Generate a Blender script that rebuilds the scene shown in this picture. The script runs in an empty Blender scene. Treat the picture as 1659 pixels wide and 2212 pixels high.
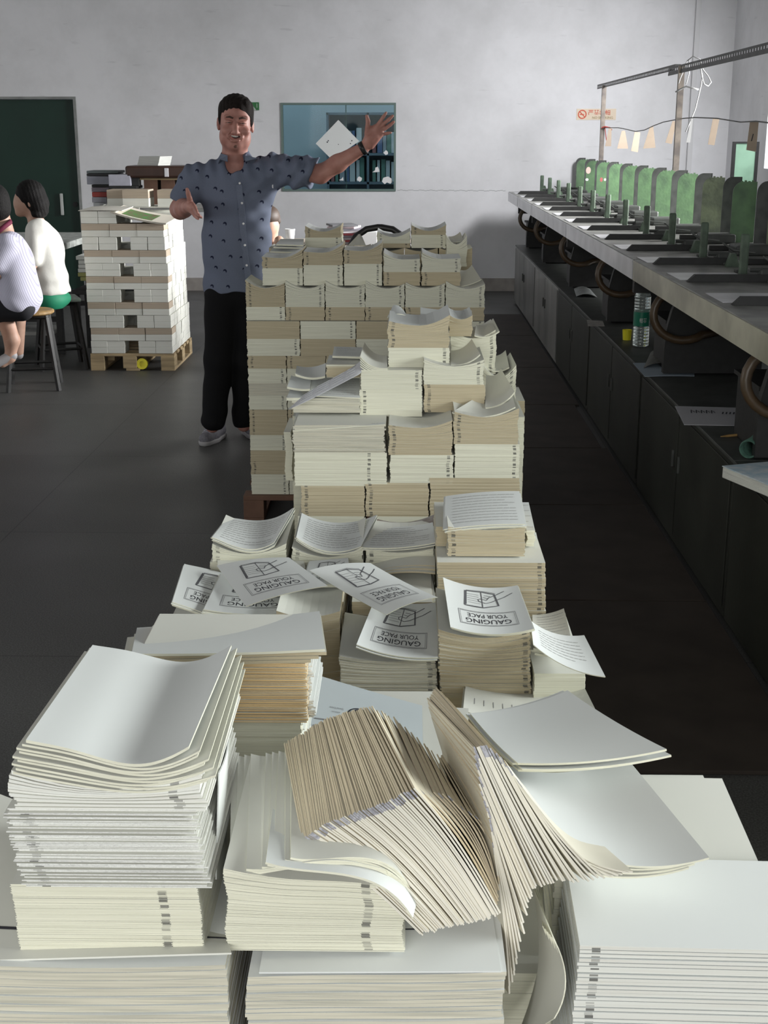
import bpy, bmesh, random
import numpy as np
from math import *
from mathutils import Vector, Matrix, Quaternion
random.seed(7)
RNG = np.random.default_rng(7)
scene = bpy.context.scene
COL = scene.collection

# ------------------------------------------------------------ camera
F, PCX, PCY = 2833.0, 829.5, 1106.0
PITCH, YAW, CAMH = radians(16.0), radians(0.9), 1.65
cd = bpy.data.cameras.new('camera')
cd.sensor_fit = 'HORIZONTAL'; cd.sensor_width = 36.0; cd.lens = F / 1659.0 * 36.0
cd.clip_start = 0.05; cd.clip_end = 200
cam = bpy.data.objects.new('camera', cd); COL.objects.link(cam)
cam.location = (0, 0, CAMH); cam.rotation_euler = (radians(90) - PITCH, 0, YAW)
scene.camera = cam

# ------------------------------------------------------------ colour management, world, window and fill light
vs = scene.view_settings
scene.display_settings.display_device = 'sRGB'
vs.view_transform = 'Standard'; vs.look = 'None'; vs.gamma = 1.0; vs.use_curve_mapping = False
vs.exposure = 0.0
world = bpy.data.worlds.new('world'); scene.world = world; world.use_nodes = True
bg = world.node_tree.nodes['Background']
bg.inputs[0].default_value = (0.94, 0.97, 1.0, 1); bg.inputs[1].default_value = 1.2

def area(name, loc, target, sx, sy, power, col, spread=180):
    l = bpy.data.lights.new(name, 'AREA'); l.shape = 'RECTANGLE'; l.size = sx; l.size_y = sy
    l.energy = power; l.color = col; l.spread = radians(spread)
    o = bpy.data.objects.new(name, l); COL.objects.link(o); o.location = loc
    d = Vector(target) - Vector(loc)
    o.rotation_euler = d.to_track_quat('-Z', 'Y').to_euler()
    return o
# daylight through the windows of the right wall and the wall behind the camera, plus fill lamps
area('window_light_right_far', (3.42, 9.9, 1.9), (-1.6, 9.7, 0.8), 4.2, 1.0, 240, (1.0, 1.0, 0.99), 85)
area('window_light_corner', (3.40, 11.6, 3.1), (0.7, 14.6, 0.55), 1.8, 0.9, 104, (0.98, 0.98, 1.0), 105)  # added lamp on the wall above the windows, aimed low at the back wall
area('window_light_right_near', (3.42, 1.5, 1.85), (-0.6, 1.4, 0.9), 2.6, 1.0, 72, (0.95, 1.0, 0.98), 100)
area('window_light_rear', (-0.5, -2.3, 2.0), (0.0, 0.8, 0.6), 3.4, 1.4, 54, (1.0, 1.0, 0.97), 125)
area('window_light_left', (-7.3, 4.0, 1.9), (0.0, 3.0, 0.9), 4.0, 1.2, 62, (1.0, 1.0, 0.97))  # unseen fill lamp, added to lift the far pallet's front faces

# ------------------------------------------------------------ helpers
def ray(x, y):
    u = (x - PCX) / F; v = -(y - PCY) / F
    d = (u, cos(PITCH) + v * sin(PITCH), -sin(PITCH) + v * cos(PITCH))
    c, s = cos(YAW), sin(YAW)
    return Vector((c * d[0] - s * d[1], s * d[0] + c * d[1], d[2]))
CO = Vector((0, 0, CAMH))
def at(x, y, Y): d = ray(x, y); return CO + d * (Y / d.y)
def atz(x, y, z): d = ray(x, y); return CO + d * ((z - CAMH) / d.z)
def atx(x, y, X): d = ray(x, y); return CO + d * (X / d.x)

def tag(o, label=None, cat=None, group=None, kind=None):
    if label: o['label'] = label
    if cat: o['category'] = cat
    if group: o['group'] = group
    if kind: o['kind'] = kind
    return o
def empty(name, loc=(0, 0, 0), rz=0, label=None, cat=None, group=None):
    o = bpy.data.objects.new(name, None); COL.objects.link(o)
    o.empty_display_size = 0.05
    o.location = loc; o.rotation_euler = (0, 0, rz)
    return tag(o, label, cat, group)

def mat(name, col, rough=0.6, metal=0.0, noise=0.0, nscale=8.0, bump=0.0, bscale=60.0, col2=None, spec=0.5, coord='Object', trans=0.0, alpha=1.0, stretch=(1,1,1)):
    m = bpy.data.materials.new(name); m.use_nodes = True
    nt = m.node_tree; b = nt.nodes['Principled BSDF']
    b.inputs['Base Color'].default_value = (*col, 1)
    b.inputs['Roughness'].default_value = rough; b.inputs['Metallic'].default_value = metal
    b.inputs['Specular IOR Level'].default_value = spec
    if trans: b.inputs['Transmission Weight'].default_value = trans
    if alpha < 1: b.inputs['Alpha'].default_value = alpha
    tc = nt.nodes.new('ShaderNodeTexCoord'); mp = nt.nodes.new('ShaderNodeMapping')
    mp.inputs['Scale'].default_value = stretch
    nt.links.new(tc.outputs[coord], mp.inputs[0])
    if noise > 0:
        n = nt.nodes.new('ShaderNodeTexNoise'); n.inputs['Scale'].default_value = nscale; n.inputs['Detail'].default_value = 5
        r = nt.nodes.new('ShaderNodeValToRGB')
        c2 = col2 if col2 else tuple(c * (1 - noise) for c in col)
        r.color_ramp.elements[0].color = (*c2, 1); r.color_ramp.elements[1].color = (*col, 1)
        r.color_ramp.elements[0].position = 0.35; r.color_ramp.elements[1].position = 0.62
        nt.links.new(mp.outputs[0], n.inputs['Vector']); nt.links.new(n.outputs['Fac'], r.inputs[0])
        nt.links.new(r.outputs[0], b.inputs['Base Color'])
    if bump > 0:
        n2 = nt.nodes.new('ShaderNodeTexNoise'); n2.inputs['Scale'].default_value = bscale; n2.inputs['Detail'].default_value = 4
        bp = nt.nodes.new('ShaderNodeBump'); bp.inputs['Strength'].default_value = bump; bp.inputs['Distance'].default_value = 0.01
        nt.links.new(mp.outputs[0], n2.inputs['Vector']); nt.links.new(n2.outputs['Fac'], bp.inputs['Height'])
        nt.links.new(bp.outputs[0], b.inputs['Normal'])
    return m

class MB:
    """collects shapes into one mesh"""
    def __init__(s): s.v = []; s.f = []; s.m = []; s.uv = None
    def add(s, vs, fs, mi=0):
        b = len(s.v); s.v += [tuple(v) for v in vs]
        s.f += [tuple(b + i for i in f) for f in fs]; s.m += [mi] * len(fs)
    def box(s, lo, hi, mi=0, M=None):
        x0, y0, z0 = lo; x1, y1, z1 = hi
        v = [Vector(p) for p in ((x0,y0,z0),(x1,y0,z0),(x1,y1,z0),(x0,y1,z0),(x0,y0,z1),(x1,y0,z1),(x1,y1,z1),(x0,y1,z1))]
        if M is not None: v = [M @ p for p in v]
        s.add(v, [(0,3,2,1),(4,5,6,7),(0,1,5,4),(1,2,6,5),(2,3,7,6),(3,0,4,7)], mi)
    def bbox(s, lo, hi, bev=0.004, mi=0, M=None):
        """box with bevelled vertical and horizontal edges"""
        bm = bmesh.new(); bmesh.ops.create_cube(bm, size=1)
        c = [(a + b) / 2 for a, b in zip(lo, hi)]; d = [b - a for a, b in zip(lo, hi)]
        for v in bm.verts: v.co = Vector([c[i] + v.co[i] * d[i] for i in range(3)])
        bmesh.ops.bevel(bm, geom=bm.edges[:], offset=bev, segments=2, affect='EDGES', profile=0.5)
        bm.verts.index_update()
        vs = [M @ v.co if M is not None else v.co.copy() for v in bm.verts]
        s.add(vs, [tuple(v.index for v in f.verts) for f in bm.faces], mi); bm.free()
    def prism(s, poly, axis, a, b, mi=0, M=None):
        """polygon of 2D points extruded along axis from a to b"""
        n = len(poly)
        def P(p, t):
            q = {'x': (t, p[0], p[1]), 'y': (p[0], t, p[1]), 'z': (p[0], p[1], t)}[axis]
            q = Vector(q); return M @ q if M is not None else q
        vs = [P(p, a) for p in poly] + [P(p, b) for p in poly]
        s.add(vs, [tuple(range(n)), tuple(reversed(range(n, 2 * n)))] + [(i, i + n, (i + 1) % n + n, (i + 1) % n) for i in range(n)], mi)
    def tube(s, pts, r, n=8, mi=0, cap=True):
        pts = [Vector(p) for p in pts]; k = len(pts)
        rr = r if isinstance(r, (list, tuple)) else [r] * k
        t0 = (pts[1] - pts[0]).normalized(); up = Vector((0, 0, 1)) if abs(t0.z) < 0.9 else Vector((1, 0, 0))
        nrm = (up - t0 * up.dot(t0)).normalized(); vs = []
        for i, p in enumerate(pts):
            t = (pts[min(i + 1, k - 1)] - pts[max(i - 1, 0)]).normalized()
            nrm = (nrm - t * nrm.dot(t)).normalized(); bn = t.cross(nrm)
            for j in range(n):
                a = 2 * pi * j / n; vs.append(p + (nrm * cos(a) + bn * sin(a)) * rr[i])
        fs = [(i * n + j, i * n + (j + 1) % n, (i + 1) * n + (j + 1) % n, (i + 1) * n + j) for i in range(k - 1) for j in range(n)]
        if cap: fs += [tuple(reversed(range(n))), tuple(range((k - 1) * n, k * n))]
        s.add(vs, fs, mi)
    def lathe(s, prof, n=24, c=(0, 0, 0), mi=0, M=None):
        vs = []
        for r, z in prof:
            for j in range(n):
                a = 2 * pi * j / n; v = Vector((c[0] + r * cos(a), c[1] + r * sin(a), c[2] + z)); vs.append(M @ v if M is not None else v)
        k = len(prof)
        s.add(vs, [(i * n + j, i * n + (j + 1) % n, (i + 1) * n + (j + 1) % n, (i + 1) * n + j) for i in range(k - 1) for j in range(n)], mi)
    def build(s, name, mats, parent=None, smooth=False, loc=None):
        me = bpy.data.meshes.new(name); me.from_pydata(s.v, [], s.f)
        if not isinstance(mats, (list, tuple)): mats = [mats]
        for m in mats: me.materials.append(m)
        if len(mats) > 1: me.polygons.foreach_set('material_index', s.m)
        if smooth: me.polygons.foreach_set('use_smooth', [True] * len(me.polygons))
        me.update()
        o = bpy.data.objects.new(name, me); COL.objects.link(o)
        if parent is not None: o.parent = parent
        if loc is not None: o.location = loc
        return o
def recenter(o):
    """put the object's origin at the bottom centre of its mesh"""
    me = o.data; n = len(me.vertices); a = np.empty(n * 3); me.vertices.foreach_get('co', a); a = a.reshape(-1, 3)
    c = (a.min(0) + a.max(0)) / 2; c[2] = a[:, 2].min()
    a -= c; me.vertices.foreach_set('co', a.ravel()); me.update(); o.location = Vector(o.location) + Vector(c)
    return o
# ------------------------------------------------------------ materials
def wall_mat(name, col, col2):
    m = bpy.data.materials.new(name); m.use_nodes = True; nt = m.node_tree; b = nt.nodes['Principled BSDF']
    b.inputs['Roughness'].default_value = 0.85
    tc = nt.nodes.new('ShaderNodeTexCoord')
    n = nt.nodes.new('ShaderNodeTexNoise'); n.inputs['Scale'].default_value = 1.3; n.inputs['Detail'].default_value = 8; n.inputs['Roughness'].default_value = 0.65
    r = nt.nodes.new('ShaderNodeValToRGB'); r.color_ramp.elements[0].position = 0.25; r.color_ramp.elements[1].position = 0.6
    r.color_ramp.elements[0].color = (*col2, 1); r.color_ramp.elements[1].color = (*col, 1)
    mp = nt.nodes.new('ShaderNodeMapping'); mp.inputs['Scale'].default_value = (1.6, 1, 9)
    n2 = nt.nodes.new('ShaderNodeTexNoise'); n2.inputs['Scale'].default_value = 1.7; n2.inputs['Detail'].default_value = 6
    r2 = nt.nodes.new('ShaderNodeValToRGB'); r2.color_ramp.elements[0].position = 0.66; r2.color_ramp.elements[1].position = 0.74
    r2.color_ramp.elements[0].color = (1, 1, 1, 1); r2.color_ramp.elements[1].color = (0.86, 0.86, 0.86, 1)
    mx = nt.nodes.new('ShaderNodeMix'); mx.data_type = 'RGBA'; mx.blend_type = 'MULTIPLY'; mx.inputs[0].default_value = 1
    bp = nt.nodes.new('ShaderNodeBump'); bp.inputs['Strength'].default_value = 0.15; bp.inputs['Distance'].default_value = 0.02
    L = nt.links.new
    L(tc.outputs['Object'], n.inputs[0]); L(n.outputs['Fac'], r.inputs[0]); L(tc.outputs['Object'], mp.inputs[0]); L(mp.outputs[0], n2.inputs[0])
    L(n2.outputs['Fac'], r2.inputs[0]); L(r.outputs[0], mx.inputs[6]); L(r2.outputs[0], mx.inputs[7]); L(mx.outputs[2], b.inputs['Base Color'])
    L(n.outputs['Fac'], bp.inputs['Height']); L(bp.outputs[0], b.inputs['Normal'])
    return m
m_wall = wall_mat('white_wall_paint', (0.78, 0.78, 0.80), (0.64, 0.64, 0.65))
m_ceil = mat('ceiling_paint', (0.48, 0.48, 0.47), 0.9, noise=0.08)

def floor_mat():
    m = bpy.data.materials.new('terrazzo_floor'); m.use_nodes = True; nt = m.node_tree; b = nt.nodes['Principled BSDF']
    tc = nt.nodes.new('ShaderNodeTexCoord'); L = nt.links.new
    v = nt.nodes.new('ShaderNodeTexNoise'); v.inputs['Scale'].default_value = 190; v.inputs['Detail'].default_value = 2
    r = nt.nodes.new('ShaderNodeValToRGB'); r.color_ramp.elements[0].position = 0.38; r.color_ramp.elements[1].position = 0.66
    r.color_ramp.elements[0].color = (0.058, 0.057, 0.055, 1); r.color_ramp.elements[1].color = (0.125, 0.125, 0.122, 1)
    n = nt.nodes.new('ShaderNodeTexNoise'); n.inputs['Scale'].default_value = 1.6; n.inputs['Detail'].default_value = 6
    r2 = nt.nodes.new('ShaderNodeValToRGB'); r2.color_ramp.elements[0].color = (0.62, 0.62, 0.62, 1); r2.color_ramp.elements[1].color = (1.1, 1.1, 1.1, 1)
    mx = nt.nodes.new('ShaderNodeMix'); mx.data_type = 'RGBA'; mx.blend_type = 'MULTIPLY'; mx.inputs[0].default_value = 1
    rr = nt.nodes.new('ShaderNodeMapRange'); rr.inputs['To Min'].default_value = 0.32; rr.inputs['To Max'].default_value = 0.62
    # brass-less joints every metre
    br = nt.nodes.new('ShaderNodeTexBrick'); br.offset = 0; br.inputs['Scale'].default_value = 1.0
    br.inputs['Mortar Size'].default_value = 0.003; br.inputs['Brick Width'].default_value = 1.4; br.inputs['Row Height'].default_value = 1.4
    br.inputs['Color1'].default_value = (1, 1, 1, 1); br.inputs['Color2'].default_value = (0.9, 0.9, 0.9, 1); br.inputs['Mortar'].default_value = (0.45, 0.45, 0.45, 1)
    mx2 = nt.nodes.new('ShaderNodeMix'); mx2.data_type = 'RGBA'; mx2.blend_type = 'MULTIPLY'; mx2.inputs[0].default_value = 1
    mp = nt.nodes.new('ShaderNodeMapping'); mp.inputs['Rotation'].default_value = (0, 0, radians(0.5)); mp.inputs['Location'].default_value = (0.35, 0.2, 0)
    L(tc.outputs['Object'], v.inputs[0]); L(v.outputs['Fac'], r.inputs[0]); L(tc.outputs['Object'], n.inputs[0]); L(n.outputs['Fac'], r2.inputs[0])
    L(r.outputs[0], mx.inputs[6]); L(r2.outputs[0], mx.inputs[7]); L(tc.outputs['Object'], mp.inputs[0]); L(mp.outputs[0], br.inputs[0])
    L(mx.outputs[2], mx2.inputs[6]); L(br.outputs['Color'], mx2.inputs[7]); L(mx2.outputs[2], b.inputs['Base Color'])
    L(n.outputs['Fac'], rr.inputs['Value']); L(rr.outputs[0], b.inputs['Roughness'])
    b.inputs['Specular IOR Level'].default_value = 0.35
    return m
m_floor = floor_mat()

def paper_mats():
    """sheet faces, light open edges, tan folded edges, ink"""
    d = {}
    d['top'] = mat('paper_sheet', (0.72, 0.72, 0.66), 0.75, noise=0.03, nscale=5, spec=0.2)
    d['white'] = mat('white_paper_sheet', (0.745, 0.765, 0.75), 0.75, noise=0.02, nscale=5, spec=0.2)
    for k, c, c2 in (('light', (0.74, 0.73, 0.60), (0.64, 0.63, 0.51)), ('tan', (0.53, 0.46, 0.32), (0.44, 0.38, 0.26)),
                     ('rough', (0.76, 0.77, 0.73), (0.60, 0.60, 0.58)), ('wedge', (0.74, 0.75, 0.70), (0.70, 0.69, 0.63)), ('wtan', (0.50, 0.42, 0.33), (0.42, 0.35, 0.28)),
                     ('gold', (0.86, 0.62, 0.32), (0.60, 0.42, 0.22)), ('grey', (0.64, 0.61, 0.50), (0.44, 0.43, 0.36))):  # gold edge is boosted: window light through the paper put into its colour
        m = bpy.data.materials.new('paper_edge_' + k); m.use_nodes = True; nt = m.node_tree; b = nt.nodes['Principled BSDF']; L = nt.links.new
        b.inputs['Roughness'].default_value = 0.85; b.inputs['Specular IOR Level'].default_value = 0.15
        tc = nt.nodes.new('ShaderNodeTexCoord'); mp = nt.nodes.new('ShaderNodeMapping')
        mp.inputs['Scale'].default_value = (6, 6, 420)
        n = nt.nodes.new('ShaderNodeTexNoise'); n.inputs['Scale'].default_value = 1; n.inputs['Detail'].default_value = 3
        r = nt.nodes.new('ShaderNodeValToRGB'); r.color_ramp.elements[0].position = 0.3; r.color_ramp.elements[1].position = 0.6
        r.color_ramp.elements[0].color = (*c2, 1); r.color_ramp.elements[1].color = (*c, 1)
        L(tc.outputs['Object'], mp.inputs[0]); L(mp.outputs[0], n.inputs[0]); L(n.outputs['Fac'], r.inputs[0])
        # collating marks: dashes where the uv lies in the narrow band u = 0
        uv = nt.nodes.new('ShaderNodeUVMap'); uv.uv_map = 'mark'
        sx = nt.nodes.new('ShaderNodeSeparateXYZ'); L(uv.outputs[0], sx.inputs[0])
        nb = nt.nodes.new('ShaderNodeTexNoise'); nb.noise_dimensions = '1D'; nb.inputs['Scale'].default_value = 160; L(sx.outputs[1], nb.inputs['W'])
        ab = nt.nodes.new('ShaderNodeMath'); ab.operation = 'ABSOLUTE'; L(sx.outputs[0], ab.inputs[0])
        lt = nt.nodes.new('ShaderNodeMath'); lt.operation = 'LESS_THAN'; lt.inputs[1].default_value = 0.0042; L(ab.outputs[0], lt.inputs[0])
        gt = nt.nodes.new('ShaderNodeMath'); gt.operation = 'GREATER_THAN'; gt.inputs[1].default_value = 0.01; L(sx.outputs[1], gt.inputs[0])
        m2 = nt.nodes.new('ShaderNodeMath'); m2.operation = 'MULTIPLY'; L(lt.outputs[0], m2.inputs[0]); L(gt.outputs[0], m2.inputs[1])
        mr = nt.nodes.new('ShaderNodeMapRange'); mr.inputs['From Min'].default_value = 0.42; mr.inputs['From Max'].default_value = 0.6
        mr.inputs['To Max'].default_value = 0.85
        L(nb.outputs['Fac'], mr.inputs['Value'])
        mu = nt.nodes.new('ShaderNodeMath'); mu.operation = 'MULTIPLY'; L(m2.outputs[0], mu.inputs[0]); L(mr.outputs[0], mu.inputs[1])
        mx = nt.nodes.new('ShaderNodeMix'); mx.data_type = 'RGBA'; mx.inputs[7].default_value = (0.08, 0.08, 0.075, 1)
        L(mu.outputs[0], mx.inputs[0]); L(r.outputs[0], mx.inputs[6]); L(mx.outputs[2], b.inputs['Base Color'])
        if k in ('rough',):
            n2 = nt.nodes.new('ShaderNodeTexNoise'); n2.inputs['Scale'].default_value = 260
            bp = nt.nodes.new('ShaderNodeBump'); bp.inputs['Strength'].default_value = 0.6; bp.inputs['Distance'].default_value = 0.004
            L(tc.outputs['Object'], n2.inputs[0]); L(n2.outputs['Fac'], bp.inputs['Height']); L(bp.outputs[0], b.inputs['Normal'])
        d[k] = m
    d['ink'] = mat('black_ink', (0.05, 0.05, 0.06), 0.8, spec=0.1)
    d['drawink'] = mat('soft_black_ink', (0.13, 0.13, 0.14), 0.8, spec=0.1)
    d['greyink'] = mat('grey_ink', (0.30, 0.30, 0.31), 0.8, spec=0.1)
    d['fineink'] = mat('fine_print_ink', (0.52, 0.52, 0.51), 0.8, spec=0.1)
    return d
PM = paper_mats()
m_blacksteel = mat('black_painted_steel', (0.018, 0.018, 0.018), 0.6, noise=0.3, nscale=30, bump=0.05)
m_darkcab = mat('dark_green_cabinet_paint', (0.030, 0.032, 0.026), 0.5, noise=0.35, nscale=3, bump=0.04, spec=0.3)
m_mattop = mat('worn_dark_metal', (0.07, 0.075, 0.07), 0.5, noise=0.4, nscale=9, bump=0.05)
m_steel = mat('polished_sheet_steel', (0.74, 0.74, 0.77), 0.30, 0.30, noise=0.25, nscale=4)
m_glossgrey = mat('worn_grey_table_steel', (0.27, 0.27, 0.255), 0.42, 0.25, noise=0.45, nscale=7, bump=0.03)
m_cream = mat('yellowed_cream_panel', (0.52, 0.50, 0.40), 0.35, noise=0.3, nscale=6)
m_green = mat('green_hammered_paint', (0.13, 0.24, 0.115), 0.5, noise=0.45, nscale=9, col2=(0.075, 0.13, 0.075), bump=0.1)
m_green2 = mat('faded_olive_paint', (0.19, 0.23, 0.14), 0.55, noise=0.5, nscale=11, col2=(0.10, 0.12, 0.085), bump=0.1)
m_greenpost = mat('dark_green_post_paint', (0.085, 0.125, 0.085), 0.5, noise=0.4, nscale=20)
m_plategrey = mat('worn_dark_grey_plate', (0.10, 0.105, 0.10), 0.5, 0.3, noise=0.5, nscale=10, bump=0.05)
m_brownmat = mat('dark_brown_floor_board', (0.050, 0.040, 0.034), 0.7, noise=0.25, nscale=5, spec=0.2)
m_wood = mat('pale_pallet_wood', (0.50, 0.38, 0.22), 0.75, noise=0.35, nscale=4, stretch=(1, 1, 12), bump=0.1)
m_redwood = mat('reddish_pallet_wood', (0.16, 0.085, 0.055), 0.8, noise=0.35, nscale=6, bump=0.1)
m_stoolwood = mat('worn_yellow_stool_wood', (0.42, 0.26, 0.10), 0.5, noise=0.4, nscale=14)
m_angle = mat('slotted_angle_steel', (0.09, 0.09, 0.085), 0.5, 0.5, noise=0.3, nscale=12)
m_postst = mat('bare_rusty_post_steel', (0.30, 0.26, 0.22), 0.5, 0.4, noise=0.4, nscale=12, col2=(0.16, 0.14, 0.13))
m_hose = mat('brown_rubber_hose', (0.085, 0.055, 0.03), 0.4, noise=0.3, nscale=20)
m_doorg = mat('dark_green_door_paint', (0.004, 0.030, 0.019), 0.5, noise=0.2, nscale=2)
m_frame = mat('grey_green_window_frame', (0.14, 0.20, 0.18), 0.5)
m_glass = mat('window_glass', (0.66, 0.84, 0.88), 0.03, trans=1.0)
m_glass.node_tree.nodes['Principled BSDF'].inputs['IOR'].default_value = 1.12
m_white = mat('white_plastic', (0.8, 0.8, 0.8), 0.4)
m_ribbon = mat('white_ribbon', (0.40, 0.40, 0.40), 0.6)
m_card = mat('brown_card', (0.44, 0.35, 0.27), 0.8, noise=0.15)
m_yellow = mat('yellow_tape', (0.75, 0.68, 0.02), 0.4)
m_black = mat('black_rubber', (0.012, 0.012, 0.013), 0.4)
m_grime = mat('dark_grime_line', (0.25, 0.26, 0.25), 0.9)
# ------------------------------------------------------------ the room
YW = 14.65            # back wall
XR = 3.45             # right wall
XL = -7.4; YB = -2.4; ZC = 4.1
def struct(o): o['kind'] = 'structure'; return o
def quadwall(name, boxes, m):
    b = MB()
    for lo, hi in boxes: b.box(lo, hi)
    return struct(b.build(name, m))
quadwall('floor', [((XL - .2, YB - .2, -0.1), (XR + .2, YW + 3.3, 0))], m_floor)
quadwall('ceiling', [((XL - .2, YB - .2, ZC), (XR + .2, YW + 3.3, ZC + .1))], m_ceil)
# back wall with a window opening and a doorway
w0 = at(606, 222, YW); w1 = at(855, 413, YW)
WX0, WX1, WZ0, WZ1 = w0.x, w1.x, w1.z, w0.z
DX1 = at(163, 300, YW).x; DZ = at(150, 214, YW).z; DX0 = DX1 - 1.9
T = 0.24
quadwall('wall_back', [((XL, YW, 0), (DX0, YW + T, ZC)), ((DX0, YW, DZ), (DX1, YW + T, ZC)), ((DX1, YW, 0), (WX0, YW + T, ZC)),
    ((WX0, YW, 0), (WX1, YW + T, WZ0)), ((WX0, YW, WZ1), (WX1, YW + T, ZC)), ((WX1, YW, 0), (XR, YW + T, ZC))], m_wall)
# right wall with a row of windows over a sill
wins = [(0.9, 4.6), (7.9, 13.1)]
low = (13.45, 14.3)          # low bright opening near the corner
bx = []
ys = [YB]
for a, b_ in wins: ys += [a, b_]
bx += [((XR, YB, 0), (XR + T, low[0], 1.35)), ((XR, YB, 2.4), (XR + T, YW, ZC))]
bx += [((XR, low[0], 0), (XR + T, low[1], 0.35)), ((XR, low[0], 1.22), (XR + T, low[1], 1.35)), ((XR, low[1], 0), (XR + T, YW, 1.35))]
edges = [YB] + [e for w in wins for e in w] + [YW]
for i in range(0, len(edges), 2): bx.append(((XR, edges[i], 1.35), (XR + T, edges[i + 1], 2.4)))
quadwall('wall_right', bx, m_wall)
quadwall('wall_left', [((XL - T, YB, 0), (XL, YW, 1.3)), ((XL - T, YB, 2.5), (XL, YW, ZC)), ((XL - T, YB, 1.3), (XL, 2.0, 2.5)), ((XL - T, 6.0, 1.3), (XL, YW, 2.5))], m_wall)
quadwall('wall_rear', [((XL, YB - T, 0), (XR, YB, 1.3)), ((XL, YB - T, 3.1), (XR, YB, ZC)), ((XL, YB - T, 1.3), (-3.2, YB, 3.1)), ((2.0, YB - T, 1.3), (XR, YB, 3.1))], m_wall)
# small room behind the back-wall window
quadwall('wall_back_office', [((XL, YW + 3.2, 0), (XR, YW + 3.3, ZC)), ((-3.0, YW + T, 0), (-2.9, YW + 3.2, ZC)), ((1.9, YW + T, 0), (2.0, YW + 3.2, ZC))], mat('pale_blue_office_wall', (0.44, 0.50, 0.53), 0.8, noise=0.1, nscale=2))
area('office_window_light', (-0.7, YW + 1.4, 3.9), (-0.7, YW + 1.7, 0.5), 3.0, 1.6, 50, (0.80, 0.92, 1.0))  # added lamp under the office ceiling; brightens the view through the glass
# baseboard strips
quadwall('baseboard_back', [((DX1 + .1, YW - .012, 0), (XR, YW, 0.14))], mat('grey_baseboard', (0.40, 0.37, 0.34), 0.6, noise=0.2))
# vertical pipe chase at the corner
quadwall('trim_1', [((3.02, YW - .05, 0), (3.07, YW, ZC))], mat('painted_conduit', (0.66, 0.66, 0.67), 0.6))
# plaster surround of the door, rough
b = MB()
b.box((DX0 - .03, YW - .012, DZ), (DX1 + .03, YW, DZ + .025)); b.box((DX1, YW - .012, 0), (DX1 + .03, YW, DZ))
struct(b.build('trim_2', mat('bare_plaster', (0.30, 0.31, 0.30), 0.9, noise=0.25, nscale=7, bump=0.3)))
d = empty('door_1', ((DX0 + DX1) / 2, YW + .06, 0)); struct(d)
b = MB(); b.bbox((-.95, -.02, 0.01), (-.005, .02, DZ - .005), .004); b.bbox((.005, -.02, 0.01), (.95, .02, DZ - .005), .004)
b.build('door_leaf', m_doorg, d)
hx = at(133, 440, YW).x - (DX0 + DX1) / 2
b = MB(); zt, zb = at(133, 418, YW).z, at(133, 465, YW).z
b.bbox((hx - .016, -.06, zb), (hx + .016, -.035, zt), .006); b.box((hx - .008, -.04, zb + .02), (hx + .008, -.015, zb + .04)); b.box((hx - .008, -.04, zt - .04), (hx + .008, -.015, zt - .02))
b.build('door_handle', mat('pale_door_handle', (0.5, 0.52, 0.5), 0.4), d)
b = MB(); b.lathe([(0.028, 0), (0.028, .012), (0.0, .014)], 16, M=Matrix.Translation((at(171, 442, YW).x - (DX0 + DX1) / 2 - .05, -.02, at(171, 442, YW).z)) @ Matrix.Rotation(radians(90), 4, 'X'))
b.build('door_lock', m_blacksteel, d)
# window in the back wall
w = empty('window_1', ((WX0 + WX1) / 2, YW, 0)); struct(w)
cx = (WX0 + WX1) / 2; hw = (WX1 - WX0) / 2
b = MB(); f = .022
b.box((-hw, -.012, WZ0), (-hw + f, .05, WZ1)); b.box((hw - f, -.012, WZ0), (hw, .05, WZ1)); b.box((-hw + f, -.012, WZ1 - f), (hw - f, .05, WZ1)); b.box((-hw + f, -.012, WZ0), (hw - f, .05, WZ0 + f))
b.build('window_frame', m_frame, w)
b = MB(); b.box((-hw + f, .02, WZ0 + f), (hw - f, .026, WZ1 - f)); b.build('window_pane', m_glass, w)
b = MB(); b.box((hw * .12, .03, WZ0 + f), (hw * .12 + .012, .045, WZ1 - f)); b.build('sash_bar', m_frame, w)
# right wall windows (mullions) - out of frame, they let the daylight in
for k, (a, c_) in enumerate(wins):
    w = empty('window_%d' % (k + 2), (XR + .1, (a + c_) / 2, 0)); struct(w)
    hw2 = (c_ - a) / 2; b = MB()
    for q in np.linspace(-hw2, hw2, 5): b.box((-.02, q - .02, 1.35), (.02, q + .02, 2.4))
    b.box((-.02, -hw2, 1.35), (.02, hw2, 1.39)); b.box((-.02, -hw2, 2.36), (.02, hw2, 2.4))
    b.build('window_frame', m_frame, w)
# stickers, diamond paper and patches on the window glass (placed on the pane)
YG = YW + .017
def flat_on_wall(name, pts, Y, m, label, cat, group=None, th=.002):
    P = [at(x, y, Y) for x, y in pts]; b = MB()
    b.prism([(p.x, p.z) for p in P], 'y', Y - th, Y - .0002)
    return tag(recenter(b.build(name, m)), label, cat, group)
o = flat_on_wall('paper_sheet', [(731, 259), (776, 305), (717, 345), (682, 310)], YG, PM['white'], 'white square paper hung as a diamond on the office window', 'paper')
b = MB()
for px, py, r in ((707, 307, 1.6), (709, 304, 1.4), (731, 312, 1), (757, 310, 1.2), (760, 304, 1.4)):
    p = at(px, py, YG - .003); b.box((p.x - r * .004, p.y - .0003, p.z - r * .004), (p.x + r * .004, p.y + .0003, p.z + r * .004))
pc = b.build('ink_marks', PM['ink'], o); pc.location = -Vector(o.location)
def blob(cx, cy, r, n=11, seed=0, sq=1.0):
    rr = random.Random(seed); return [(cx + r * (1 + .22 * rr.uniform(-1, 1)) * cos(2 * pi * i / n), cy + sq * r * (1 + .22 * rr.uniform(-1, 1)) * sin(2 * pi * i / n)) for i in range(n)]
stk = m_white
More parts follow.
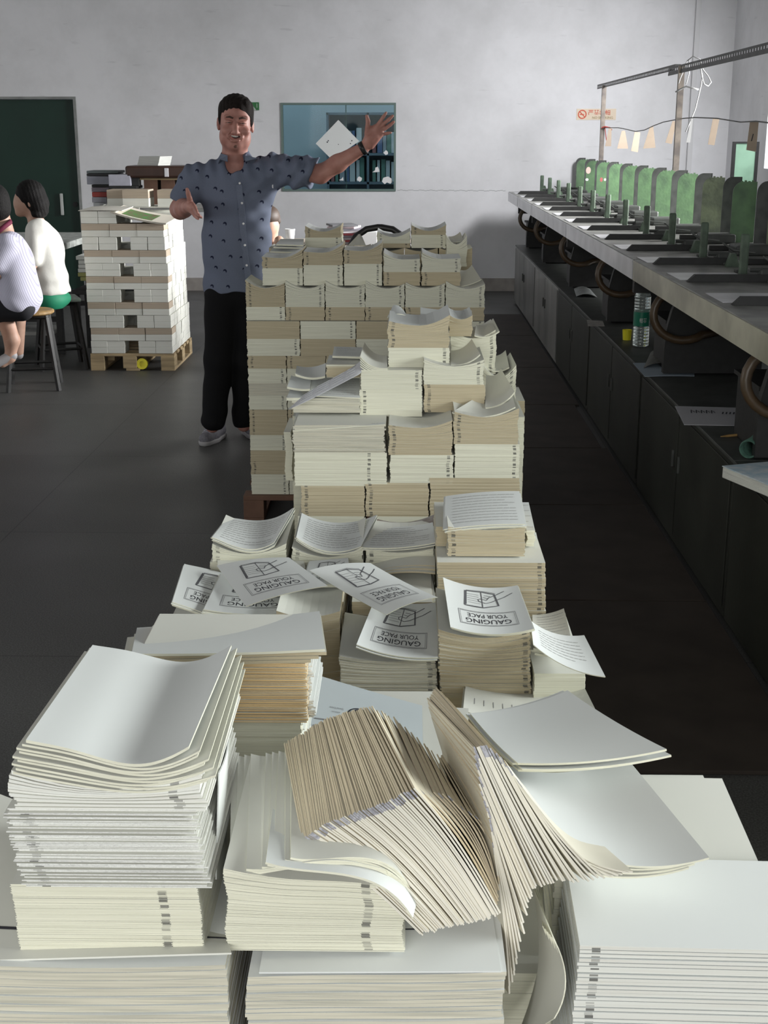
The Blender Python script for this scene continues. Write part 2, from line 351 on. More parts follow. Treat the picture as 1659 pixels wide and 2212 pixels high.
flat_on_wall('sticker', [(828, 330), (834, 324), (838, 328), (838, 333), (833, 335)], YG, stk, 'small pale flower sticker high on the window by the right edge', 'sticker')
flat_on_wall('sticker', [(804, 372), (810, 368), (811, 362), (816, 360), (819, 366), (820, 371), (812, 372)], YG, stk, 'white three-lobed sticker on the window above the large round one', 'sticker')
flat_on_wall('sticker', blob(777, 387, 5.2, 12, 3), YG, stk, 'round white sticker low in the middle of the office window', 'sticker')
flat_on_wall('sticker', [(825, 392), (828, 384), (838, 381), (846, 386), (848, 393), (843, 397), (836, 394), (831, 398)], YG, stk, 'large white bean-shaped sticker at the lower right of the window', 'sticker')
flat_on_wall('sticker', [(732, 389), (738, 386), (741, 382), (742, 390)], YG, stk, 'tiny torn white sticker near the bottom left of the window bar', 'sticker')
# bookcase seen through the glass
bcx0, bcx1 = at(722, 250, YW + 2.6).x, at(862, 250, YW + 2.6).x
bk = empty('bookcase', ((bcx0 + bcx1) / 2, YW + 2.75, 0), 0, 'blue-grey bookcase full of files seen through the office window', 'bookcase')
hw2 = (bcx1 - bcx0) / 2 + .1; b = MB()
topz = at(790, 243, YW + 2.6).z
b.box((-hw2, .18, 0), (hw2, .2, topz))
for q in (-hw2, 0, hw2 - .03): b.box((q, -.18, 0), (q + .03, .18, topz))
zs = [0.02, .5, at(790, 398, YW + 2.6).z, at(790, 336, YW + 2.6).z, topz - .03]
for z in zs: b.box((-hw2, -.18, z), (hw2, .18, z + .03))
b.build('carcass', mat('blue_grey_cabinet', (0.13, 0.17, 0.20), 0.5), bk)
fcols = [mat('file_' + n, c, 0.6) for n, c in (('blue', (0.10, 0.14, 0.25)), ('grey', (0.3, 0.32, 0.34)), ('white', (0.5, 0.52, 0.52)), ('red', (0.26, 0.10, 0.10)), ('green', (0.10, 0.2, 0.16)))]
rr = random.Random(4)
for zi, nm in ((2, 'lower'), (3, 'upper')):
    x = -hw2 + .05; k = 0
    while x < hw2 - .08:
        wd = rr.uniform(.035, .07); h = rr.uniform(.24, .33)
        if abs(x) < .07 or abs(x + wd) < .03: x = .07 if x < .03 else x + .01
        b = MB(); b.bbox((-wd / 2, -.12, 0), (wd / 2, .12, h), .003)
        ci = rr.randrange(5)
        o = b.build('file_binder', fcols[ci], loc=(bk.location.x + x + wd / 2, bk.location.y, zs[zi] + .031))
        tag(o, '%s upright file binder on the %s shelf of the bookcase behind the window' % (['blue', 'grey', 'white', 'dark red', 'green'][ci], nm), 'binder', 'file binders of one colour on the %s shelf, %s' % (nm, ['blue', 'grey', 'white', 'dark red', 'green'][ci]))
        x += wd + rr.uniform(.002, .02); k += 1
# signs
def text_mesh(txt, size, fn, extr=0, align='CENTER'):
    cu = bpy.data.curves.new('t', 'FONT'); cu.body = txt; cu.size = size; cu.align_x = align; cu.align_y = 'CENTER'; cu.extrude = extr; cu.resolution_u = 3
    o = bpy.data.objects.new('t', cu); COL.objects.link(o)
    bpy.context.view_layer.update()
    me = bpy.data.meshes.new_from_object(o.evaluated_get(bpy.context.evaluated_depsgraph_get()))
    vs = [fn(v.co.x, v.co.y) for v in me.vertices]; fs = [tuple(p.vertices) for p in me.polygons]
    COL.objects.unlink(o); bpy.data.objects.remove(o); bpy.data.curves.remove(cu); bpy.data.meshes.remove(me)
    return vs, fs
def sign_box(px0, py0, px1, py1, Y):
    a = at(px0, py0, Y); c = at(px1, py1, Y); return a.x, c.x, c.z, a.z
x0, x1, z0, z1 = sign_box(1246, 235, 1330, 259, YW)
s = empty('no_smoking_sign', ((x0 + x1) / 2, YW, (z0 + z1) / 2), 0, 'cream no smoking sign with red symbol and characters on back wall', 'sign')
W2, H2 = (x1 - x0) / 2, (z1 - z0) / 2
b = MB(); b.box((-W2, -.004, -H2), (W2, -.0005, H2)); b.build('sign_plate', mat('cream_sign', (0.74, 0.62, 0.48), 0.5), s)
b = MB(); red = mat('red_sign_ink', (0.62, 0.09, 0.04), 0.5)
ccx = -W2 + H2 * 1.05
def ring(b, cx, cz, ro, ri, y0, y1, n=28):
    vs = []; 
    for j in range(n):
        a = 2 * pi * j / n
        for r_ in (ro, ri): 
            for y in (y0, y1): vs.append((cx + r_ * cos(a), y, cz + r_ * sin(a)))
    fs = []
    for j in range(n):
        k = (j + 1) % n
        A = [j * 4 + q for q in range(4)]; B = [k * 4 + q for q in range(4)]
        fs += [(A[0], B[0], B[2], A[2]), (A[0], A[1], B[1], B[0]), (A[2], B[2], B[3], A[3])]
    b.add(vs, fs)
ring(b, ccx, 0, H2 * .82, H2 * .62, -.0065, -.004)
Mr = Matrix.Translation((ccx, 0, 0)) @ Matrix.Rotation(radians(45), 4, 'Y')
b.box((-H2 * .65, -.0065, -H2 * .08), (H2 * .65, -.004, H2 * .08), M=Mr)
b.box((ccx - H2 * .45, -.006, -H2 * .1), (ccx + H2 * .35, -.004, H2 * .06))
b.build('no_smoking_symbol', red, s)
b = MB()
def glyph(b, x, z, s_, bars):
    for (u0, v0, u1, v1) in bars: b.box((x + u0 * s_, -.006, z + v0 * s_), (x + u1 * s_, -.004, z + v1 * s_))
G1 = [(0, .85, 1, .95), (.3, .55, .4, .85), (.6, .55, .7, .85), (0, .48, 1, .57), (0, 0, .12, .5), (.12, .7, .22, .8), (.8, .7, .9, .8)]
G2 = [(0, .85, .45, .93), (.55, .85, 1, .93), (.2, .55, .28, 1), (.72, .55, .8, 1), (.1, .42, .9, .5), (0, .25, 1, .33), (.45, 0, .55, .3), (.2, 0, .28, .2), (.75, 0, .83, .2)]
G3 = [(0, .1, .3, .18), (0, .1, .08, .8), (.22, .1, .3, .8), (0, .72, .3, .8), (.4, .8, 1, .9), (.65, 0, .75, .9), (.4, .4, 1, .48)]
G4 = [(0, .3, .1, .8), (.15, 0, .25, 1), (.3, .3, .38, .8), (.45, .8, 1, .9), (.45, 0, .53, .9), (.92, 0, 1, .9), (.45, 0, 1, .08), (.55, .4, .92, .48), (.7, .1, .78, .8)]
gs = H2 * .95
for i, g in enumerate((G1, G2, G3, G4)): glyph(b, -W2 + H2 * 2.2 + i * gs * 1.12, -H2 * .1, gs * .95, g)
b.build('red_characters', red, s)
b = MB(); vs_, fs_ = text_mesh('NO SMOKING', H2 * .62, lambda x, y: (x + H2 * 1.2, -.0062, y - H2 * .62)); b.add(vs_, fs_); b.build('small_letters', mat('olive_sign_ink', (0.30, 0.24, 0.10), 0.6), s)
x0, x1, z0, z1 = sign_box(499, 221, 560, 238, YW)
s = empty('exit_sign', ((x0 + x1) / 2, YW, (z0 + z1) / 2), 0, 'small green emergency exit sign on the wall behind the man\'s head', 'sign')
W2, H2 = (x1 - x0) / 2, (z1 - z0) / 2
b = MB(); b.box((-W2, -.02, -H2), (W2, -.0005, H2)); b.build('sign_plate', mat('exit_green', (0.03, 0.16, 0.05), 0.5), s)
b = MB(); Wt = mat('pale_exit_figure', (0.45, 0.50, 0.45), 0.5)
b.prism([(W2 * .45, -H2), (W2 * .62, -H2 * .1), (W2 * .8, -H2)], 'y', -.022, -.0199); b.box((W2 * .2, -.022, H2 * .0), (W2 * .32, -.0199, H2 * .7)); b.box((W2 * .84, -.022, -H2 * .4), (W2 * .88, -.0199, H2 * .7))
b.build('exit_figure', Wt, s)
# wall grime and hairline crack that runs from the window to the machine
b = MB()
p0 = at(858, 411, YW); p1 = at(1092, 412, YW)
n = 40
for i in range(n):
    a = p0.lerp(p1, i / n); c_ = p0.lerp(p1, (i + 1) / n); dz = .004 * sin(i * 1.7)
    b.box((a.x, YW - .001, a.z + dz - .002), (c_.x, YW - .0002, c_.z + dz + .002))
struct(b.build('trim_3', m_grime))
# ------------------------------------------------------------ paper
def bundle_mesh(w, d, h, n, amp=0.0, skew=0.0, amp_l=None, jit=0.0012, mark=None, mark_step=0.0, seed=0, edge='light', nx=8, topmat='top', lean=(0, 0), gap=0.0, bow=0.0, puff=0.0):
    """n thin slabs stacked, each bent a little more towards the top: u across (x), front at y=0"""
    rr = random.Random(seed)
    vs = []; fs = []; mi = []; uvs = []
    al = amp if amp_l is None else amp_l
    us = [i / nx for i in range(nx + 1)]
    off = [(rr.uniform(-jit, jit), rr.uniform(-jit, jit)) for _ in range(n)]
    wob = [rr.uniform(-1, 1) for _ in range(6)]
    mo = 0.0
    for k in range(n):
        t0 = k / n; t1 = (k + 1 - gap) / n
        if k == n - 1: t1 = 1.0
        base = len(vs)
        ox = off[k][0] + lean[0] * t0 + .002 * wob[0] * sin(t0 * 9 + wob[1] * 3)
        oy = off[k][1] + lean[1] * t0 + bow * sin(pi * t0)
        if mark_step: mo = mark_step * (k % 12)
        for (t, iz) in ((t0, 0), (t1, 1)):
            for j, yy in enumerate((0, d)):
                for i, u in enumerate(us):
                    c = (2 * u - 1)
                    a = al if c < 0 else amp
                    zb = (a * (abs(c) ** 1.8) * 1.0 + skew * c * .5 + .5 * min(amp, al) * -.6 * (1 - c * c)) * (t ** 2.2)
                    pf = puff * (1 if c > 0 else -1) * (abs(c) ** 6) * 0
                    vs.append((-w / 2 + u * w + ox, yy + oy, h * t + zb))
                    mk = (u * w - mark - mo) if (mark is not None and j == 0) else 9.0
                    uvs.append((mk, (t * h + seed * .37 + .37) if mark is not None else 9.0))
        m = nx + 1
        B0, B1, T0, T1 = base, base + m, base + 2 * m, base + 3 * m
        for i in range(nx):
            if k == 0: fs.append((B0 + i, B1 + i, B1 + i + 1, B0 + i + 1)); mi.append(0)
            fs.append((T0 + i, T0 + i + 1, T1 + i + 1, T1 + i)); mi.append(0)
            if k > 0: fs.append((B0 + i, B1 + i, B1 + i + 1, B0 + i + 1)); mi.append(0)
            fs.append((B0 + i, B0 + i + 1, T0 + i + 1, T0 + i)); mi.append(1)
            fs.append((B1 + i, T1 + i, T1 + i + 1, B1 + i + 1)); mi.append(1)
        fs.append((B0, T0, T1, B1)); mi.append(1)
        fs.append((B0 + nx, B1 + nx, T1 + nx, T0 + nx)); mi.append(1)
    return vs, fs, mi, uvs
BCOUNT = [0]
def bundle(name, w, d, h, n, loc, rz=0, label=None, cat='paper stack', group=None, edge='light', topmat='top', parent=None, **kw):
    BCOUNT[0] += 1
    kw.setdefault('seed', BCOUNT[0])
    vs, fs, mi, uvs = bundle_mesh(w, d, h, n, edge=edge, **kw)
    me = bpy.data.meshes.new(name); me.from_pydata(vs, [], fs)
    me.materials.append(PM[topmat]); me.materials.append(PM[edge])
    me.polygons.foreach_set('material_index', mi)
    uv = me.uv_layers.new(name='mark')
    li = np.empty(len(me.loops), dtype=np.int32); me.loops.foreach_get('vertex_index', li)
    uv.data.foreach_set('uv', np.array(uvs, dtype=np.float32)[li].ravel())
    me.update()
    o = bpy.data.objects.new(name, me); COL.objects.link(o); o.location = loc; o.rotation_euler = (0, 0, rz)
    if parent is not None: o.parent = parent
    return tag(o, label, cat if label else None, group)

def rb(px0, py0, px1, py1, Y, d=.24, n=14, **kw):
    """bundle whose front face, standing at depth Y, spans the given corner points"""
    a = at(px0, py1, Y); c = at(px1, py1, Y); t = at((px0 + px1) / 2, py0, Y)
    w = c.x - a.x; h = t.z - a.z
    return bundle(kw.pop('name', 'folded_section_bundle'), w - .003, d, h, n, ((a.x + c.x) / 2, Y, a.z), **kw)
def c5(a, b): return 500 + a / 2.592, 460 + b / 2.592

def unweld(vs, fs, mi, keep=(0,)):
    """give the edge faces vertices of their own so that the sheet keeps crisp borders"""
    out = []
    for f, m_ in zip(fs, mi):
        if m_ in keep: out.append(f)
        else: b = len(vs); vs += [vs[i] for i in f]; out.append(tuple(range(b, b + len(f))))
    return out
class Sheet:
    """a bent sheet or thin folded section; S(u,v,lift) gives a point of its upper surface"""
    def __init__(s, BL, BR, TR, TL, sag_u=0.0, sag_v=0.0, asym=0.0, curl=0.0, hump=0.0):
        s.c = [Vector(p) for p in (BL, BR, TR, TL)]; s.su, s.sv, s.asym, s.curl, s.hump = sag_u, sag_v, asym, curl, hump
        n = (s.c[1] - s.c[0]).cross(s.c[3] - s.c[0]).normalized()
        s.n = n if n.z >= 0 else -n
    def P(s, u, v, lift=0.0):
        a, b, c, d = s.c
        p = a * (1 - u) * (1 - v) + b * u * (1 - v) + c * u * v + d * (1 - u) * v
        q = u ** (1 + s.asym) if s.asym >= 0 else 1 - (1 - u) ** (1 - s.asym)
        z = -s.su * 4 * q * (1 - q) - s.sv * 4 * v * (1 - v) + s.curl * (u ** 3) + s.hump * sin(2 * pi * u)
        return p + s.n * (z + lift)
    def build(s, name, m, th=.0016, nu=18, nv=10, label=None, cat='paper', group=None, parent=None, layers=1, medge=None, spread=.0006, seed=1):
        vs = []; fs = []; mi = []
        rr = random.Random(seed)
        for L_ in range(layers):
            b0 = len(vs); dl = -L_ * th * 1.05
            ju, jv = (0, 0) if L_ == 0 else (rr.uniform(-1, 1) * spread * 8, rr.uniform(-1, 1) * spread * 8)
            for k, l in ((0, dl), (1, dl - th)):
                for j in range(nv + 1):
                    for i in range(nu + 1):
                        p = s.P(i / nu, j / nv, l); vs.append((p.x + ju, p.y + jv, p.z))
            m1 = (nu + 1) * (nv + 1)
            idx = lambda k, i, j: b0 + k * m1 + j * (nu + 1) + i
            for j in range(nv):
                for i in range(nu):
                    fs.append((idx(0, i, j), idx(0, i + 1, j), idx(0, i + 1, j + 1), idx(0, i, j + 1))); mi.append(0)
                    fs.append((idx(1, i, j), idx(1, i, j + 1), idx(1, i + 1, j + 1), idx(1, i + 1, j))); mi.append(0)
            for i in range(nu):
                fs.append((idx(0, i, 0), idx(1, i, 0), idx(1, i + 1, 0), idx(0, i + 1, 0))); mi.append(1)
                fs.append((idx(0, i, nv), idx(0, i + 1, nv), idx(1, i + 1, nv), idx(1, i, nv))); mi.append(1)
            for j in range(nv):
                fs.append((idx(0, 0, j), idx(0, 0, j + 1), idx(1, 0, j + 1), idx(1, 0, j))); mi.append(1)
                fs.append((idx(0, nu, j), idx(1, nu, j), idx(1, nu, j + 1), idx(0, nu, j + 1))); mi.append(1)
        fs = unweld(vs, fs, mi)
        me = bpy.data.meshes.new(name); me.from_pydata(vs, [], fs)
        me.materials.append(m); me.materials.append(medge or m); me.polygons.foreach_set('material_index', mi)
        me.polygons.foreach_set('use_smooth', [x == 0 for x in mi])
        me.update()
        o = bpy.data.objects.new(name, me); COL.objects.link(o)
        if parent is not None: o.parent = parent
        tag(o, label, cat if label else None, group)
        s.o = o; o0 = Vector(o.location)
        if parent is None: recenter(o)
        s.off = Vector(o.location)
        return o
    def printed(s, name, m, vs, fs, lift=.0005, label=None):
        """flat print given in (u,v) space laid on the sheet as a part"""
        V3 = [tuple(s.P(u, v, lift) - s.off) for u, v in vs]
        me = bpy.data.meshes.new(name); me.from_pydata(V3, [], fs); me.materials.append(m); me.update()
        o = bpy.data.objects.new(name, me); COL.objects.link(o); o.parent = s.o
        if label: o['label'] = label
        return o
def rects_uv(rects, nseg=6):
    vs = []; fs = []
    for (u0, v0, u1, v1) in rects:
        k = nseg if (u1 - u0) > .08 or (v1 - v0) > .08 else 1
        hor = (u1 - u0) > (v1 - v0); b = len(vs)
        for i in range(k + 1):
            t = i / k
            if hor: vs += [(u0 + (u1 - u0) * t, v0), (u0 + (u1 - u0) * t, v1)]
            else: vs += [(u0, v0 + (v1 - v0) * t), (u1, v0 + (v1 - v0) * t)]
            if i: fs.append((b + 2 * i - 2, b + 2 * i, b + 2 * i + 1, b + 2 * i - 1))
    return vs, fs
def line_uv(pts, w):
    """polyline stroke in (u,v) space"""
    vs = []; fs = []
    for i, (x, y) in enumerate(pts):
        x0, y0 = pts[max(i - 1, 0)]; x1, y1 = pts[min(i + 1, len(pts) - 1)]
        dx, dy = x1 - x0, y1 - y0; l = sqrt(dx * dx + dy * dy) or 1
        nx_, ny_ = -dy / l * w, dx / l * w * .7
        vs += [(x + nx_, y + ny_), (x - nx_, y - ny_)]
        if i: fs.append((2 * i - 2, 2 * i, 2 * i + 1, 2 * i - 1))
    return vs, fs
def merge(*parts):
    vs = []; fs = []
    for v, f in parts:
        b = len(vs); vs += v; fs += [tuple(i + b for i in q) for q in f]
    return vs, fs
_TX = {}
def text_unit(txt):
    if txt not in _TX:
        vs, fs = text_mesh(txt, 1.0, lambda x, y: (x, y)); W = max(v[0] for v in vs) - min(v[0] for v in vs)
        H = max(v[1] for v in vs) - min(v[1] for v in vs); cy = (max(v[1] for v in vs) + min(v[1] for v in vs)) / 2
        cx = (max(v[0] for v in vs) + min(v[0] for v in vs)) / 2
        _TX[txt] = ([(v[0] - cx, v[1] - cy) for v in vs], fs, W, H)
    return _TX[txt]
def text_uv(txt, u, v, du, dv, flip=True):
    """text fitted in a du x dv box centred at (u,v); flip = reads from the far side"""
    vs, fs, W, H = text_unit(txt); s_ = -1 if flip else 1
    return [(u + s_ * x / W * du, v + s_ * y / H * dv) for x, y in vs], fs
def fine_lines(u0, u1, v0, v1, n, th=.006, seed=0, broken=True):
    rr = random.Random(seed); R = []
    for i in range(n):
        v = v0 + (v1 - v0) * i / max(n - 1, 1); u = u0; end = u1 if rr.random() > .2 else u0 + (u1 - u0) * rr.uniform(.4, .9)
        while u < end:
            l = rr.uniform(.04, .11) if broken else (u1 - u0)
            R.append((u, v, min(u + l, end), v + th)); u += l + .012
    return rects_uv(R, 3)
def title_print(S, full=True):
    """title box and a line drawing of a hand on an open book; reads upside down from the camera side"""
    t = merge(text_uv('GAUGING', .50, .235, .56, .085), text_uv('YOUR PACE', .50, .345, .50, .075))
    S.printed('title_lettering', PM['ink'], *t)
    fr = rects_uv([(.14, .15, .86, .158), (.14, .425, .86, .433), (.14, .15, .147, .433), (.853, .15, .86, .433), (.16, .166, .84, .170), (.16, .412, .84, .416), (.16, .166, .164, .416), (.836, .166, .84, .416)])
    S.printed('title_frame', PM['greyink'], *fr)
    L_ = []
    bk = [(.24, .54), (.28, .86), (.50, .88), (.66, .84), (.68, .58), (.48, .53), (.24, .54)]
    L_.append(line_uv(bk, .012)); L_.append(line_uv([(x + .02, y + .02) for x, y in bk[:4]], .005)); L_.append(line_uv([(.47, .54), (.49, .87)], .006))
    for i in range(5): L_.append(line_uv([(.29, .62 + .045 * i), (.45, .61 + .048 * i)], .003))
    L_.append(line_uv([(.44, .66), (.52, .63), (.60, .66), (.66, .70), (.78, .76), (.90, .84)], .007)); L_.append(line_uv([(.46, .72), (.54, .70), (.58, .76), (.68, .82), (.80, .90)], .007))
    L_.append(line_uv([(.44, .66), (.43, .70), (.46, .72)], .006)); L_.append(line_uv([(.50, .76), (.57, .74)], .005)); L_.append(line_uv([(.52, .80), (.60, .79)], .005))
    S.printed('hand_and_book_drawing', PM['drawink'], *merge(*L_))

def ord_(i): return ['first', 'second', 'third', 'fourth', 'fifth', 'sixth', 'seventh', 'eighth', 'ninth', 'tenth', 'eleventh', 'twelfth', 'thirteenth'][i]

# ============================================================ far pallet (the one beside the man)
def pallet(name, x0, x1, y0, y1, m, label, h=.12, ndeck=5, cat='pallet'):
    cx_, cy_ = (x0 + x1) / 2, (y0 + y1) / 2; W, D = x1 - x0, y1 - y0
    p = empty(name, (cx_, cy_, 0), 0, label, cat)
    for i in range(ndeck):
        q = -D / 2 + .05 + (D - .1) * i / (ndeck - 1); b = MB(); b.bbox((-W / 2, q - .05, h - .02), (W / 2, q + .05, h), .002); b.build('deck_board', m, p)
    for x in (-W / 2 + .045, 0, W / 2 - .045):
        for y in (-D / 2 + .06, 0, D / 2 - .06): b = MB(); b.bbox((x - .045, y - .06, .02), (x + .045, y + .06, h - .02), .002); b.build('block', m, p)
        b = MB(); b.bbox((x - .045, -D / 2, 0), (x + .045, D / 2, .02), .002); b.build('bottom_runner', m, p)
    return p
FP = 5.6; Z0 = .125
pallet('pallet', -.71, .36, 5.58, 6.72, m_redwood, 'reddish wooden pallet under the tall paper stacks beside the standing man')
colx = [at(c5(a, 600)[0], 600, FP).x for a in (75, 298, 522, 748, 972, 1198, 1422)]
def zc5(b, Y): return at(*c5(400, b), Y).z
def col_bundle(i, zt, zb, Y, edge, mark, label, d=.235, n=14, x=None, **kw):
    xa, xb = x if x else (colx[i], colx[i + 1])
    w = xb - xa - .004
    mk = None if mark is None else (.018 if mark == 'l' else w - .018)
    return bundle('folded_section_bundle', w, d, zt - zb, n, ((xa + xb) / 2, Y, zb), label=label, group=kw.pop('group', None), edge=edge, mark=mk, **kw)
G1_ = 'bundles of folded book sections on the far pallet'
zA, zB, zC_ = zc5(400, FP), zc5(527, FP), zc5(602, FP)
tops = [('tan', 'l', 385, 'r'), ('light', 'r', 395, 'l'), ('light', 'r', 395, 'l'), ('light', 'r', 385, 'l'), ('light', 'r', 392, 'l'), ('light', 'r', 395, 'l')]
for i, (e, mk, zt, mk2) in enumerate(tops):
    e2 = 'light' if e == 'tan' else 'tan'
    o_ = ['leftmost', 'second from left', 'third from left', 'third from right', 'second from right', 'rightmost'][i]
    col_bundle(i, zA - .012, zB, FP, e, mk, 'wavy-topped bundle, %s in the top full front row of the far pallet' % o_, n=22, amp=.016 + .004 * (i % 2), amp_l=.02 if i else .03, skew=(-.012 if i in (1, 2, 3, 5) else .0), gap=.1, group=G1_)
    col_bundle(i, zB, zC_, FP, e2, mk2, 'thin bundle directly under the top front row of the far pallet, %s' % o_, n=12, group=G1_)
# long-side row below
zD, zE = zc5(705, FP), zc5(800, FP)
xs3 = [colx[0], at(*c5(385, 700), FP).x, at(*c5(697, 700), FP).x, at(*c5(1010, 700), FP).x, colx[6]]
for i in range(4):
    xa, xb = xs3[i], xs3[i + 1]; up, lo = (('tan', 'light'), ('light', 'tan'), ('tan', 'light'), ('light', 'tan'))[i]
    zm = zD if i != 1 else zD
    o_ = ['left end', 'second from left', 'third from left', 'right end'][i]
    lbl = ['brown-edged upper', 'pale upper', 'brown-edged upper', 'pale upper'][i]
    col_bundle(0, zC_ - .003, zm, FP - .004, up, 'r' if up == 'light' else None, '%s bundle laid long side forward, %s of middle row, far pallet' % (lbl, o_), x=(xa, xb), n=14, d=.17, group=G1_)
    col_bundle(0, zm, zE, FP - .004, lo, 'r' if lo == 'light' else None, 'lower bundle laid long side forward, %s of middle row, far pallet' % o_, x=(xa, xb), n=14, d=.17, group=G1_)
# lower layers, short sides forward
lay = [800, 872, 955, 1025, 1102, 1245, 1330, 1392, 1465, 1558]
kinds = ['tan', 'light', 'grey', 'light', 'tan', 'light', 'tan', 'tan', 'light']
for k in range(len(lay) - 1):
    za, zb = zc5(lay[k], FP), zc5(lay[k + 1], FP)
    if k == len(lay) - 2: zb = .122
    lng = k in (2, 6)
    xs_ = [colx[0] + (colx[6] - colx[0]) * q / 4 for q in range(5)] if lng else colx
    for i in range(len(xs_) - 1):
        col_bundle(0, za, zb, FP + .003 * (k % 3), kinds[k], None if lng else ('l' if kinds[k] == 'tan' else 'r'), 'bundle %s from left in the %s layer below the long row, far pallet' % (ord_(i), ord_(k)), x=(xs_[i], xs_[i + 1]), n=max(8, int((za - zb) / .006)), group='hidden and lower bundles of the far pallet')
# second row from the front, standing on the front row, set back a little
Y2 = FP + .03
for i, (a, c, zt, zm, up, lo) in enumerate(((172, 402, 235, 310, 'tan', 'light'), (402, 626, 205, 292, 'tan', 'light'), (628, 845, 195, 285, 'tan', 'light'), (850, 1058, 243, 330, 'light', 'tan'), (1063, 1285, 240, 330, 'light', 'tan'))):
    o_ = ['leftmost', 'second from left', 'middle', 'second from right', 'rightmost'][i]
    xa, xb = at(*c5(a, 380), Y2).x, at(*c5(c, 380), Y2).x; zbm = zA - .008
    col_bundle(0, zc5(zt, Y2) - .012, zc5(zm, Y2), Y2, up, 'l' if up == 'tan' else 'r', 'curled-top bundle, %s of five standing on the front row, far pallet' % o_, x=(xa, xb), n=18, amp=.034 if i < 3 else .002, amp_l=.004 if i < 3 else .028, gap=.08, topmat='white', group=G1_)
    col_bundle(0, zc5(zm, Y2), zbm, Y2, lo, 'r' if lo == 'light' else 'l', 'lower bundle of the %s stack of five on the front row, far pallet' % o_, x=(xa, xb), n=14, group=G1_)
# rear tiers
Y3 = 6.12
for i, (a, c, zt, zm, up, lo) in enumerate(((410, 615, 85, 138, 'tan', 'light'), (812, 1003, 115, 170, 'light', 'tan'), (1005, 1203, 80, 122, 'tan', 'light'))):
    xa, xb = at(*c5(a, 130), Y3).x, at(*c5(c, 130), Y3).x
    o_ = ['left', 'middle', 'right'][i]
    zb2 = zc5(195, Y3)
    col_bundle(0, zc5(zt, Y3) - .01, zc5(zm, Y3), Y3, up, 'l', 'topmost curled bundle, %s of three on the rear tier of the far pallet' % o_, x=(xa, xb), n=12, amp=.022, amp_l=.02, gap=.08, topmat='white', group=G1_)
    col_bundle(0, zc5(zm, Y3), zb2, Y3, lo, 'r', 'lower bundle of the %s stack on the rear tier, far pallet' % o_, x=(xa, xb), n=12, group=G1_)
xr_ = [colx[0] + .05 + (colx[6] - colx[0] - .08) * q / 6 for q in range(7)]
for i in range(6):
    for r_, (Yr, zt) in enumerate(((5.862, zc5(190, 5.86) - .05), (6.12, zc5(195, Y3)), (6.37, zc5(200, 6.37) - .04))):
        if r_ == 0: zt = zA - .02
        bundle('folded_section_bundle', xr_[i + 1] - xr_[i] - .004, .235, zt - .122 - .012, 30, ((xr_[i] + xr_[i + 1]) / 2, Yr, .122), label='tall stack of sections, %s from left in the %s row behind the front, far pallet' % (ord_(i), ord_(r_)), cat='paper stack', group='hidden and lower bundles of the far pallet', edge='tan' if r_ == 1 else 'light', amp=.012)
# right-hand rear stack with ragged edge, sheets curling up behind
o = rb(*c5(1200, 165), *c5(1318, 300), 6.0, d=.2, n=16, amp=.03, edge='light', label='ragged-edged bundle at the right end of the rear tier, far pallet', group=G1_)
def sheet_px(name, pts, label, m='top', th=.0016, cat='paper', medge='light', layers=1, group=None, seed=1, **kw):
    """pts: BL, BR, TR, TL as (px, py, Y)"""
    S = Sheet(*[at(x, y, Y) for x, y, Y in pts], **kw)
    S.build(name, PM[m], th=th, label=label, cat=cat, medge=PM[medge], layers=layers, group=group, seed=seed)
    return S
sheet_px('folded_section', [(*c5(1225, 412), 5.68), (*c5(1398, 372), 5.68), (*c5(1345, 290), 5.9), (*c5(1285, 320), 5.9)], 'curled section rising at the right end of the far pallet front row', th=.003, sag_u=.01)
sheet_px('folded_section', [(*c5(1215, 155), 6.05), (*c5(1300, 150), 6.05), (*c5(1280, 105), 6.25), (*c5(1215, 130), 6.25)], 'small upturned section on the ragged rear stack, far right of far pallet', th=.003, sag_u=.008)
for i, (a, b_) in enumerate(((215, 185), (235, 160), (250, 145))):
    sheet_px('folded_section', [(*c5(a, b_ + 30), 5.9), (*c5(400, b_ + 34), 5.9), (*c5(405, b_), 6.12), (*c5(a + 25, b_), 6.12)], '%s of three flat sections lying at the left back of the far pallet' % ['lowest', 'middle', 'topmost'][i], th=.006, m='white')
# sections splayed in a peak between the rear stacks
for i in range(5):
    x = 655 + 18 * i; x2 = 708 + (i - 2) * 5
    sheet_px('folded_section', [(*c5(x, 178), 6.14), (*c5(x + 26, 182), 6.14), (*c5(x2 + 14, 118 + abs(i - 2) * 7), 6.24), (*c5(x2, 120 + abs(i - 2) * 7), 6.24)], 'small section splayed in a peak between rear stacks, %s from left' % ord_(i), th=.003, group='splayed sections on the far pallet')
# ============================================================ second pallet
SP = 3.5
pallet('pallet', -.36, .36, 3.48, 4.45, m_redwood, 'wooden pallet under the second group of section stacks, mostly hidden')
G2_ = 'bundles of folded book sections on the second pallet'
def zq(b, Y): return at(*c5(900, b), Y).z
def qb(a0, b0, a1, b1, Y, **kw):
    A = at(*c5(a0, b1), Y); C = at(*c5(a1, b1), Y); zt = zq(b0, Y); zb = kw.pop('zb', None)
    if zb is None: zb = zq(b1, Y)
    w = C.x - A.x - .003; mk = kw.pop('mk', None)
    if mk: kw['mark'] = .014 if mk == 'l' else w - .014
    kw.setdefault('cat', 'paper stack'); kw.setdefault('group', G2_)
    n = kw.pop('n', max(8, int((zt - zb) / .0045)))
    return bundle('folded_section_bundle', w, kw.pop('d', .235), zt - zb, n, ((A.x + C.x) / 2, Y, zb), **kw)
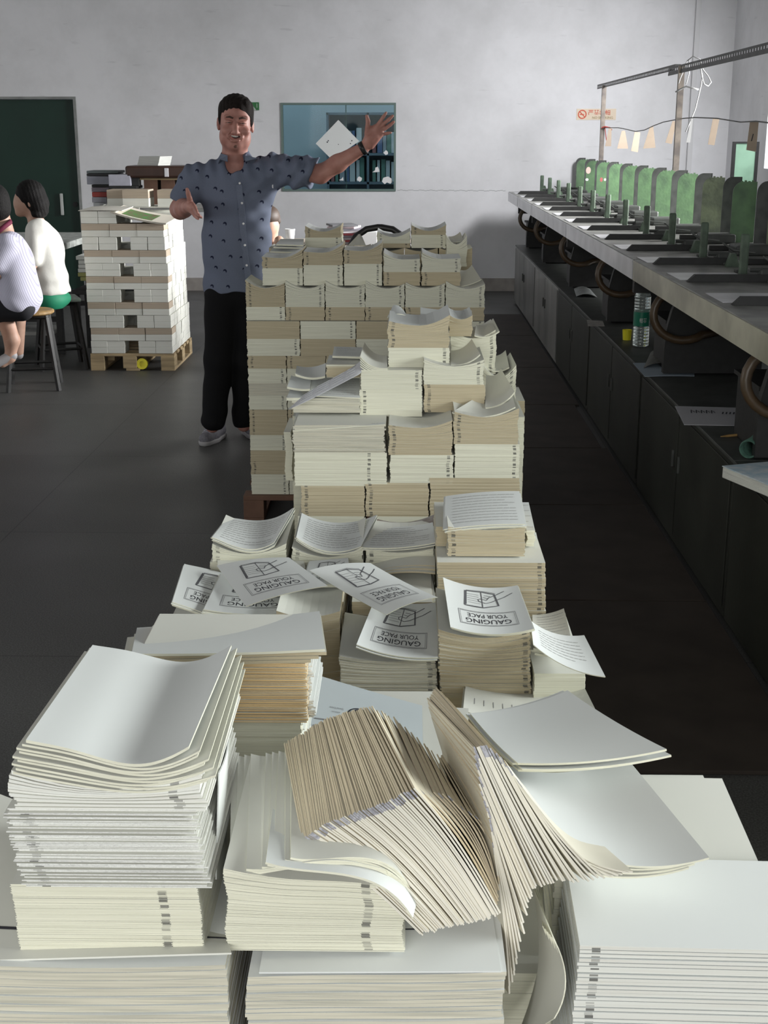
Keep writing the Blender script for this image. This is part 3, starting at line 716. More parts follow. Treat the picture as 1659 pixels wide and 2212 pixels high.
# front tier
qb(345, 1190, 860, 1345, SP, edge='grey', d=.17, jit=.003, gap=.1, label='wide bundle with printed top sheet, left end of second pallet front tier', n=24)
qb(352, 1345, 872, 1530, SP, edge='light', d=.17, mk=None, mark=.205, label='wide pale bundle under the printed one, left of second pallet', n=24)
qb(878, 1200, 1238, 1355, SP, edge='tan', mk='l', amp=.02, amp_l=.006, gap=.08, label='brown-edged bundle with curled top, middle of second pallet front tier', n=26)
qb(885, 1355, 1243, 1512, SP, edge='light', mk='r', label='pale bundle below the curled middle one, second pallet front tier', n=24)
qb(1240, 1135, 1605, 1293, SP, edge='tan', mk='l', amp=.022, amp_l=.012, gap=.08, label='brown-edged bundle with curled top, right end of second pallet front tier', n=26)
qb(1246, 1293, 1612, 1482, SP, edge='light', mk='r', label='pale bundle at the right end of second pallet, under the curled one', n=26)
b0 = zq(1662, SP)
qb(390, 1528, 748, 1700, SP, edge='tan', mk='l', label='brown-edged bundle, left of three in the bottom visible row, second pallet', n=22)
qb(750, 1510, 1105, 1700, SP, edge='tan', mk='l', label='brown-edged bundle, middle of the bottom visible row, second pallet', n=22)
qb(1108, 1482, 1612, 1700, SP, edge='tan', d=.17, label='long brown-edged bundle, right of the bottom visible row, second pallet', n=24)
qb(300, 1230, 345, 1500, SP + .22, edge='light', d=.2, label='narrow end of bundle showing at the left side of second pallet')
for i, (a, c) in enumerate(((345, 750), (752, 1108), (1110, 1612))):
    qb(a + 40, 1700, c, 2500, SP, zb=.122, edge='light', label='tall hidden stack, %s from left at the base of second pallet' % ord_(i), n=60, group='base stacks of the second pallet')
    qb(a + 20, 1140, c - 10, 2500, SP + .26, zb=.122, edge='light', label='tall stack, %s from left behind the front tier, second pallet' % ord_(i), n=60, group='base stacks of the second pallet')
    qb(a + 20, 1050, c - 10, 2500, SP + .52, zb=.122, edge='tan', label='tall stack, %s from left in the rear row, second pallet' % ord_(i), n=60, group='base stacks of the second pallet')
# second tier
T2 = SP + .14
def zc_(b, Y): return at(*c5(1000, b), Y).z
qb(722, 880, 1068, 990, T2, edge='light', mk='r', gap=.05, amp_l=.0, amp=.0, label='pale bundle with dark collating marks, left of second tier, second pallet', n=22)
qb(716, 990, 1070, 1140, T2, edge='light', mk='l', label='lower left bundle of the second tier, second pallet', n=22)
qb(1072, 850, 1412, 965, T2, edge='light', mk='r', gap=.05, amp=.015, label='pale bundle with ragged right edge, right of second tier, second pallet', n=22)
qb(1075, 960, 1420, 1115, T2, edge='tan', mk='l', label='brown-edged bundle, lower right of second tier, second pallet', n=22)
# third tier
T3 = T2 + .05
qb(873, 625, 1220, 755, T3, edge='tan', mk='l', amp=.028, amp_l=.010, gap=.06, topmat='white', label='topmost brown-edged bundle with upturned sheet, second pallet', n=24)
qb(876, 755, 1222, 885, T3, edge='light', mk='r', label='pale bundle directly under the topmost one, second pallet', n=20)
qb(1215, 590, 1350, 690, T3 + .22, edge='tan', d=.2, amp=.01, gap=.05, topmat='white', label='small brown-edged bundle just behind the topmost one, second pallet', n=16)
qb(1222, 690, 1480, 900, T3 + .23, edge='light', mk='r', amp=.02, label='pale bundle with ragged corner behind and right of the topmost, second pallet', n=26)
qb(1400, 905, 1590, 1140, T3 + .20, edge='light', mk='r', amp=.03, label='pale bundle with torn corner at the far right of second pallet', n=26)
sheet_px('folded_section', [(*c5(1058, 580), T3 + .22), (*c5(1350, 600), T3 + .22), (*c5(1345, 545), T3 + .40), (*c5(1058, 528), T3 + .40)], 'flat white section on the small bundle behind the topmost, second pallet', m='white', th=.004, sag_u=.004)
sheet_px('folded_section', [(*c5(1005, 590), T3 + .2), (*c5(872, 585), T3 + .18), (*c5(905, 517), T3 + .34), (*c5(985, 580), T3 + .34)], 'curled white section sticking up behind the topmost bundle, second pallet', m='white', th=.003, sag_u=-.012)
sheet_px('folded_section', [(*c5(1360, 685), T3 + .22), (*c5(1500, 660), T3 + .22), (*c5(1465, 590), T3 + .42), (*c5(1370, 625), T3 + .42)], 'upturned section on the ragged-cornered bundle, right of second pallet', th=.004, sag_u=.010)
sheet_px('folded_section', [(*c5(1228, 850), T2 + .02), (*c5(1392, 790), T2 + .02), (*c5(1345, 705), T2 + .25), (*c5(1228, 770), T2 + .25)], 'tan curled section in front of the ragged-cornered bundle, second pallet', th=.004, sag_u=.010)
sheet_px('folded_section', [(*c5(1455, 880), T3 + .22), (*c5(1555, 862), T3 + .22), (*c5(1535, 768), T3 + .45), (*c5(1460, 800), T3 + .45)], 'narrow curled section high on the far right bundle, second pallet', th=.004, sag_u=.006)
sheet_px('folded_section', [(*c5(1420, 1090), T2 - .05), (*c5(1585, 1000), T2 - .05), (*c5(1508, 870), T2 + .22), (*c5(1425, 905), T2 + .22)], 'large curled section sloping up at the right of second pallet', th=.004, sag_u=.012, m='top')
sheet_px('folded_section', [(*c5(1235, 1115), SP + .005), (*c5(1590, 1085), SP + .005), (*c5(1555, 960), SP + .24), (*c5(1425, 1000), SP + .24)], 'wide curled section covering the right-hand bundle, second pallet', th=.004, sag_u=.02, m='top')
# arched sections left of the topmost bundle
for i in range(5):
    S = Sheet(*[at(*c5(x, y), Y) for x, y, Y in ((722, 800 + 14 * i, T2), (874, 868 + 3 * i, T2), (870, 800 + 3 * i, T2 + .12), (745, 722 + 14 * i, T2 + .2))], sag_u=.012)
    S.build('folded_section', PM['top'], th=.0035, label='arched section leaning left of the topmost bundle, %s from the top' % ord_(i), medge=PM['light'], group='arched sections on the second pallet')
# text sheets in the left hollow
def text_sheet(pts, label, n=9, m='white', seed=2, th=.0016, fine='fineink', **kw):
    S = sheet_px('printed_section', pts, label, m=m, th=th, **kw)
    S.printed('printed_lines', PM[fine], *fine_lines(.10, .92, .12, .88, n, seed=seed, th=.018))
    return S
qb(530, 850, 735, 920, T2 + .05, edge='tan', d=.17, label='small brown-edged bundle of text sections in the left hollow, second pallet', n=14)
text_sheet([(*c5(530, 850), T2 + .05), (*c5(737, 850), T2 + .05), (*c5(735, 805), T2 + .2), (*c5(552, 800), T2 + .2)], 'printed section lying on the small left bundle, second pallet', th=.008)
text_sheet([(*c5(565, 800), T2 + .12), (*c5(738, 806), T2 + .12), (*c5(735, 752), T2 + .3), (*c5(575, 748), T2 + .3)], 'rearmost printed section in the left hollow of second pallet', th=.006, seed=5)
sheet_px('folded_section', [(*c5(358, 900), T2 + .08), (*c5(525, 912), T2 + .08), (*c5(528, 840), T2 + .25), (*c5(365, 855), T2 + .25)], 'white curved section at the back left of second pallet', m='white', th=.006, sag_u=.008)
sheet_px('folded_section', [(*c5(312, 972), T2 + .02), (*c5(440, 985), T2 + .02), (*c5(445, 925), T2 + .15), (*c5(335, 910), T2 + .15)], 'small white section hanging over the left edge of second pallet', m='white', th=.006, sag_u=.003)
sheet_px('folded_section', [(*c5(308, 1035), T2 - .02), (*c5(420, 1035), T2 - .02), (*c5(430, 1000), T2 + .1), (*c5(330, 985), T2 + .1)], 'white section under the small one at the left edge, second pallet', m='white', th=.008)
qb(340, 1040, 722, 1120, T2 - .02, edge='grey', d=.2, jit=.004, label='loose low bundle beneath the printed sheets, left of second tier', n=12)
text_sheet([(*c5(440, 1022), T2 - .02), (*c5(720, 1035), T2 - .02), (*c5(718, 925), T2 + .17), (*c5(445, 922), T2 + .17)], 'white printed sheet half under the twisted strip, second pallet', th=.003, seed=8)
text_sheet([(*c5(342, 1218), SP - .002), (*c5(862, 1183), SP - .002), (*c5(845, 1130), SP + .2), (*c5(365, 1100), SP + .2)], 'large printed sheet lying on the wide left bundle, second pallet', n=8, seed=9, th=.003)
# twisted strip
P_ = [(308, 1110, .0), (380, 1058, .0), (470, 1005, .0), (560, 958, .0), (640, 915, .0), (700, 880, .0), (735, 850, .02)]
W_ = [6, 58, 74, 76, 80, 86, 120]
vs = []; fs = []
for i, ((a, b_, dy), wd) in enumerate(zip(P_, W_)):
    Y = T2 - .13 + .02 * i
    vs += [at(*c5(a, b_ + wd * .5 - 10), Y), at(*c5(a + wd * .15, b_ - wd * .5), Y + .03 + .01 * i)]
    if i: fs.append((2 * i - 2, 2 * i, 2 * i + 1, 2 * i - 1))
b = MB(); b.add(vs, fs); st = recenter(b.build('twisted_paper_strip', mat('greyish_proof_paper', (0.60, 0.60, 0.63), 0.7, noise=.05), smooth=True))
md = st.modifiers.new('sol', 'SOLIDIFY'); md.thickness = .001
md = st.modifiers.new('sub', 'SUBSURF'); md.levels = 2; md.render_levels = 2
tag(st, 'twisted grey printed strip curling across the sheets on second pallet', 'paper')
b = MB()
for k in range(1, 5):
    for i in range(1, 5):
        a0, a1 = Vector(vs[2 * i]), Vector(vs[2 * i + 1]); c0, c1 = Vector(vs[2 * i + 2]), Vector(vs[2 * i + 3]); t = k / 5
        p = a0.lerp(a1, t) + Vector((0, -.003, .003)); q = c0.lerp(c1, t) + Vector((0, -.003, .003)); q = p.lerp(q, .8); e = Vector((0, 0, .002))
        b.add([p, q, q + e, p + e], [(0, 1, 2, 3)])
pr = b.build('printed_lines', PM['greyink'], st); pr.location = -Vector(st.location)

# ============================================================ third group: stacks with the title page on top
TP = 2.28
G3_ = 'section stacks of the third group'
def pb(x0, y0, x1, y1, Y, **kw):
    A = at(x0, y1, Y); C = at(x1, y1, Y); zt = at((x0 + x1) / 2, y0, Y).z; zb = kw.pop('zb', A.z)
    w = C.x - A.x - .003; mk = kw.pop('mk', None)
    if mk: kw['mark'] = .012 if mk == 'l' else w - .012
    kw.setdefault('cat', 'paper stack'); n = kw.pop('n', max(8, int((zt - zb) / .004))); rz = kw.pop('rz', 0)
    return bundle('section_stack', w, kw.pop('d', .235), zt - zb, n, ((A.x + C.x) / 2, Y, zb), rz, **kw)
pallet('pallet', -.40, .30, 2.25, 3.15, m_redwood, 'wooden pallet under the title page stacks, hidden in the aisle', h=.12)
zbase3 = .122
zt3 = at(1050, 1512, TP).z
# base stacks carrying them
for i, (x0, x1) in enumerate(((735, 940), (948, 1150))):
    pb(x0 + 2, 1512, x1, 1700, TP + .004, zb=zbase3, edge='tan', label='tall base stack under the %s title page stack' % ['left', 'right'][i], n=80, group='base stacks of the third group')
o = pb(950, 1378, 1148, 1512, TP, edge='tan', mk=None, mark=.16, amp=.013, amp_l=.013, jit=.0022, gap=.06, bow=-.004, label='right title page stack, tan edges, front right of third group', n=48, lean=(-.006, .01))
o = pb(738, 1432, 948, 1512, TP - .0, edge='grey', mk='r', jit=.002, gap=.08, lean=(-.006, .008), amp=.004, amp_l=.010, label='centre title page stack with grey edges and ragged marks', n=36)
zc3 = at(850, 1512, TP).z
S = sheet_px('title_section', [(973, 1354, TP), (1153, 1358, TP), (1118, 1264, TP + .24), (957, 1247, TP + .24)], 'title page section on top of the right stack', th=.002, m='white', sag_u=.013, layers=3, seed=5); title_print(S)
S = sheet_px('title_section', [(770, 1392, TP), (946, 1420, TP), (946, 1300, TP + .24), (812, 1288, TP + .24)], 'title page section lying on the centre grey-edged stack', th=.002, m='white', sag_u=.010, layers=3, seed=6); title_print(S)
# left group of title stacks, further back
Lp = 2.50
pb(600, 1330, 738, 1512, Lp - .06, zb=zbase3, edge='tan', d=.23, label='tall stack left of the centre title stack, seen on its long side', n=90, amp=.01)
pb(440, 1334, 650, 1440, Lp - .02, zb=zbase3, edge='light', mk='r', jit=.002, gap=.08, label='pale stack under the tilted title page, left middle of third group', n=90, amp=.012)
pb(372, 1330, 442, 1420, Lp, zb=zbase3, edge='tan', jit=.002, label='narrow leftmost stack of the third group', n=90)
S = sheet_px('title_section', [(372, 1300, Lp), (520, 1322, Lp), (560, 1228, Lp + .24), (398, 1218, Lp + .24)], 'leftmost title page section, half covered, third group', th=.002, m='white', sag_u=.014, layers=4, seed=7, hump=.004); title_print(S)
S = sheet_px('title_section', [(440, 1316, Lp - .02), (650, 1322, Lp - .02), (620, 1240, Lp + .2), (478, 1238, Lp + .2)], 'title page section partly hidden under the tilted one', th=.002, m='white', sag_u=.008, layers=4, seed=8); title_print(S)
S = Sheet(at(532, 1322, Lp - .03) + Vector((0, 0, .012)), at(708, 1278, Lp - .05) + Vector((0, 0, .012)), at(624, 1204, Lp + .18), at(468, 1222, Lp + .2), sag_u=-.006)
S.build('title_section', PM['white'], th=.0016, label='loose tilted title page lying across the left stacks', cat='paper', medge=PM['light']); title_print(S)
pb(655, 1300, 745, 1400, Lp + .05, zb=zbase3, edge='tan', label='tan stack behind the loose title pages, centre left', n=80)
S = sheet_px('title_section', [(655, 1262, Lp + .08), (760, 1262, Lp + .08), (752, 1205, Lp + .26), (668, 1212, Lp + .26)], 'partly hidden title page behind the two loose ones', th=.004, m='white', layers=2); title_print(S)
S = Sheet(at(835, 1328, TP + .12), at(945, 1290, TP + .12), at(800, 1216, TP + .34), at(668, 1232, TP + .3), sag_u=-.008, sag_v=.006)
S.build('title_section', PM['white'], th=.0016, label='loose title page bridging the centre and left stacks', cat='paper', medge=PM['light']); title_print(S)
pb(760, 1300, 935, 1420, TP + .26, zb=zbase3, edge='tan', label='tan stack behind the centre title stack', n=90)
S = sheet_px('title_section', [(790, 1290, TP + .28), (940, 1292, TP + .28), (930, 1228, TP + .5), (840, 1238, TP + .5)], 'title page at the back, under the bridging one', th=.003, m='white', layers=3, sag_u=.010); title_print(S)
# back row of the third group
Bp = 2.78
zB3 = at(540, 1212, Bp).z
for i, (x0, x1, yt, am) in enumerate(((458, 620, 1192, .02), (630, 785, 1199, .02), (790, 938, 1192, .008))):
    pb(x0, yt, x1, 1215, Bp, edge='light', mk='l', amp=am, amp_l=am * .9, gap=.08, label='pale stack with collating marks, %s in the back row of third group' % ['left', 'middle', 'right'][i], n=18, cat='paper stack')
    pb(x0, 1215, x1, 1400, Bp + .002, zb=zbase3, edge='light', label='base stack %s from left in the back row, third group' % ord_(i), n=90, group='base stacks of the third group')
text_sheet([(458, 1160, Bp), (592, 1172, Bp), (636, 1096, Bp + .24), (492, 1118, Bp + .24)], 'curled text section on the back left stack, third group', th=.002, layers=5, sag_u=.020, n=11, seed=12, asym=.3)
text_sheet([(640, 1160, Bp), (780, 1180, Bp), (815, 1112, Bp + .24), (652, 1108, Bp + .24)], 'curled text section on the back middle stack, third group', th=.002, layers=4, sag_u=.022, n=11, seed=13)
text_sheet([(780, 1182, Bp), (940, 1172, Bp), (935, 1128, Bp + .2), (800, 1136, Bp + .2)], 'text section in front of the folded photo page, third group', th=.002, layers=3, sag_u=.006, n=9, seed=14)
m_photo = mat('brown_photo_print', (0.17, 0.12, 0.10), 0.4, noise=0.5, nscale=22, col2=(0.42, 0.40, 0.40))
S = Sheet(at(806, 1142, Bp + .18), at(938, 1134, Bp + .18), at(944, 1108, Bp + .24), at(812, 1120, Bp + .26), sag_u=.016); S.build('photo_page', m_photo, th=.002, label='brown photographic page curling behind the right back-row stack', cat='paper')
# arched sheets with a black border line in front of the back row
for i in range(3):
    S = Sheet(at(795 - 4 * i, 1238 + 5 * i, Bp - .06 - .02 * i), at(940, 1222 + 8 * i, Bp - .06 - .02 * i), at(940, 1186 + 8 * i, Bp + .05), at(800, 1208 + 6 * i, Bp + .05), sag_u=-.008)
    S.build('bordered_section', PM['top'], th=.003, label='arched section with a black border line, %s of three from top' % ord_(i), cat='paper', medge=PM['tan'])
    S.printed('border_line', PM['ink'], *rects_uv([(.02, .80, .98, .93)], 12), lift=.0012)
S = Sheet(at(470, 1226, Bp - .05), at(660, 1228, Bp - .05), at(655, 1205, Bp + .02), at(470, 1204, Bp + .02)); S.build('bordered_section', PM['top'], th=.003, label='flat section with a black border line before the back left stacks', cat='paper', medge=PM['tan'])
S.printed('border_line', PM['ink'], *rects_uv([(.02, .80, .98, .90)], 8))
# right: long stack with a smaller one on it
Rp = 2.62
pb(944, 1215, 1178, 1330, Rp, zb=zbase3, edge='tan', mk='r', d=.17, jit=.002, gap=.1, label='wide tan stack at the right back of third group', n=100, topmat='top')
zR = at(1060, 1213, Rp).z
a_ = at(967, 1205, Rp + .03); c_ = at(1133, 1205, Rp + .03); zt = at(1050, 1142, Rp + .03).z
bundle('section_stack', c_.x - a_.x, .2, zt - zR - .004, 18, ((a_.x + c_.x) / 2, Rp + .03, zR + .002), label='brown-edged stack sitting on the wide right stack', cat='paper stack', edge='tan', mark=.012, amp=.006, gap=.05)
pb(940, 1138, 970, 1210, Rp + .10, edge='tan', d=.2, zb=zR + .002, label='thin stack edge just left of the brown-edged right stack', n=16)
pb(1135, 1146, 1155, 1212, Rp + .10, edge='light', d=.2, zb=zR + .002, label='thin pale stack edge just right of the brown-edged stack', n=16)
text_sheet([(960, 1143, Rp + .03), (1135, 1132, Rp + .03), (1122, 1061, Rp + .25), (962, 1072, Rp + .25)], 'text section arched on the right back stack, third group', th=.002, layers=5, sag_u=-.004, n=10, seed=15, curl=.0)
text_sheet([(1130, 1148, Rp + .10), (1156, 1147, Rp + .10), (1142, 1085, Rp + .3), (1120, 1085, Rp + .3)], 'narrow text section at the far right of third group', th=.004, n=5)
text_sheet([(1135, 1215, Rp + .01), (1172, 1215, Rp + .01), (1158, 1150, Rp + .22), (1135, 1150, Rp + .22)], 'right-hand text sheet showing on the wide stack', th=.003, n=5, seed=31)
# loose sheets at the right
S = Sheet(at(1152, 1392, TP - .05), at(1308, 1462, TP - .12), at(1262, 1372, TP + .08), at(1146, 1340, TP + .1), sag_u=.012)
S.build('printed_section', PM['white'], th=.0016, label='loose page sticking out to the right of the right title stack', cat='paper', medge=PM['light']); S.printed('printed_lines', PM['fineink'], *fine_lines(.15, .85, .25, .8, 7, th=.014, seed=21))
S = Sheet(at(1152, 1400, TP + .02), at(1238, 1400, TP + .02), at(1218, 1314, TP + .28), at(1150, 1328, TP + .28), sag_u=.004)
S.build('printed_section', PM['top'], th=.004, layers=3, label='large page behind the loose right one, third group', cat='paper', medge=PM['light']); S.printed('printed_lines', PM['fineink'], *fine_lines(.15, .95, .1, .9, 12, th=.01, seed=22))
S = Sheet(at(1000, 1535, TP - .14), at(1290, 1540, TP - .16), at(1240, 1440, TP + .12), at(1010, 1440, TP + .12), sag_u=.018)
S.build('ruled_sheet', PM['top'], th=.003, layers=2, label='wide sheet with rows of tick marks under the right title stack', cat='paper', medge=PM['light'])
S.printed('tick_marks', PM['greyink'], *rects_uv([(.08 + .075 * i, .2, .085 + .075 * i, .32) for i in range(12)]))
pb(1150, 1455, 1262, 1560, TP - .02, zb=zbase3, edge='light', label='tall stack under the ruled sheet at the right', n=80, d=.3)
# ============================================================ foreground group
G4_ = 'foreground section stacks'
pallet('pallet', -.46, .50, 1.06, 1.98, m_redwood, 'wooden pallet under the foreground stacks, below the picture edge')
FY = 1.10
def fb(x0, y0, x1, y1, Y, name='section_stack', **kw):
    A = at(x0, y1, Y); C = at(x1, y1, Y); zt = at((x0 + x1) / 2, y0, Y).z; zb = kw.pop('zb', A.z)
    w = C.x - A.x; mk = kw.pop('mk', None)
    if mk is not None: kw['mark'] = mk if mk >= 0 else w + mk
    kw.setdefault('cat', 'paper stack'); n = kw.pop('n', max(8, int((zt - zb) / .0032)))
    return bundle(name, w, kw.pop('d', .235), zt - zb, n, ((A.x + C.x) / 2, Y, zb), kw.pop('rz', 0), **kw)
ztF1 = at(800, 2105, FY).z
fb(540, 2108, 1087, 2300, FY, zb=.45, edge='grey', d=.20, jit=.0022, gap=.18, amp=.006, amp_l=-.003, label='grey-edged wide stack at the bottom centre of the picture', n=90, topmat='white', puff=1)
fb(-150, 2088, 498, 2300, FY - .005, zb=.45, edge='grey', d=.24, jit=.0018, gap=.12, amp=.004, label='grey-edged wide stack at the bottom left corner', n=90, topmat='white')
fb(545, 2108, 1080, 2300, FY + .225, zb=.45, edge='grey', label='wide stack hidden behind the bottom centre stack', n=60)
for i, (x0, x1) in enumerate(((-150, 498), (540, 1087), (1205, 1900))):
    A = at(x0, 2108, FY); C = at(x1, 2108, FY)
    bundle('section_stack', C.x - A.x, .42, .45 - .122, 40, ((A.x + C.x) / 2, FY + .01, .122), label='low stack on the pallet under the %s foreground stack' % ['left', 'centre', 'right'][i], cat='paper stack', edge='tan')
# right front stack: white edge with black collating marks stepping
zR1 = at(1205, 2046, FY + .02).z
A = at(1205, 2046, FY + .02)
bundle('section_stack', .243, .165, zR1 - .45, 100, (A.x + .1215, FY + .02, .45), radians(-1.5), label='white stack with stepped black marks at the bottom right corner', cat='paper stack', edge='wedge', jit=.0010, gap=.22, mark=.016, mark_step=.0, topmat='white', lean=(.022, -.0), seed=77)
bundle('section_stack', .225, .20, zR1 - .45 - .012, 60, (A.x + .130, FY + .20, .45), radians(-1.5), label='cream stack directly behind the bottom right white stack', cat='paper stack', edge='light', jit=.0012, topmat='top')
# curved sheets hanging at the left of the right stack
for i in range(6):
    S = Sheet(at(1130 - 3 * i, 2240, FY + .06 + .012 * i), at(1196 - 4 * i, 2200, FY + .01 + .01 * i), at(1196 - 5 * i, 2030 - 6 * i, FY + .03 + .015 * i), at(1150 + 4 * i, 1915 - 2 * i, FY + .17 + .012 * i), sag_v=.012)
    S.build('folded_section', PM['top'], th=.0014, label='section standing on edge against the bottom right stack, %s from the right' % ord_(i), medge=PM['light'], group='sections standing against the right stack')
S = Sheet(at(1002, 1886, FY + .19), at(1622, 1880, FY + .19), at(1545, 1726, FY + .46), at(1430, 1722, FY + .46), sag_u=.004)
S.build('blank_section', PM['top'], th=.003, label='large blank sheet behind the bottom right white stack', cat='paper', medge=PM['light'])
# left tall pile of three
LY = 1.12
zL0 = at(240, 2062, LY).z
fb(45, 1912, 442, 2055, LY, edge='light', mk=-.035, d=.25, jit=.0008, amp=.0, label='lowest smooth stack of the left foreground pile', lean=(-.004, 0), n=80)
fb(52, 1748, 452, 1914, LY, edge='rough', mk=.020, d=.245, jit=.0035, label='middle rough-edged stack of the left foreground pile', lean=(-.012, 0), n=60, gap=.12)
fb(34, 1694, 446, 1750, LY, edge='wedge', mk=-.026, d=.25, jit=.0018, gap=.16, amp=.017, amp_l=.015, label='upper stack of the left foreground pile, edges splaying', n=14, lean=(-.004, -.004))
zL3 = at(240, 1640, LY).z
_tp = [at(56, 1598, LY - .004), at(408, 1612, LY - .004), at(500, 1393, LY + .25), at(200, 1393, LY + .25)]
_wd = [(.004, .010), (.010, .008), (.008, .018), (.014, .014), (.010, .022), (.016, .012), (.012, .024), (.015, .016)]
for i in range(8):
    dz = -.0042 * (i + 1); a_, c_ = _wd[i]
    S = Sheet(_tp[0] + Vector((-a_, .001 * (i % 3), dz)), _tp[1] + Vector((c_, -.001 * (i % 2), dz)), _tp[2] + Vector((c_ * .6, .002, dz)), _tp[3] + Vector((-a_, .002, dz)), sag_u=.017 - .0004 * i, hump=.006 - .0005 * i)
    S.build('blank_section', PM['top'], th=.0022, nu=30, label='blank folded section on the left foreground pile, %s below the top one' % ord_(i), cat='paper', medge=PM['light'], group='loose sections on the left foreground pile')
S = Sheet(at(56, 1598, LY - .004), at(408, 1612, LY - .004), at(500, 1393, LY + .25), at(200, 1393, LY + .25), sag_u=.017, hump=.006)
S.build('blank_section', PM['white'], th=.003, nu=30, label='topmost blank section on the left pile, curling in an S shape', cat='paper', medge=PM['light'])
# sheets behind, standing along the right side of the left pile, catching the window light
for i in (3,):
    x = 448 + 9 * i
    S = Sheet(at(x - 10, 1912 - 4 * i, LY + .04 + .01 * i), at(x + 12, 1895, LY + .22), at(x + 16, 1560 + 8 * i, LY + .24), at(x - 4, 1610 + 20 * i, LY + .05), sag_u=.003)
    S.build('folded_section', PM['white'], th=.0014, label='bright upright section leaning along the right side of the left pile', cat='paper')
# sheets under left pile and in the corner, with a dark border line
for i, pts in enumerate(([(-60, 2075), (500, 2058), (455, 1890), (-40, 1700)],)):
    S = Sheet(*[at(x, y, Y) for (x, y), Y in zip(pts, (FY + .004, FY + .004, FY + .2, FY + .34))], sag_u=.0)
    S.build('bordered_section', PM['top'], th=.002, label='sheet with a black border line under the left foreground pile', cat='paper')
    S.printed('border_line', PM['ink'], *rects_uv([(0, .155, 1, .17)], 10))
# centre-left stack with bowed sections
CY = 1.125
fb(492, 1905, 872, 2052, CY, edge='light', mk=-.036, d=.245, jit=.0008, amp=-.006, amp_l=.014, gap=.04, label='smooth pale stack at the front, left of the fanned sections', n=84)
S = Sheet(at(480, 2055, FY + .004), at(932, 2032, FY + .004), at(1072, 1960, FY + .12), at(560, 1960, FY + .2))
zz = ztF1
S = Sheet(Vector((at(560, 2108, FY).x, FY - .001, ztF1 + .002)), Vector((at(1082, 2100, FY).x, FY - .001, ztF1 + .006)), Vector((at(1082, 2100, FY).x - .004, FY + .19, ztF1 + .006)), Vector((at(560, 2108, FY).x, FY + .19, ztF1 + .002)), sag_u=.0)
S.build('bordered_section', PM['white'], th=.0016, label='white sheet with a dark printed rule on the bottom centre stack', cat='paper')
S.printed('printed_rule', PM['ink'], *rects_uv([(.18, .36, .72, .372)], 8))
# sections curving over the top of that stack: from flat left part, to the drooping right end
for i in range(9):
    t = i / 8
    x0 = 496 + 12 * i + (22 if i > 3 else 0) + (14 if i > 6 else 0)
    yb = 1892 - 5 * i
    S = Sheet(at(x0, yb, CY + .004), at(872 + 3 * i - (40 if i < 3 else 0), 1900 + 5 * i - (22 if i < 3 else 0), CY - .004), at(640 + 28 * i, 1680 + 6 * i, CY + .22), at(500 + 14 * i + (18 if i > 3 else 0), 1634 - 2 * i, CY + .245), sag_u=-.010 - .002 * i, asym=.6)
    S.build('folded_section', PM['top'], th=.0022, nu=24, label='section curving over the pale front stack, %s from the bottom' % ord_(i), cat='paper', medge=PM['light'], group='curving sections over the pale front stack')
S = Sheet(at(574, 1862, CY - .006), at(892, 1982, CY - .035), at(915, 1890, CY + .04), at(600, 1660, CY + .22), sag_u=-.020, asym=.7)
S.build('folded_section', PM['white'], th=.0022, nu=30, label='white section drooping over the right edge of the pale stack', cat='paper', medge=PM['light'])

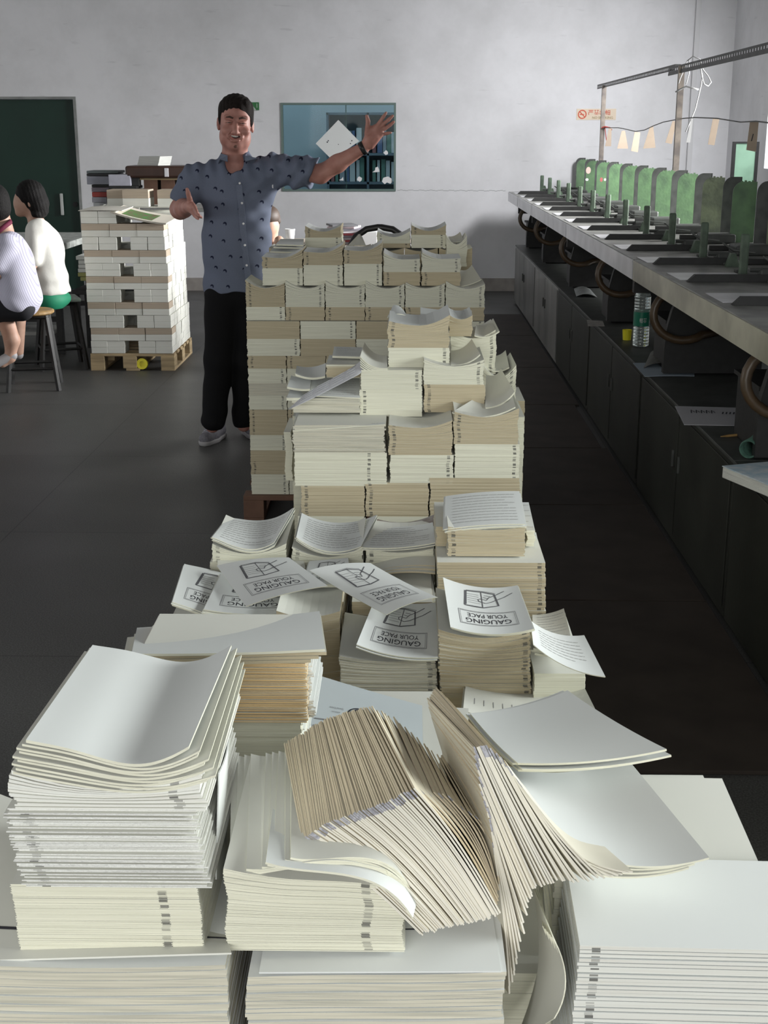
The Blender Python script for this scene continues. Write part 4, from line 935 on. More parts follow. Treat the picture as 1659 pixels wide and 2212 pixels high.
# ---- fan builder: each folded section is its own object, edges running T (back) - C (bend) - E (near end)
def path(pts, t):
    k = t * (len(pts) - 1); i = min(int(k), len(pts) - 2); f_ = k - i
    a = Vector(pts[i]); b_ = Vector(pts[i + 1])
    return a.lerp(b_, f_)
def fan(n, Tp, Cp, Ep, name, lab, group, m_face, m_edge, bend=0.0, th=.0022, seed=3, mcol='ink', bow=0.0):
    rr = random.Random(seed); prev = None
    for i in range(n):
        t = i / (n - 1)
        T, C_, E = path(Tp, t), path(Cp, t), path(Ep, t)
        j = Vector((rr.uniform(-1, 1), rr.uniform(-1, 1), rr.uniform(-1, 1))) * .0010
        C_ = C_ + j; E = E + j * 1.5; T = T + j
        # fan neighbours stack along this direction
        t2 = min(t + .02, 1); t1 = t2 - .02
        dn = (path(Cp, t2) - path(Cp, t1)) + (path(Ep, t2) - path(Ep, t1)) * .5 + (path(Tp, t2) - path(Tp, t1)) * .5
        nn = (T - C_).cross(E - C_).normalized()
        if nn.dot(dn) < 0: nn = -nn
        nu, nv = 14, 6; vs = []; fs = []; mi = []
        for k, off in ((0, th / 2), (1, -th / 2)):
            for a in range(nv + 1):          # towards T
                for c in range(nu + 1):      # towards E
                    u, v = c / nu, a / nv
                    p = C_ + (E - C_) * u + (T - C_) * v
                    # bulge along the neighbour direction and downward sag of the free corner
                    p = p + nn * (bend * sin(pi * u) * (1 - .4 * v) + off * (1 - .0 * v)) + Vector((0, 0, bow * sin(pi * u)))
                    p = p + Vector((0, 0, -.03)) * (u * v)
                    vs.append(p)
        m1 = (nu + 1) * (nv + 1); ix = lambda k, c, a: k * m1 + a * (nu + 1) + c
        for a in range(nv):
            for c in range(nu):
                fs.append((ix(0, c, a), ix(0, c + 1, a), ix(0, c + 1, a + 1), ix(0, c, a + 1))); mi.append(0)
                fs.append((ix(1, c, a), ix(1, c, a + 1), ix(1, c + 1, a + 1), ix(1, c + 1, a))); mi.append(0)
        for c in range(nu):
            mk = 2 if c == 0 and rr.random() < .8 else 1
            fs.append((ix(0, c, 0), ix(1, c, 0), ix(1, c + 1, 0), ix(0, c + 1, 0))); mi.append(mk)
            fs.append((ix(0, c, nv), ix(0, c + 1, nv), ix(1, c + 1, nv), ix(1, c, nv))); mi.append(1)
        for a in range(nv):
            fs.append((ix(0, 0, a), ix(0, 0, a + 1), ix(1, 0, a + 1), ix(1, 0, a))); mi.append(3)
            fs.append((ix(0, nu, a), ix(1, nu, a), ix(1, nu, a + 1), ix(0, nu, a + 1))); mi.append(1)
        fs = unweld(vs, fs, mi)
        me = bpy.data.meshes.new('folded_section'); me.from_pydata([tuple(v) for v in vs], [], fs)
        for q in (m_face, m_edge, PM['mk'], PM['tanedge']): me.materials.append(q)
        me.polygons.foreach_set('material_index', mi); me.polygons.foreach_set('use_smooth', [x == 0 for x in mi]); me.update()
        o = bpy.data.objects.new('folded_section', me); COL.objects.link(o); recenter(o)
        tag(o, lab % ('%d%s' % (i + 1, {1: 'st', 2: 'nd', 3: 'rd'}.get((i + 1) % 10 if (i + 1) // 10 != 1 else 0, 'th'))), 'paper', group)
PM['mk'] = mat('smudged_collating_mark', (0.42, 0.42, 0.47), 0.8, noise=.5, nscale=300)
PM['tanedge'] = mat('tan_fan_edge', (0.66, 0.57, 0.42), 0.85, noise=.1, spec=.1)
PM['fanedge'] = mat('pale_fan_edge', (0.76, 0.73, 0.64), 0.85, noise=.1, spec=.1)
PM['fanlight'] = mat('pale_cream_fan_paper', (0.72, 0.68, 0.57), 0.85, noise=.06, spec=.1)
PM['faninner'] = mat('cream_fan_paper', (0.66, 0.60, 0.47), 0.85, noise=.06, spec=.1)
def c2(a, b_): return 480 + a / 2.304, 1440 + b_ / 2.304
def c3_(a, b_): return 880 + a / 2.13, 1440 + b_ / 2.13
def PT(f, lst): return [tuple(at(*f(a, b_), Y)) for a, b_, Y in lst]
AY = 1.17
fan(52, PT(c2, [(310, 380, AY + .17), (430, 310, AY + .175), (510, 262, AY + .18), (620, 225, AY + .18), (740, 200, AY + .18)]),
    PT(c2, [(400, 860, AY), (500, 790, AY), (640, 735, AY), (800, 680, AY), (950, 610, AY)]),
    PT(c2, [(990, 1328, AY - .075), (1080, 1310, AY - .072), (1180, 1285, AY - .068), (1290, 1262, AY - .062), (1378, 1235, AY - .055)]),
    'fan', '%s section from the left in the large fanned heap', 'sections of the large fanned heap in the foreground', PM['faninner'], PM['fanedge'], bend=.002, th=.0018, bow=.006, seed=3)
# loose leaning sections between the two fans
fan(16, PT(c2, [(745, 205, AY + .18), (850, 250, AY + .2), (1000, 380, AY + .2), (1110, 470, AY + .19)]),
    PT(c2, [(940, 600, AY + .01), (1010, 620, AY + .03), (1120, 640, AY + .05), (1290, 770, AY + .06)]),
    PT(c2, [(1365, 1190, AY - .045), (1370, 1150, AY - .03), (1372, 1110, AY - .01), (1375, 1060, AY + .01)]),
    'lean', '%s loosely leaning section right of the large fanned heap', 'leaning sections between the two heaps', PM['faninner'], PM['tanedge'], bend=.006, th=.0014, bow=.004, seed=5)
BY = 1.18
fan(44, PT(c3_, [(150, 440, BY + .2), (170, 330, BY + .21), (120, 240, BY + .22), (92, 150, BY + .23), (130, 95, BY + .24), (210, 180, BY + .235), (300, 300, BY + .225), (440, 430, BY + .2)]),
    PT(c3_, [(400, 830, BY), (385, 720, BY + .005), (340, 560, BY + .02), (305, 370, BY + .035), (360, 360, BY + .04), (440, 430, BY + .04), (520, 560, BY + .035), (590, 690, BY + .02)]),
    PT(c3_, [(470, 1500, BY - .02), (510, 1340, BY - .03), (560, 1090, BY - .03), (590, 1015, BY - .04), (690, 990, BY - .045), (790, 985, BY - .045), (910, 972, BY - .045), (1030, 945, BY - .04)]),
    'fanb', '%s section from the left in the splayed heap on the right', 'sections of the splayed right-hand heap', PM['fanlight'], PM['fanedge'], bend=.004, th=.0018, bow=-.012, seed=9)
# supporting stack under the right splayed heap
A = at(1130, 1990, BY + .06); B_ = at(1410, 1990, BY + .06)
bundle('section_stack', .20, .24, .30, 80, (.17, BY + .09, .45), label='stack carrying the splayed heap, mostly hidden', cat='paper stack', edge='light')
bundle('section_stack', .24, .30, .26, 80, (-.02, 1.42, .45), label='stack behind the large fanned heap, hidden below the printed sheets', cat='paper stack', edge='light')
# large blank sections at the right
S = Sheet(at(1112, 1640, BY + .24), at(1385, 1636, BY + .16), at(1443, 1618, BY + .19), at(1226, 1491, BY + .42), sag_u=.0)
S = Sheet(at(1118, 1648, BY + .2), at(1440, 1618, BY + .20), at(1226, 1491, BY + .42), at(1016, 1541, BY + .38), sag_v=.004, sag_u=.006)
S.build('blank_section', PM['white'], th=.0025, layers=4, spread=.001, label='blank section behind, its pointed corner towards the right aisle', cat='paper', medge=PM['light'])
for i in range(3):
    l = Vector((-.006 * (3 - i), .002 * i, -.0035 * (3 - i)))
    S = Sheet(at(1212, 1832, BY + .03) + l, at(1528, 1854, BY + .02) + l, at(1344, 1640, BY + .26) + l, at(1096, 1656, BY + .24) + l, sag_u=.016)
    S.build('blank_section', PM['top'], th=.002, label='blank section %s under the large curled one at the right' % ['third', 'second', 'first'][i], cat='paper', medge=PM['light'])
S = Sheet(at(1212, 1826, BY + .03), at(1532, 1852, BY + .02), at(1348, 1630, BY + .26), at(1092, 1652, BY + .24), sag_u=.016)
S.build('blank_section', PM['white'], th=.0022, nu=26, label='large curled blank section at the right of the splayed heap', cat='paper', medge=PM['light'])
S.printed('fold_line', PM['greyink'], *rects_uv([(.028, .02, .032, .85)], 10))
# support under those sheets
bundle('section_stack', .25, .25, .33, 70, (.30, 1.44, .45), label='stack under the large blank sheets at the right', cat='paper stack', edge='light')
# second row left: sheet on golden-edged stack on pale stack
QY = 1.55
zq0 = at(560, 1655, QY).z
fb(300, 1558, 652, 1640, QY, zb=.122, edge='light', d=.17, jit=.0008, label='pale smooth stack under the golden-edged one', n=150)
fb(300, 1428, 664, 1558, QY - .002, edge='gold', d=.17, jit=.0016, gap=.3, label='golden-edged stack behind the left pile', n=42)
for i in range(3):
    l = Vector((.003 - .010 * (2 - i), .001 * i, -.0048 * (3 - i)))
    S = Sheet(at(290, 1412, QY - .004) + l, at(700, 1402, QY - .004) + l, at(688, 1320, QY + .17) + l, at(300, 1356, QY + .17) + l)
    S.build('blank_section', PM['top'], th=.004, label='flat section %s beneath the white top sheet, golden-edged stack' % ['third', 'second', 'just'][i], cat='paper', medge=PM['tan'])
S = Sheet(at(284, 1412, QY - .006), at(702, 1402, QY - .006), at(690, 1320, QY + .17), at(296, 1356, QY + .17), sag_u=.002)
S.build('blank_section', PM['white'], th=.003, label='wide white blank sheet on top of the golden-edged stack', cat='paper', medge=PM['light'])
# pale strips: window glare on the golden stack's right side put into paper colour
fb(640, 1432, 677, 1550, QY + .012, d=.15, edge='rough', topmat='white', jit=.003, gap=.2, lean=(-.004, .0), label='bright ragged ends at the right of the golden-edged stack', n=34)
fb(632, 1552, 654, 1640, QY + .012, d=.15, edge='rough', topmat='white', jit=.003, gap=.2, label='bright ragged ends at the right of the lower pale stack', n=26)
# stacks filling behind (title stacks seen at left edge)
S = Sheet(at(262, 1420, QY + .1), at(420, 1400, QY + .1), at(430, 1330, QY + .35), at(352, 1330, QY + .35)); S.build('title_section', PM['top'], th=.004, layers=3, label='sheet corner showing left of the wide white sheet', cat='paper', medge=PM['tan'])
pb(300, 1490, 560, 1560, QY + .28, zb=zbase3, edge='tan', label='tan stack hidden behind the wide white sheet', n=90)
# printed back-cover sheet with round seal
S = Sheet(atz(628, 1660, .80), atz(914, 1640, .80), atz(912, 1524, .80), atz(676, 1455, .80), sag_u=.001)
S.build('back_cover_sheet', mat('cool_white_cover', (0.70, 0.77, 0.80), 0.35, noise=.03), th=.002, label='glossy back cover sheet with a round black seal', cat='paper', medge=PM['white'])
ringv, ringf = [], []
def annulus(cu, cv, ro, ri, n=30, ax=1.0, ay=1.0):
    vs = []; fs = []
    for j in range(n):
        a = 2 * pi * j / n
        vs += [(cu + ro * ax * cos(a), cv + ro * ay * sin(a)), (cu + ri * ax * cos(a), cv + ri * ay * sin(a))]
        k = (j + 1) % n; fs.append((2 * j, 2 * k, 2 * k + 1, 2 * j + 1))
    return vs, fs
S.printed('round_seal', PM['ink'], *merge(annulus(.46, .62, .095, .082, ay=.9), annulus(.46, .62, .074, .028, ay=.9), rects_uv([(.43, .60, .49, .64)], 1)))
S.printed('seal_caption', PM['greyink'], *merge(text_uv('Special Event', .27, .66, .12, .03), text_uv('edition', .27, .61, .07, .02)))
S.printed('fine_print', PM['greyink'], *fine_lines(.10, .36, .12, .50, 6, th=.012, seed=41))
S.printed('title_frame', PM['greyink'], *rects_uv([(.01, .1, .015, .55), (.05, .1, .055, .55), (.01, .54, .055, .55)], 4))
bundle('section_stack', .20, .24, .782 - .122, 120, (-.045, 1.73, .122), label='stack under the glossy back cover sheet', cat='paper stack', edge='light')
S = Sheet(atz(905, 1660, .792), atz(1010, 1700, .792), atz(1012, 1530, .792), atz(908, 1524, .792)); S.build('blank_section', PM['top'], th=.003, label='plain sheet between the glossy cover and the splayed heap', cat='paper')
# ============================================================ gathering machine and cabinets on the right
MX = 1.09; MZ = 1.085; MY0, MY1 = 3.6, 14.25; MXR = 2.05
mach = empty('gathering_machine', (1.5, 9, 0), 0, 'long row of green and steel paper gathering stations along the right wall', 'machine')
def mpart(b, name, m, label=None, smooth=False):
    b.v = [(x - 1.5, y - 9, z) for x, y, z in b.v]
    o = b.build(name, m, mach, smooth)
    if label: o['label'] = label
    return o
joints = [3.6, 6.35, 9.05, 11.6, 13.05, 14.25]
for i in range(5):
    y0, y1 = joints[i] + .012, joints[i + 1] - .012
    b = MB(); b.bbox((MX, y0, MZ - .014), (MXR, y1, MZ), .003)
    mpart(b, 'table_top', m_glossgrey)
    fm = m_cream if i == 0 else m_steel
    b = MB(); b.box((MX - .004, y0, MZ - .095), (MX + .008, y1, MZ - .012)); b.box((MX - .006, y0, MZ - .014), (MX, y1, MZ - .004))
    mpart(b, 'front_fascia', fm, 'yellowed cream fascia' if i == 0 else None)
    b = MB(); b.box((MX + .008, joints[i] - .012, MZ - .11), (MX + .05, joints[i] + .012, MZ - .002)); mpart(b, 'joint_bracket', m_blacksteel)
    b = MB(); b.box((MX + .01, y0, MZ - .16), (MXR, y0 + .05, MZ - .014)); b.box((MX + .12, y0, MZ - .12), (MX + .16, y1, MZ - .014)); b.box((MXR - .1, y0, MZ - .2), (MXR - .05, y1, MZ - .014)); mpart(b, 'under_frame', m_blacksteel)
st0, pitch = 4.58, .755
rr = random.Random(11)
def place_parts(src_list, dy, ok):
    for s_ in src_list:
        if s_['_f'] and not ok: continue
        c = s_.copy(); COL.objects.link(c); c.parent = mach; c.location.y += dy
        if '_f' in c: del c['_f']
base = []
def bp_(b, name, m, full=False, label=None):
    o = mpart(b, name, m, label); o['_f'] = full; base.append(o); return o
yb = st0
for h_ in (0, 1):
    b = MB(); yy = yb + h_ * .0
    if h_ == 0:
        b.prism([(MX + .045, MZ + .001), (MX + .075, MZ + .03), (MX + .40, MZ + .03), (MX + .40, MZ + .001)], 'y', yy, yy + .03); bp_(b, 'feed_rail', m_blacksteel)
    else:
        b.bbox((MX + .47, yy, MZ + .001), (MX + .80, yy + .03, MZ + .026), .002); bp_(b, 'feed_rail', m_blacksteel)
b = MB(); b.bbox((MX + .36, yb - .02, MZ), (MX + .40, yb + .40, MZ + .012), .002); b.bbox((MX + .33, yb + .38, MZ), (MX + .40, yb + .42, MZ + .012), .002); bp_(b, 'guide_channel', m_mattop)
b = MB(); b.bbox((MX + .285, yb + .15, MZ + .001), (MX + .322, yb + .166, MZ + .180), .0075); b.box((MX + .276, yb + .13, MZ), (MX + .338, yb + .20, MZ + .006)); bp_(b, 'guide_post', m_greenpost)
b = MB(); b.tube([(MX + .30, yb + .04, MZ + .045), (MX + .40, yb + .04, MZ + .045)], .009, 8); b.bbox((MX + .34, yb + .02, MZ), (MX + .40, yb + .06, MZ + .05), .008); b.prism([(MX + .30, MZ + .0), (MX + .35, MZ + .055), (MX + .36, MZ)], 'y', yb + .03, yb + .05); bp_(b, 'clamp_knob', m_mattop)
def plate_shape(b, x0, w, y, zt, round_left=True, th=.006, lean=.0):
    r = .05; pts = [(x0, MZ - .02), (x0 + w, MZ - .02), (x0 + w, zt)]
    n = 7
    for i in range(n + 1):
        a = pi / 2 + (pi / 2) * i / n; pts.append((x0 + r + r * cos(a), zt - r * 1.2 + r * 1.2 * sin(a)))
    b.prism(pts, 'y', y, y + th)
b = MB(); plate_shape(b, 1.825, .105, yb + .93, MZ + .34); b.box((1.922, yb + .93, MZ - .02), (1.930, yb + .97, MZ + .335)); bp_(b, 'divider_plate', m_plategrey, True)
b = MB(); plate_shape(b, 1.79, .13, yb + .55, MZ + .325); [b.box((1.83 + .02 * q, yb + .55, MZ + .325), (1.842 + .02 * q, yb + .556, MZ + .329 + .004 * (q % 2))) for q in range(4)]; bp_(b, 'divider_plate', m_green, True)
b = MB(); b.bbox((1.62, yb + .45, MZ), (1.80, yb + .62, MZ + .05), .01); b.tube([(1.62, yb + .5, MZ + .02), (1.56, yb + .48, MZ + .06), (1.60, yb + .42, MZ + .03), (1.70, yb + .40, MZ + .02)], .005, 6); bp_(b, 'suction_head', m_mattop)
b = MB(); b.prism([(1.44, MZ), (1.50, MZ), (1.48, MZ + .06), (1.46, MZ + .06)], 'y', yb + .64, yb + .68); bp_(b, 'cam_bracket', m_greenpost)
b = MB(); b.box((MX + .03, yb + .08, MZ + .0005), (MX + .32, yb + .36, MZ + .003)); bp_(b, 'wear_plate', m_steel)
NST = 13
for k in range(1, NST): place_parts(base, k * pitch, True)
# plate colours differ along the row
dp = [o for o in mach.children if o.name.startswith('divider_plate')]
cnt = 0
for o in dp:
    if o.data.materials[0] == m_green:
        cnt += 1
        if cnt in (2, 3, 5): 
            o.data = o.data.copy(); o.data.materials[0] = m_green2
            o['label'] = 'olive plate'
for o in base:
    if '_f' in o: del o['_f']
# stickers on two plates
for (px, py, c, w_, h_, Yk) in ((1271, 368, (0.50, 0.36, 0.32), .022, .03, 11.89), (1268, 388, (0.5, 0.52, 0.5), .014, .012, 11.89), (1299, 388, (0.50, 0.14, 0.14), .012, .018, 11.14), (1307, 388, (0.6, 0.6, 0.6), .010, .012, 11.14)):
    q = at(px, py, Yk - .003); b = MB(); b.prism([(q.x + w_ * cos(a_), q.z + h_ * sin(a_)) for a_ in np.linspace(0, 2 * pi, 10, endpoint=False)], 'y', q.y, q.y + .003)
    mpart(b, 'plate_sticker', mat('sticker_colour', c, .6))
# black arched side brackets, hoses and drip channels below the table
rb_ = [4.35, 6.0, 7.75, 9.6, 11.5, 13.1]
for i, y in enumerate(rb_):
    b = MB(); yy = y
    prof = [(MX + .10, .60), (MX + .55, .60), (MX + .55, MZ - .02), (MX + .30, MZ - .02)]
    for q in range(7):
        a = q / 6; prof.append((MX + .30 - .20 * sin(a * pi / 2), MZ - .02 - (MZ - .62) * .75 * (1 - cos(a * pi / 2))))
    b.prism(prof, 'y', yy, yy + .04); b.bbox((MX + .13, yy + .04, .59), (MX + .5, yy + .42, .82), .004); b.box((MX + .11, yy + .05, .82), (MX + .5, yy + .40, .835))
    mpart(b, 'support_bracket', m_blacksteel)
    b = MB(); pts = []
    for q in range(15):
        a = pi * .5 + pi * 1.15 * q / 14
        pts.append((MX + .155 + .135 * cos(a), yy - .10 - .03 * q / 14, .885 + .115 * sin(a)))
    pts += [(MX + .24, yy - .10, .79), (MX + .40, yy + .02, .80)]
    b.tube(pts, .019, 10); mpart(b, 'suction_hose', m_hose, smooth=True)
    b = MB(); b.tube([(MX + .30, yy + .55, .6), (MX + .30, yy + .55, .98)], .02, 8); b.tube([(MX + .55, yy + .7, .6), (MX + .55, yy + .7, 1.0)], .03, 8); b.bbox((MX + .4, yy + .6, .62), (MX + .9, yy + .64, .66), .003); b.bbox((MX + .42, yy + .8, .8), (MX + .75, yy + 1.0, .95), .02)
    mpart(b, 'drive_column', m_mattop, smooth=False)
# rear legs of machine
b = MB()
for y in (3.8, 6.3, 9.0, 11.6, 14.1): b.bbox((MXR - .12, y - .03, 0), (MXR - .04, y + .03, MZ - .01), .004)
mpart(b, 'rear_leg', m_blacksteel)
# cabinets the machine stands on
CZ = .59; CX = 1.125
m_cabfar = mat('worn_grey_door_paint', (0.26, 0.26, 0.25), .35, noise=.5, nscale=4, col2=(.13, .13, .125), stretch=(1, 1, .3))  # worn paint, its lighter grey holds the back wall's reflection on far doors
cy = [2.6, 4.35, 6.15, 7.95, 9.7, 11.45, 13.55]
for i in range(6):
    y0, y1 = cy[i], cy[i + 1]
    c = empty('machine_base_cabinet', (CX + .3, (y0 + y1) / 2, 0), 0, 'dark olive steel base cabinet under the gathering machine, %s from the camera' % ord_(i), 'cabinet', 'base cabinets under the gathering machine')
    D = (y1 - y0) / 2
    b = MB(); b.bbox((-.30, -D + .004, 0.02), (.55, D - .004, CZ - .012), .004); b.build('body', m_darkcab if i < 4 else mat('worn_grey_cabinet_paint', (0.30, 0.30, 0.29), .35, noise=.5, nscale=5, col2=(.14, .14, .135)), c)  # far bodies greyed too, wall reflection put into the paint
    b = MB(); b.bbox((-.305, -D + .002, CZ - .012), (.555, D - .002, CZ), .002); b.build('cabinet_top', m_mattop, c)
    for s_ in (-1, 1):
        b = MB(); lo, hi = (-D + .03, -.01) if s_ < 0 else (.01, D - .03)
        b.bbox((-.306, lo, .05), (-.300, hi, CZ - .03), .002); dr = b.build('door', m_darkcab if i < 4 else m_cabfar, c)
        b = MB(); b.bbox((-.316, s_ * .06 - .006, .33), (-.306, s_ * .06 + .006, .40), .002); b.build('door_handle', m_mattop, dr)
# slotted angle frame above the machine
FX = 1.93; fz = 2.17
fr = empty('slotted_angle_frame', (FX, 9, 0), 0, 'grey slotted steel angle frame on posts above the gathering machine', 'frame')
P1 = atx(1306, 182, FX); P2 = atx(1474, 135, FX); PE = atx(1291, 180, FX)
zr = P1.z
def rail(b, x, y0, y1, z, pitch_=.05):
    b.box((x - .002, y0, z), (x, y1, z + .012)); b.box((x - .002, y0, z + .028), (x, y1, z + .042))
    b.box((x, y0, z + .039), (x + .04, y1, z + .042))
    y = y0
    while y < y1:
        b.box((x - .002, y, z + .012), (x, min(y + pitch_ * .5, y1), z + .028)); y += pitch_
b = MB(); rail(b, -.0, P2.y - 9 + .25, PE.y - 9, zr - .03); b.build('rail', m_angle, fr)
b = MB(); rail(b, -.006, 3.6 - 9, P2.y - 9 + .45, zr - .045, .06); b.box((-.01, 3.6 - 9, zr - .06), (-.006, P2.y - 9 + .45, zr - .045)); b.build('rail', m_angle, fr)
for P in (P1, P2, Vector((FX, 5.2, 0))):
    b = MB(); y = P.y - 9; b.box((-.02, y - .002, MZ - .1), (.02, y, zr - .01)); b.box((-.02, y, MZ - .1), (-.017, y + .035, zr - .01)); b.build('post', m_postst, fr)
# string with paper strips between posts
spx = [(1306, 276), (1335, 276), (1347, 278), (1373, 284), (1392, 281), (1411, 272), (1432, 264), (1452, 260), (1475, 256), (1500, 254), (1530, 255), (1550, 256), (1575, 260), (1600, 264), (1633, 262), (1665, 266)]
def spt(px, py, i=0):
    t = (px - 1306) / (1475 - 1306)
    Y = P1.y + (P2.y - P1.y) * (1 - (1 - min(t, 1)) ** 1.0) if t <= 1 else P2.y - (px - 1475) / 190 * 2.6
    return at(px, py, Y)
b = MB(); b.tube([spt(*p) for p in spx], .004, 5); tag(b.build('wire_line', m_angle), 'thin wire strung between the frame posts carrying paper strips', 'wire')
strips = [((1315, 277), (1321, 277), (1320, 316), (1307, 316), 'first paper strip, knotted at the far post with red string'), ((1343, 283), (1350, 282), (1357, 321), (1333, 321), 'flared brown paper tag, second from the far post'),
    ((1371, 285), (1383, 286), (1378, 329), (1363, 326), 'narrow tilted brown strip, third from the far post'), ((1404, 274), (1411, 273), (1416, 319), (1389, 321), 'wide flared brown tag, fourth from the far post'),
    ((1453, 261), (1461, 262), (1451, 311), (1437, 308), 'tilted brown strip just left of the nearer post'), ((1493, 255), (1497, 256), (1491, 308), (1482, 308), 'grey narrow strip just right of the nearer post'),
    ((1540, 255), (1554, 257), (1543, 314), (1529, 312), 'long brown strip beside the wall corner'), ((1620, 263), (1639, 261), (1633, 328), (1612, 324), 'largest brown strip with a pen mark, nearest the camera')]
for i, (a, c, d_, e, lb) in enumerate(strips):
    P = [spt(*q) for q in (a, c, d_, e)]; Ys = P[0].y
    P = [at(q[0], q[1], Ys - .005) for q in (a, c, d_, e)]
    b = MB(); b.prism([(q.x, q.z) for q in P], 'y', Ys - .007, Ys - .0045); o = recenter(b.build('paper_strip', m_card if i != 5 else m_ribbon)); tag(o, lb, 'paper strip', 'paper strips hanging on the wire')
    if i == 7:
        b = MB(); q = at(1625, 297, Ys - .008); b.box((-.002, -.0008, -.02), (.003, 0, .02), M=Matrix.Translation(q - Vector(o.location)) @ Matrix.Rotation(.2, 4, 'Y')); b.build('pen_mark', PM['ink'], o)
b = MB(); q = spt(1306, 276); b.tube([q + Vector((-.03, -.02, 0)), q + Vector((.0, -.03, .01)), q + Vector((.05, -.02, .0)), q + Vector((.07, 0, -.02))], .007, 6); b.tube([q + Vector((0, -.02, 0)), q + Vector((.02, -.02, -.12))], .004, 5)
tag(recenter(b.build('red_string', mat('red_string', (0.32, 0.04, 0.03), .7))), 'red string knotted around the far post', 'string')
# white ribbon bow on the near post
b = MB(); Yr = P2.y - .05
def rib(pts, w=.0042): b.tube([at(x, y, Yr - .01 * i) for i, (x, y) in enumerate(pts)], w, 5)
rib([(1484, 132), (1497, 122), (1512, 128), (1518, 150), (1530, 165), (1536, 178), (1530, 186), (1521, 182), (1516, 165), (1513, 145)])
rib([(1513, 145), (1517, 165), (1514, 185), (1508, 210), (1502, 235), (1494, 255), (1481, 285)])
rib([(1484, 132), (1478, 150), (1469, 170), (1466, 180)], .0035); rib([(1489, 128), (1488, 160), (1482, 182)], .0035)
rib([(1459, 199), (1470, 193), (1482, 187), (1495, 190), (1509, 194)], .006)
tag(recenter(b.build('ribbon_bow', m_ribbon, smooth=True)), 'white ribbon tied in loose loops round the nearer post', 'ribbon')
# green framed board by the corner
Yb = 12.75; a = at(1584, 306, Yb); c = at(1641, 306, Yb); hgt = a.z
g = empty('green_board', ((a.x + c.x) / 2, Yb, 0), 0, 'tall pale green board with dark frame standing by the right corner', 'board')
W2 = (c.x - a.x) / 2
b = MB(); b.box((-W2, 0, 0), (-W2 + .03, .03, hgt)); b.box((W2 - .03, 0, 0), (W2, .03, hgt)); b.box((-W2 + .03, 0, hgt - .015), (W2 - .03, .03, hgt)); b.build('frame', m_blacksteel, g)
b = MB(); b.box((-W2 + .03, .008, 0.02), (W2 - .03, .02, hgt - .015)); b.build('panel', mat('pale_green_panel', (0.28, 0.47, 0.34), .5, noise=.2, nscale=6), g)
# ---- things on the cabinets
def on_cab(px, py): return atz(px, py, CZ)
def flat_sheet(name, pts, label, m, z=None, th=.002, cat='paper', **kw):
    z = CZ + .001 if z is None else z
    S = Sheet(*[atz(x, y, z + th) for x, y in pts], **kw); S.build(name, m, th=th, label=label, cat=cat); return S
S = flat_sheet('handwritten_sheet', [(1478, 917), (1644, 920), (1612, 881), (1458, 877)], 'grey sheet with handwritten characters on the second cabinet', mat('grey_sheet', (.42, .42, .45), .7))
S.printed('handwriting', PM['ink'], *merge(*[line_uv([(.18 + .07 * i, .62), (.20 + .07 * i, .80), (.23 + .07 * i, .66)], .008) for i in range(5)], *[line_uv([(.17 + .07 * i, .72), (.24 + .07 * i, .74)], .006) for i in range(5)], *[line_uv([(.6 + .05 * i, .60), (.63 + .05 * i, .72)], .01) for i in range(5)]))
flat_sheet('blue_leaflet', [(1393, 813), (1500, 812), (1500, 785), (1367, 784)], 'pale blue leaflet on the third cabinet, past the bottle', mat('pale_blue_paper', (.35, .42, .50), .6), sag_u=-.002)
for i, (pts, lb) in enumerate((([(1390, 795), (1450, 790), (1445, 755), (1405, 762)], 'arched dark leaflet standing over the blue one'), ([(1245, 640), (1290, 642), (1275, 625), (1240, 624)], 'crumpled leaflet on the fourth cabinet'), ([(1270, 704), (1306, 704), (1302, 693), (1268, 691)], 'small flat paper near the cabinet edge'))):
    P = [atz(x, y, CZ + (.004 if j < 2 else .015)) for j, (x, y) in enumerate(pts)]
    S = Sheet(*P, sag_u=-.02 if i < 2 else 0); S.build('leaflet', mat('dull_leaflet_%d' % i, [(.16, .16, .15), (.34, .36, .36), (.4, .38, .36)][i], .6, noise=.3, nscale=30), th=.002, label=lb, cat='paper')
# book pile at right edge
p = at(1650, 1085, 4.3)
q0 = atz(1612, 1034, CZ + .04)
bk = empty('booklet_pile', (q0.x + .13, q0.y + .1, CZ), radians(20), 'thick white booklet with pale blue cover at the right picture edge', 'booklet')
b = MB(); b.bbox((-.13, -.16, 0), (.13, .12, .035), .002); b.build('pages', PM['rough'], bk)
b = MB(); b.bbox((-.132, -.162, .0355), (.132, .122, .039), .001); b.build('cover', mat('blue_white_cover', (.42, .56, .66), .4, noise=.4, nscale=25, col2=(.7, .74, .78)), bk)
# rolled green cloth and wooden stick
q = atz(1620, 985, CZ); b = MB(); Mx = Matrix.Translation((q.x + .02, q.y + .02, CZ + .033)) @ Matrix.Rotation(radians(58), 4, 'Z') @ Matrix.Rotation(radians(90), 4, 'Y')
b.lathe([(.030, -.075), (.033, -.07), (.032, 0), (.036, .07), (.033, .075), (.029, .07), (.027, 0), (.026, -.07), (.030, -.075)], 24, M=Mx); tag(recenter(b.build('cloth_roll', mat('sea_green_cloth', (.10, .22, .17), .9, noise=.4, nscale=60), smooth=True)), 'rolled sea-green cloth sleeve on the nearest visible cabinet', 'cloth')
a, c = atz(1557, 943, CZ + .006), atz(1612, 938, CZ + .006); b = MB(); b.tube([a, a.lerp(c, .3), c], [.002, .005, .005], 8); tag(b.build('wooden_stick', m_stoolwood), 'short wooden stick beside the rolled green cloth', 'stick')
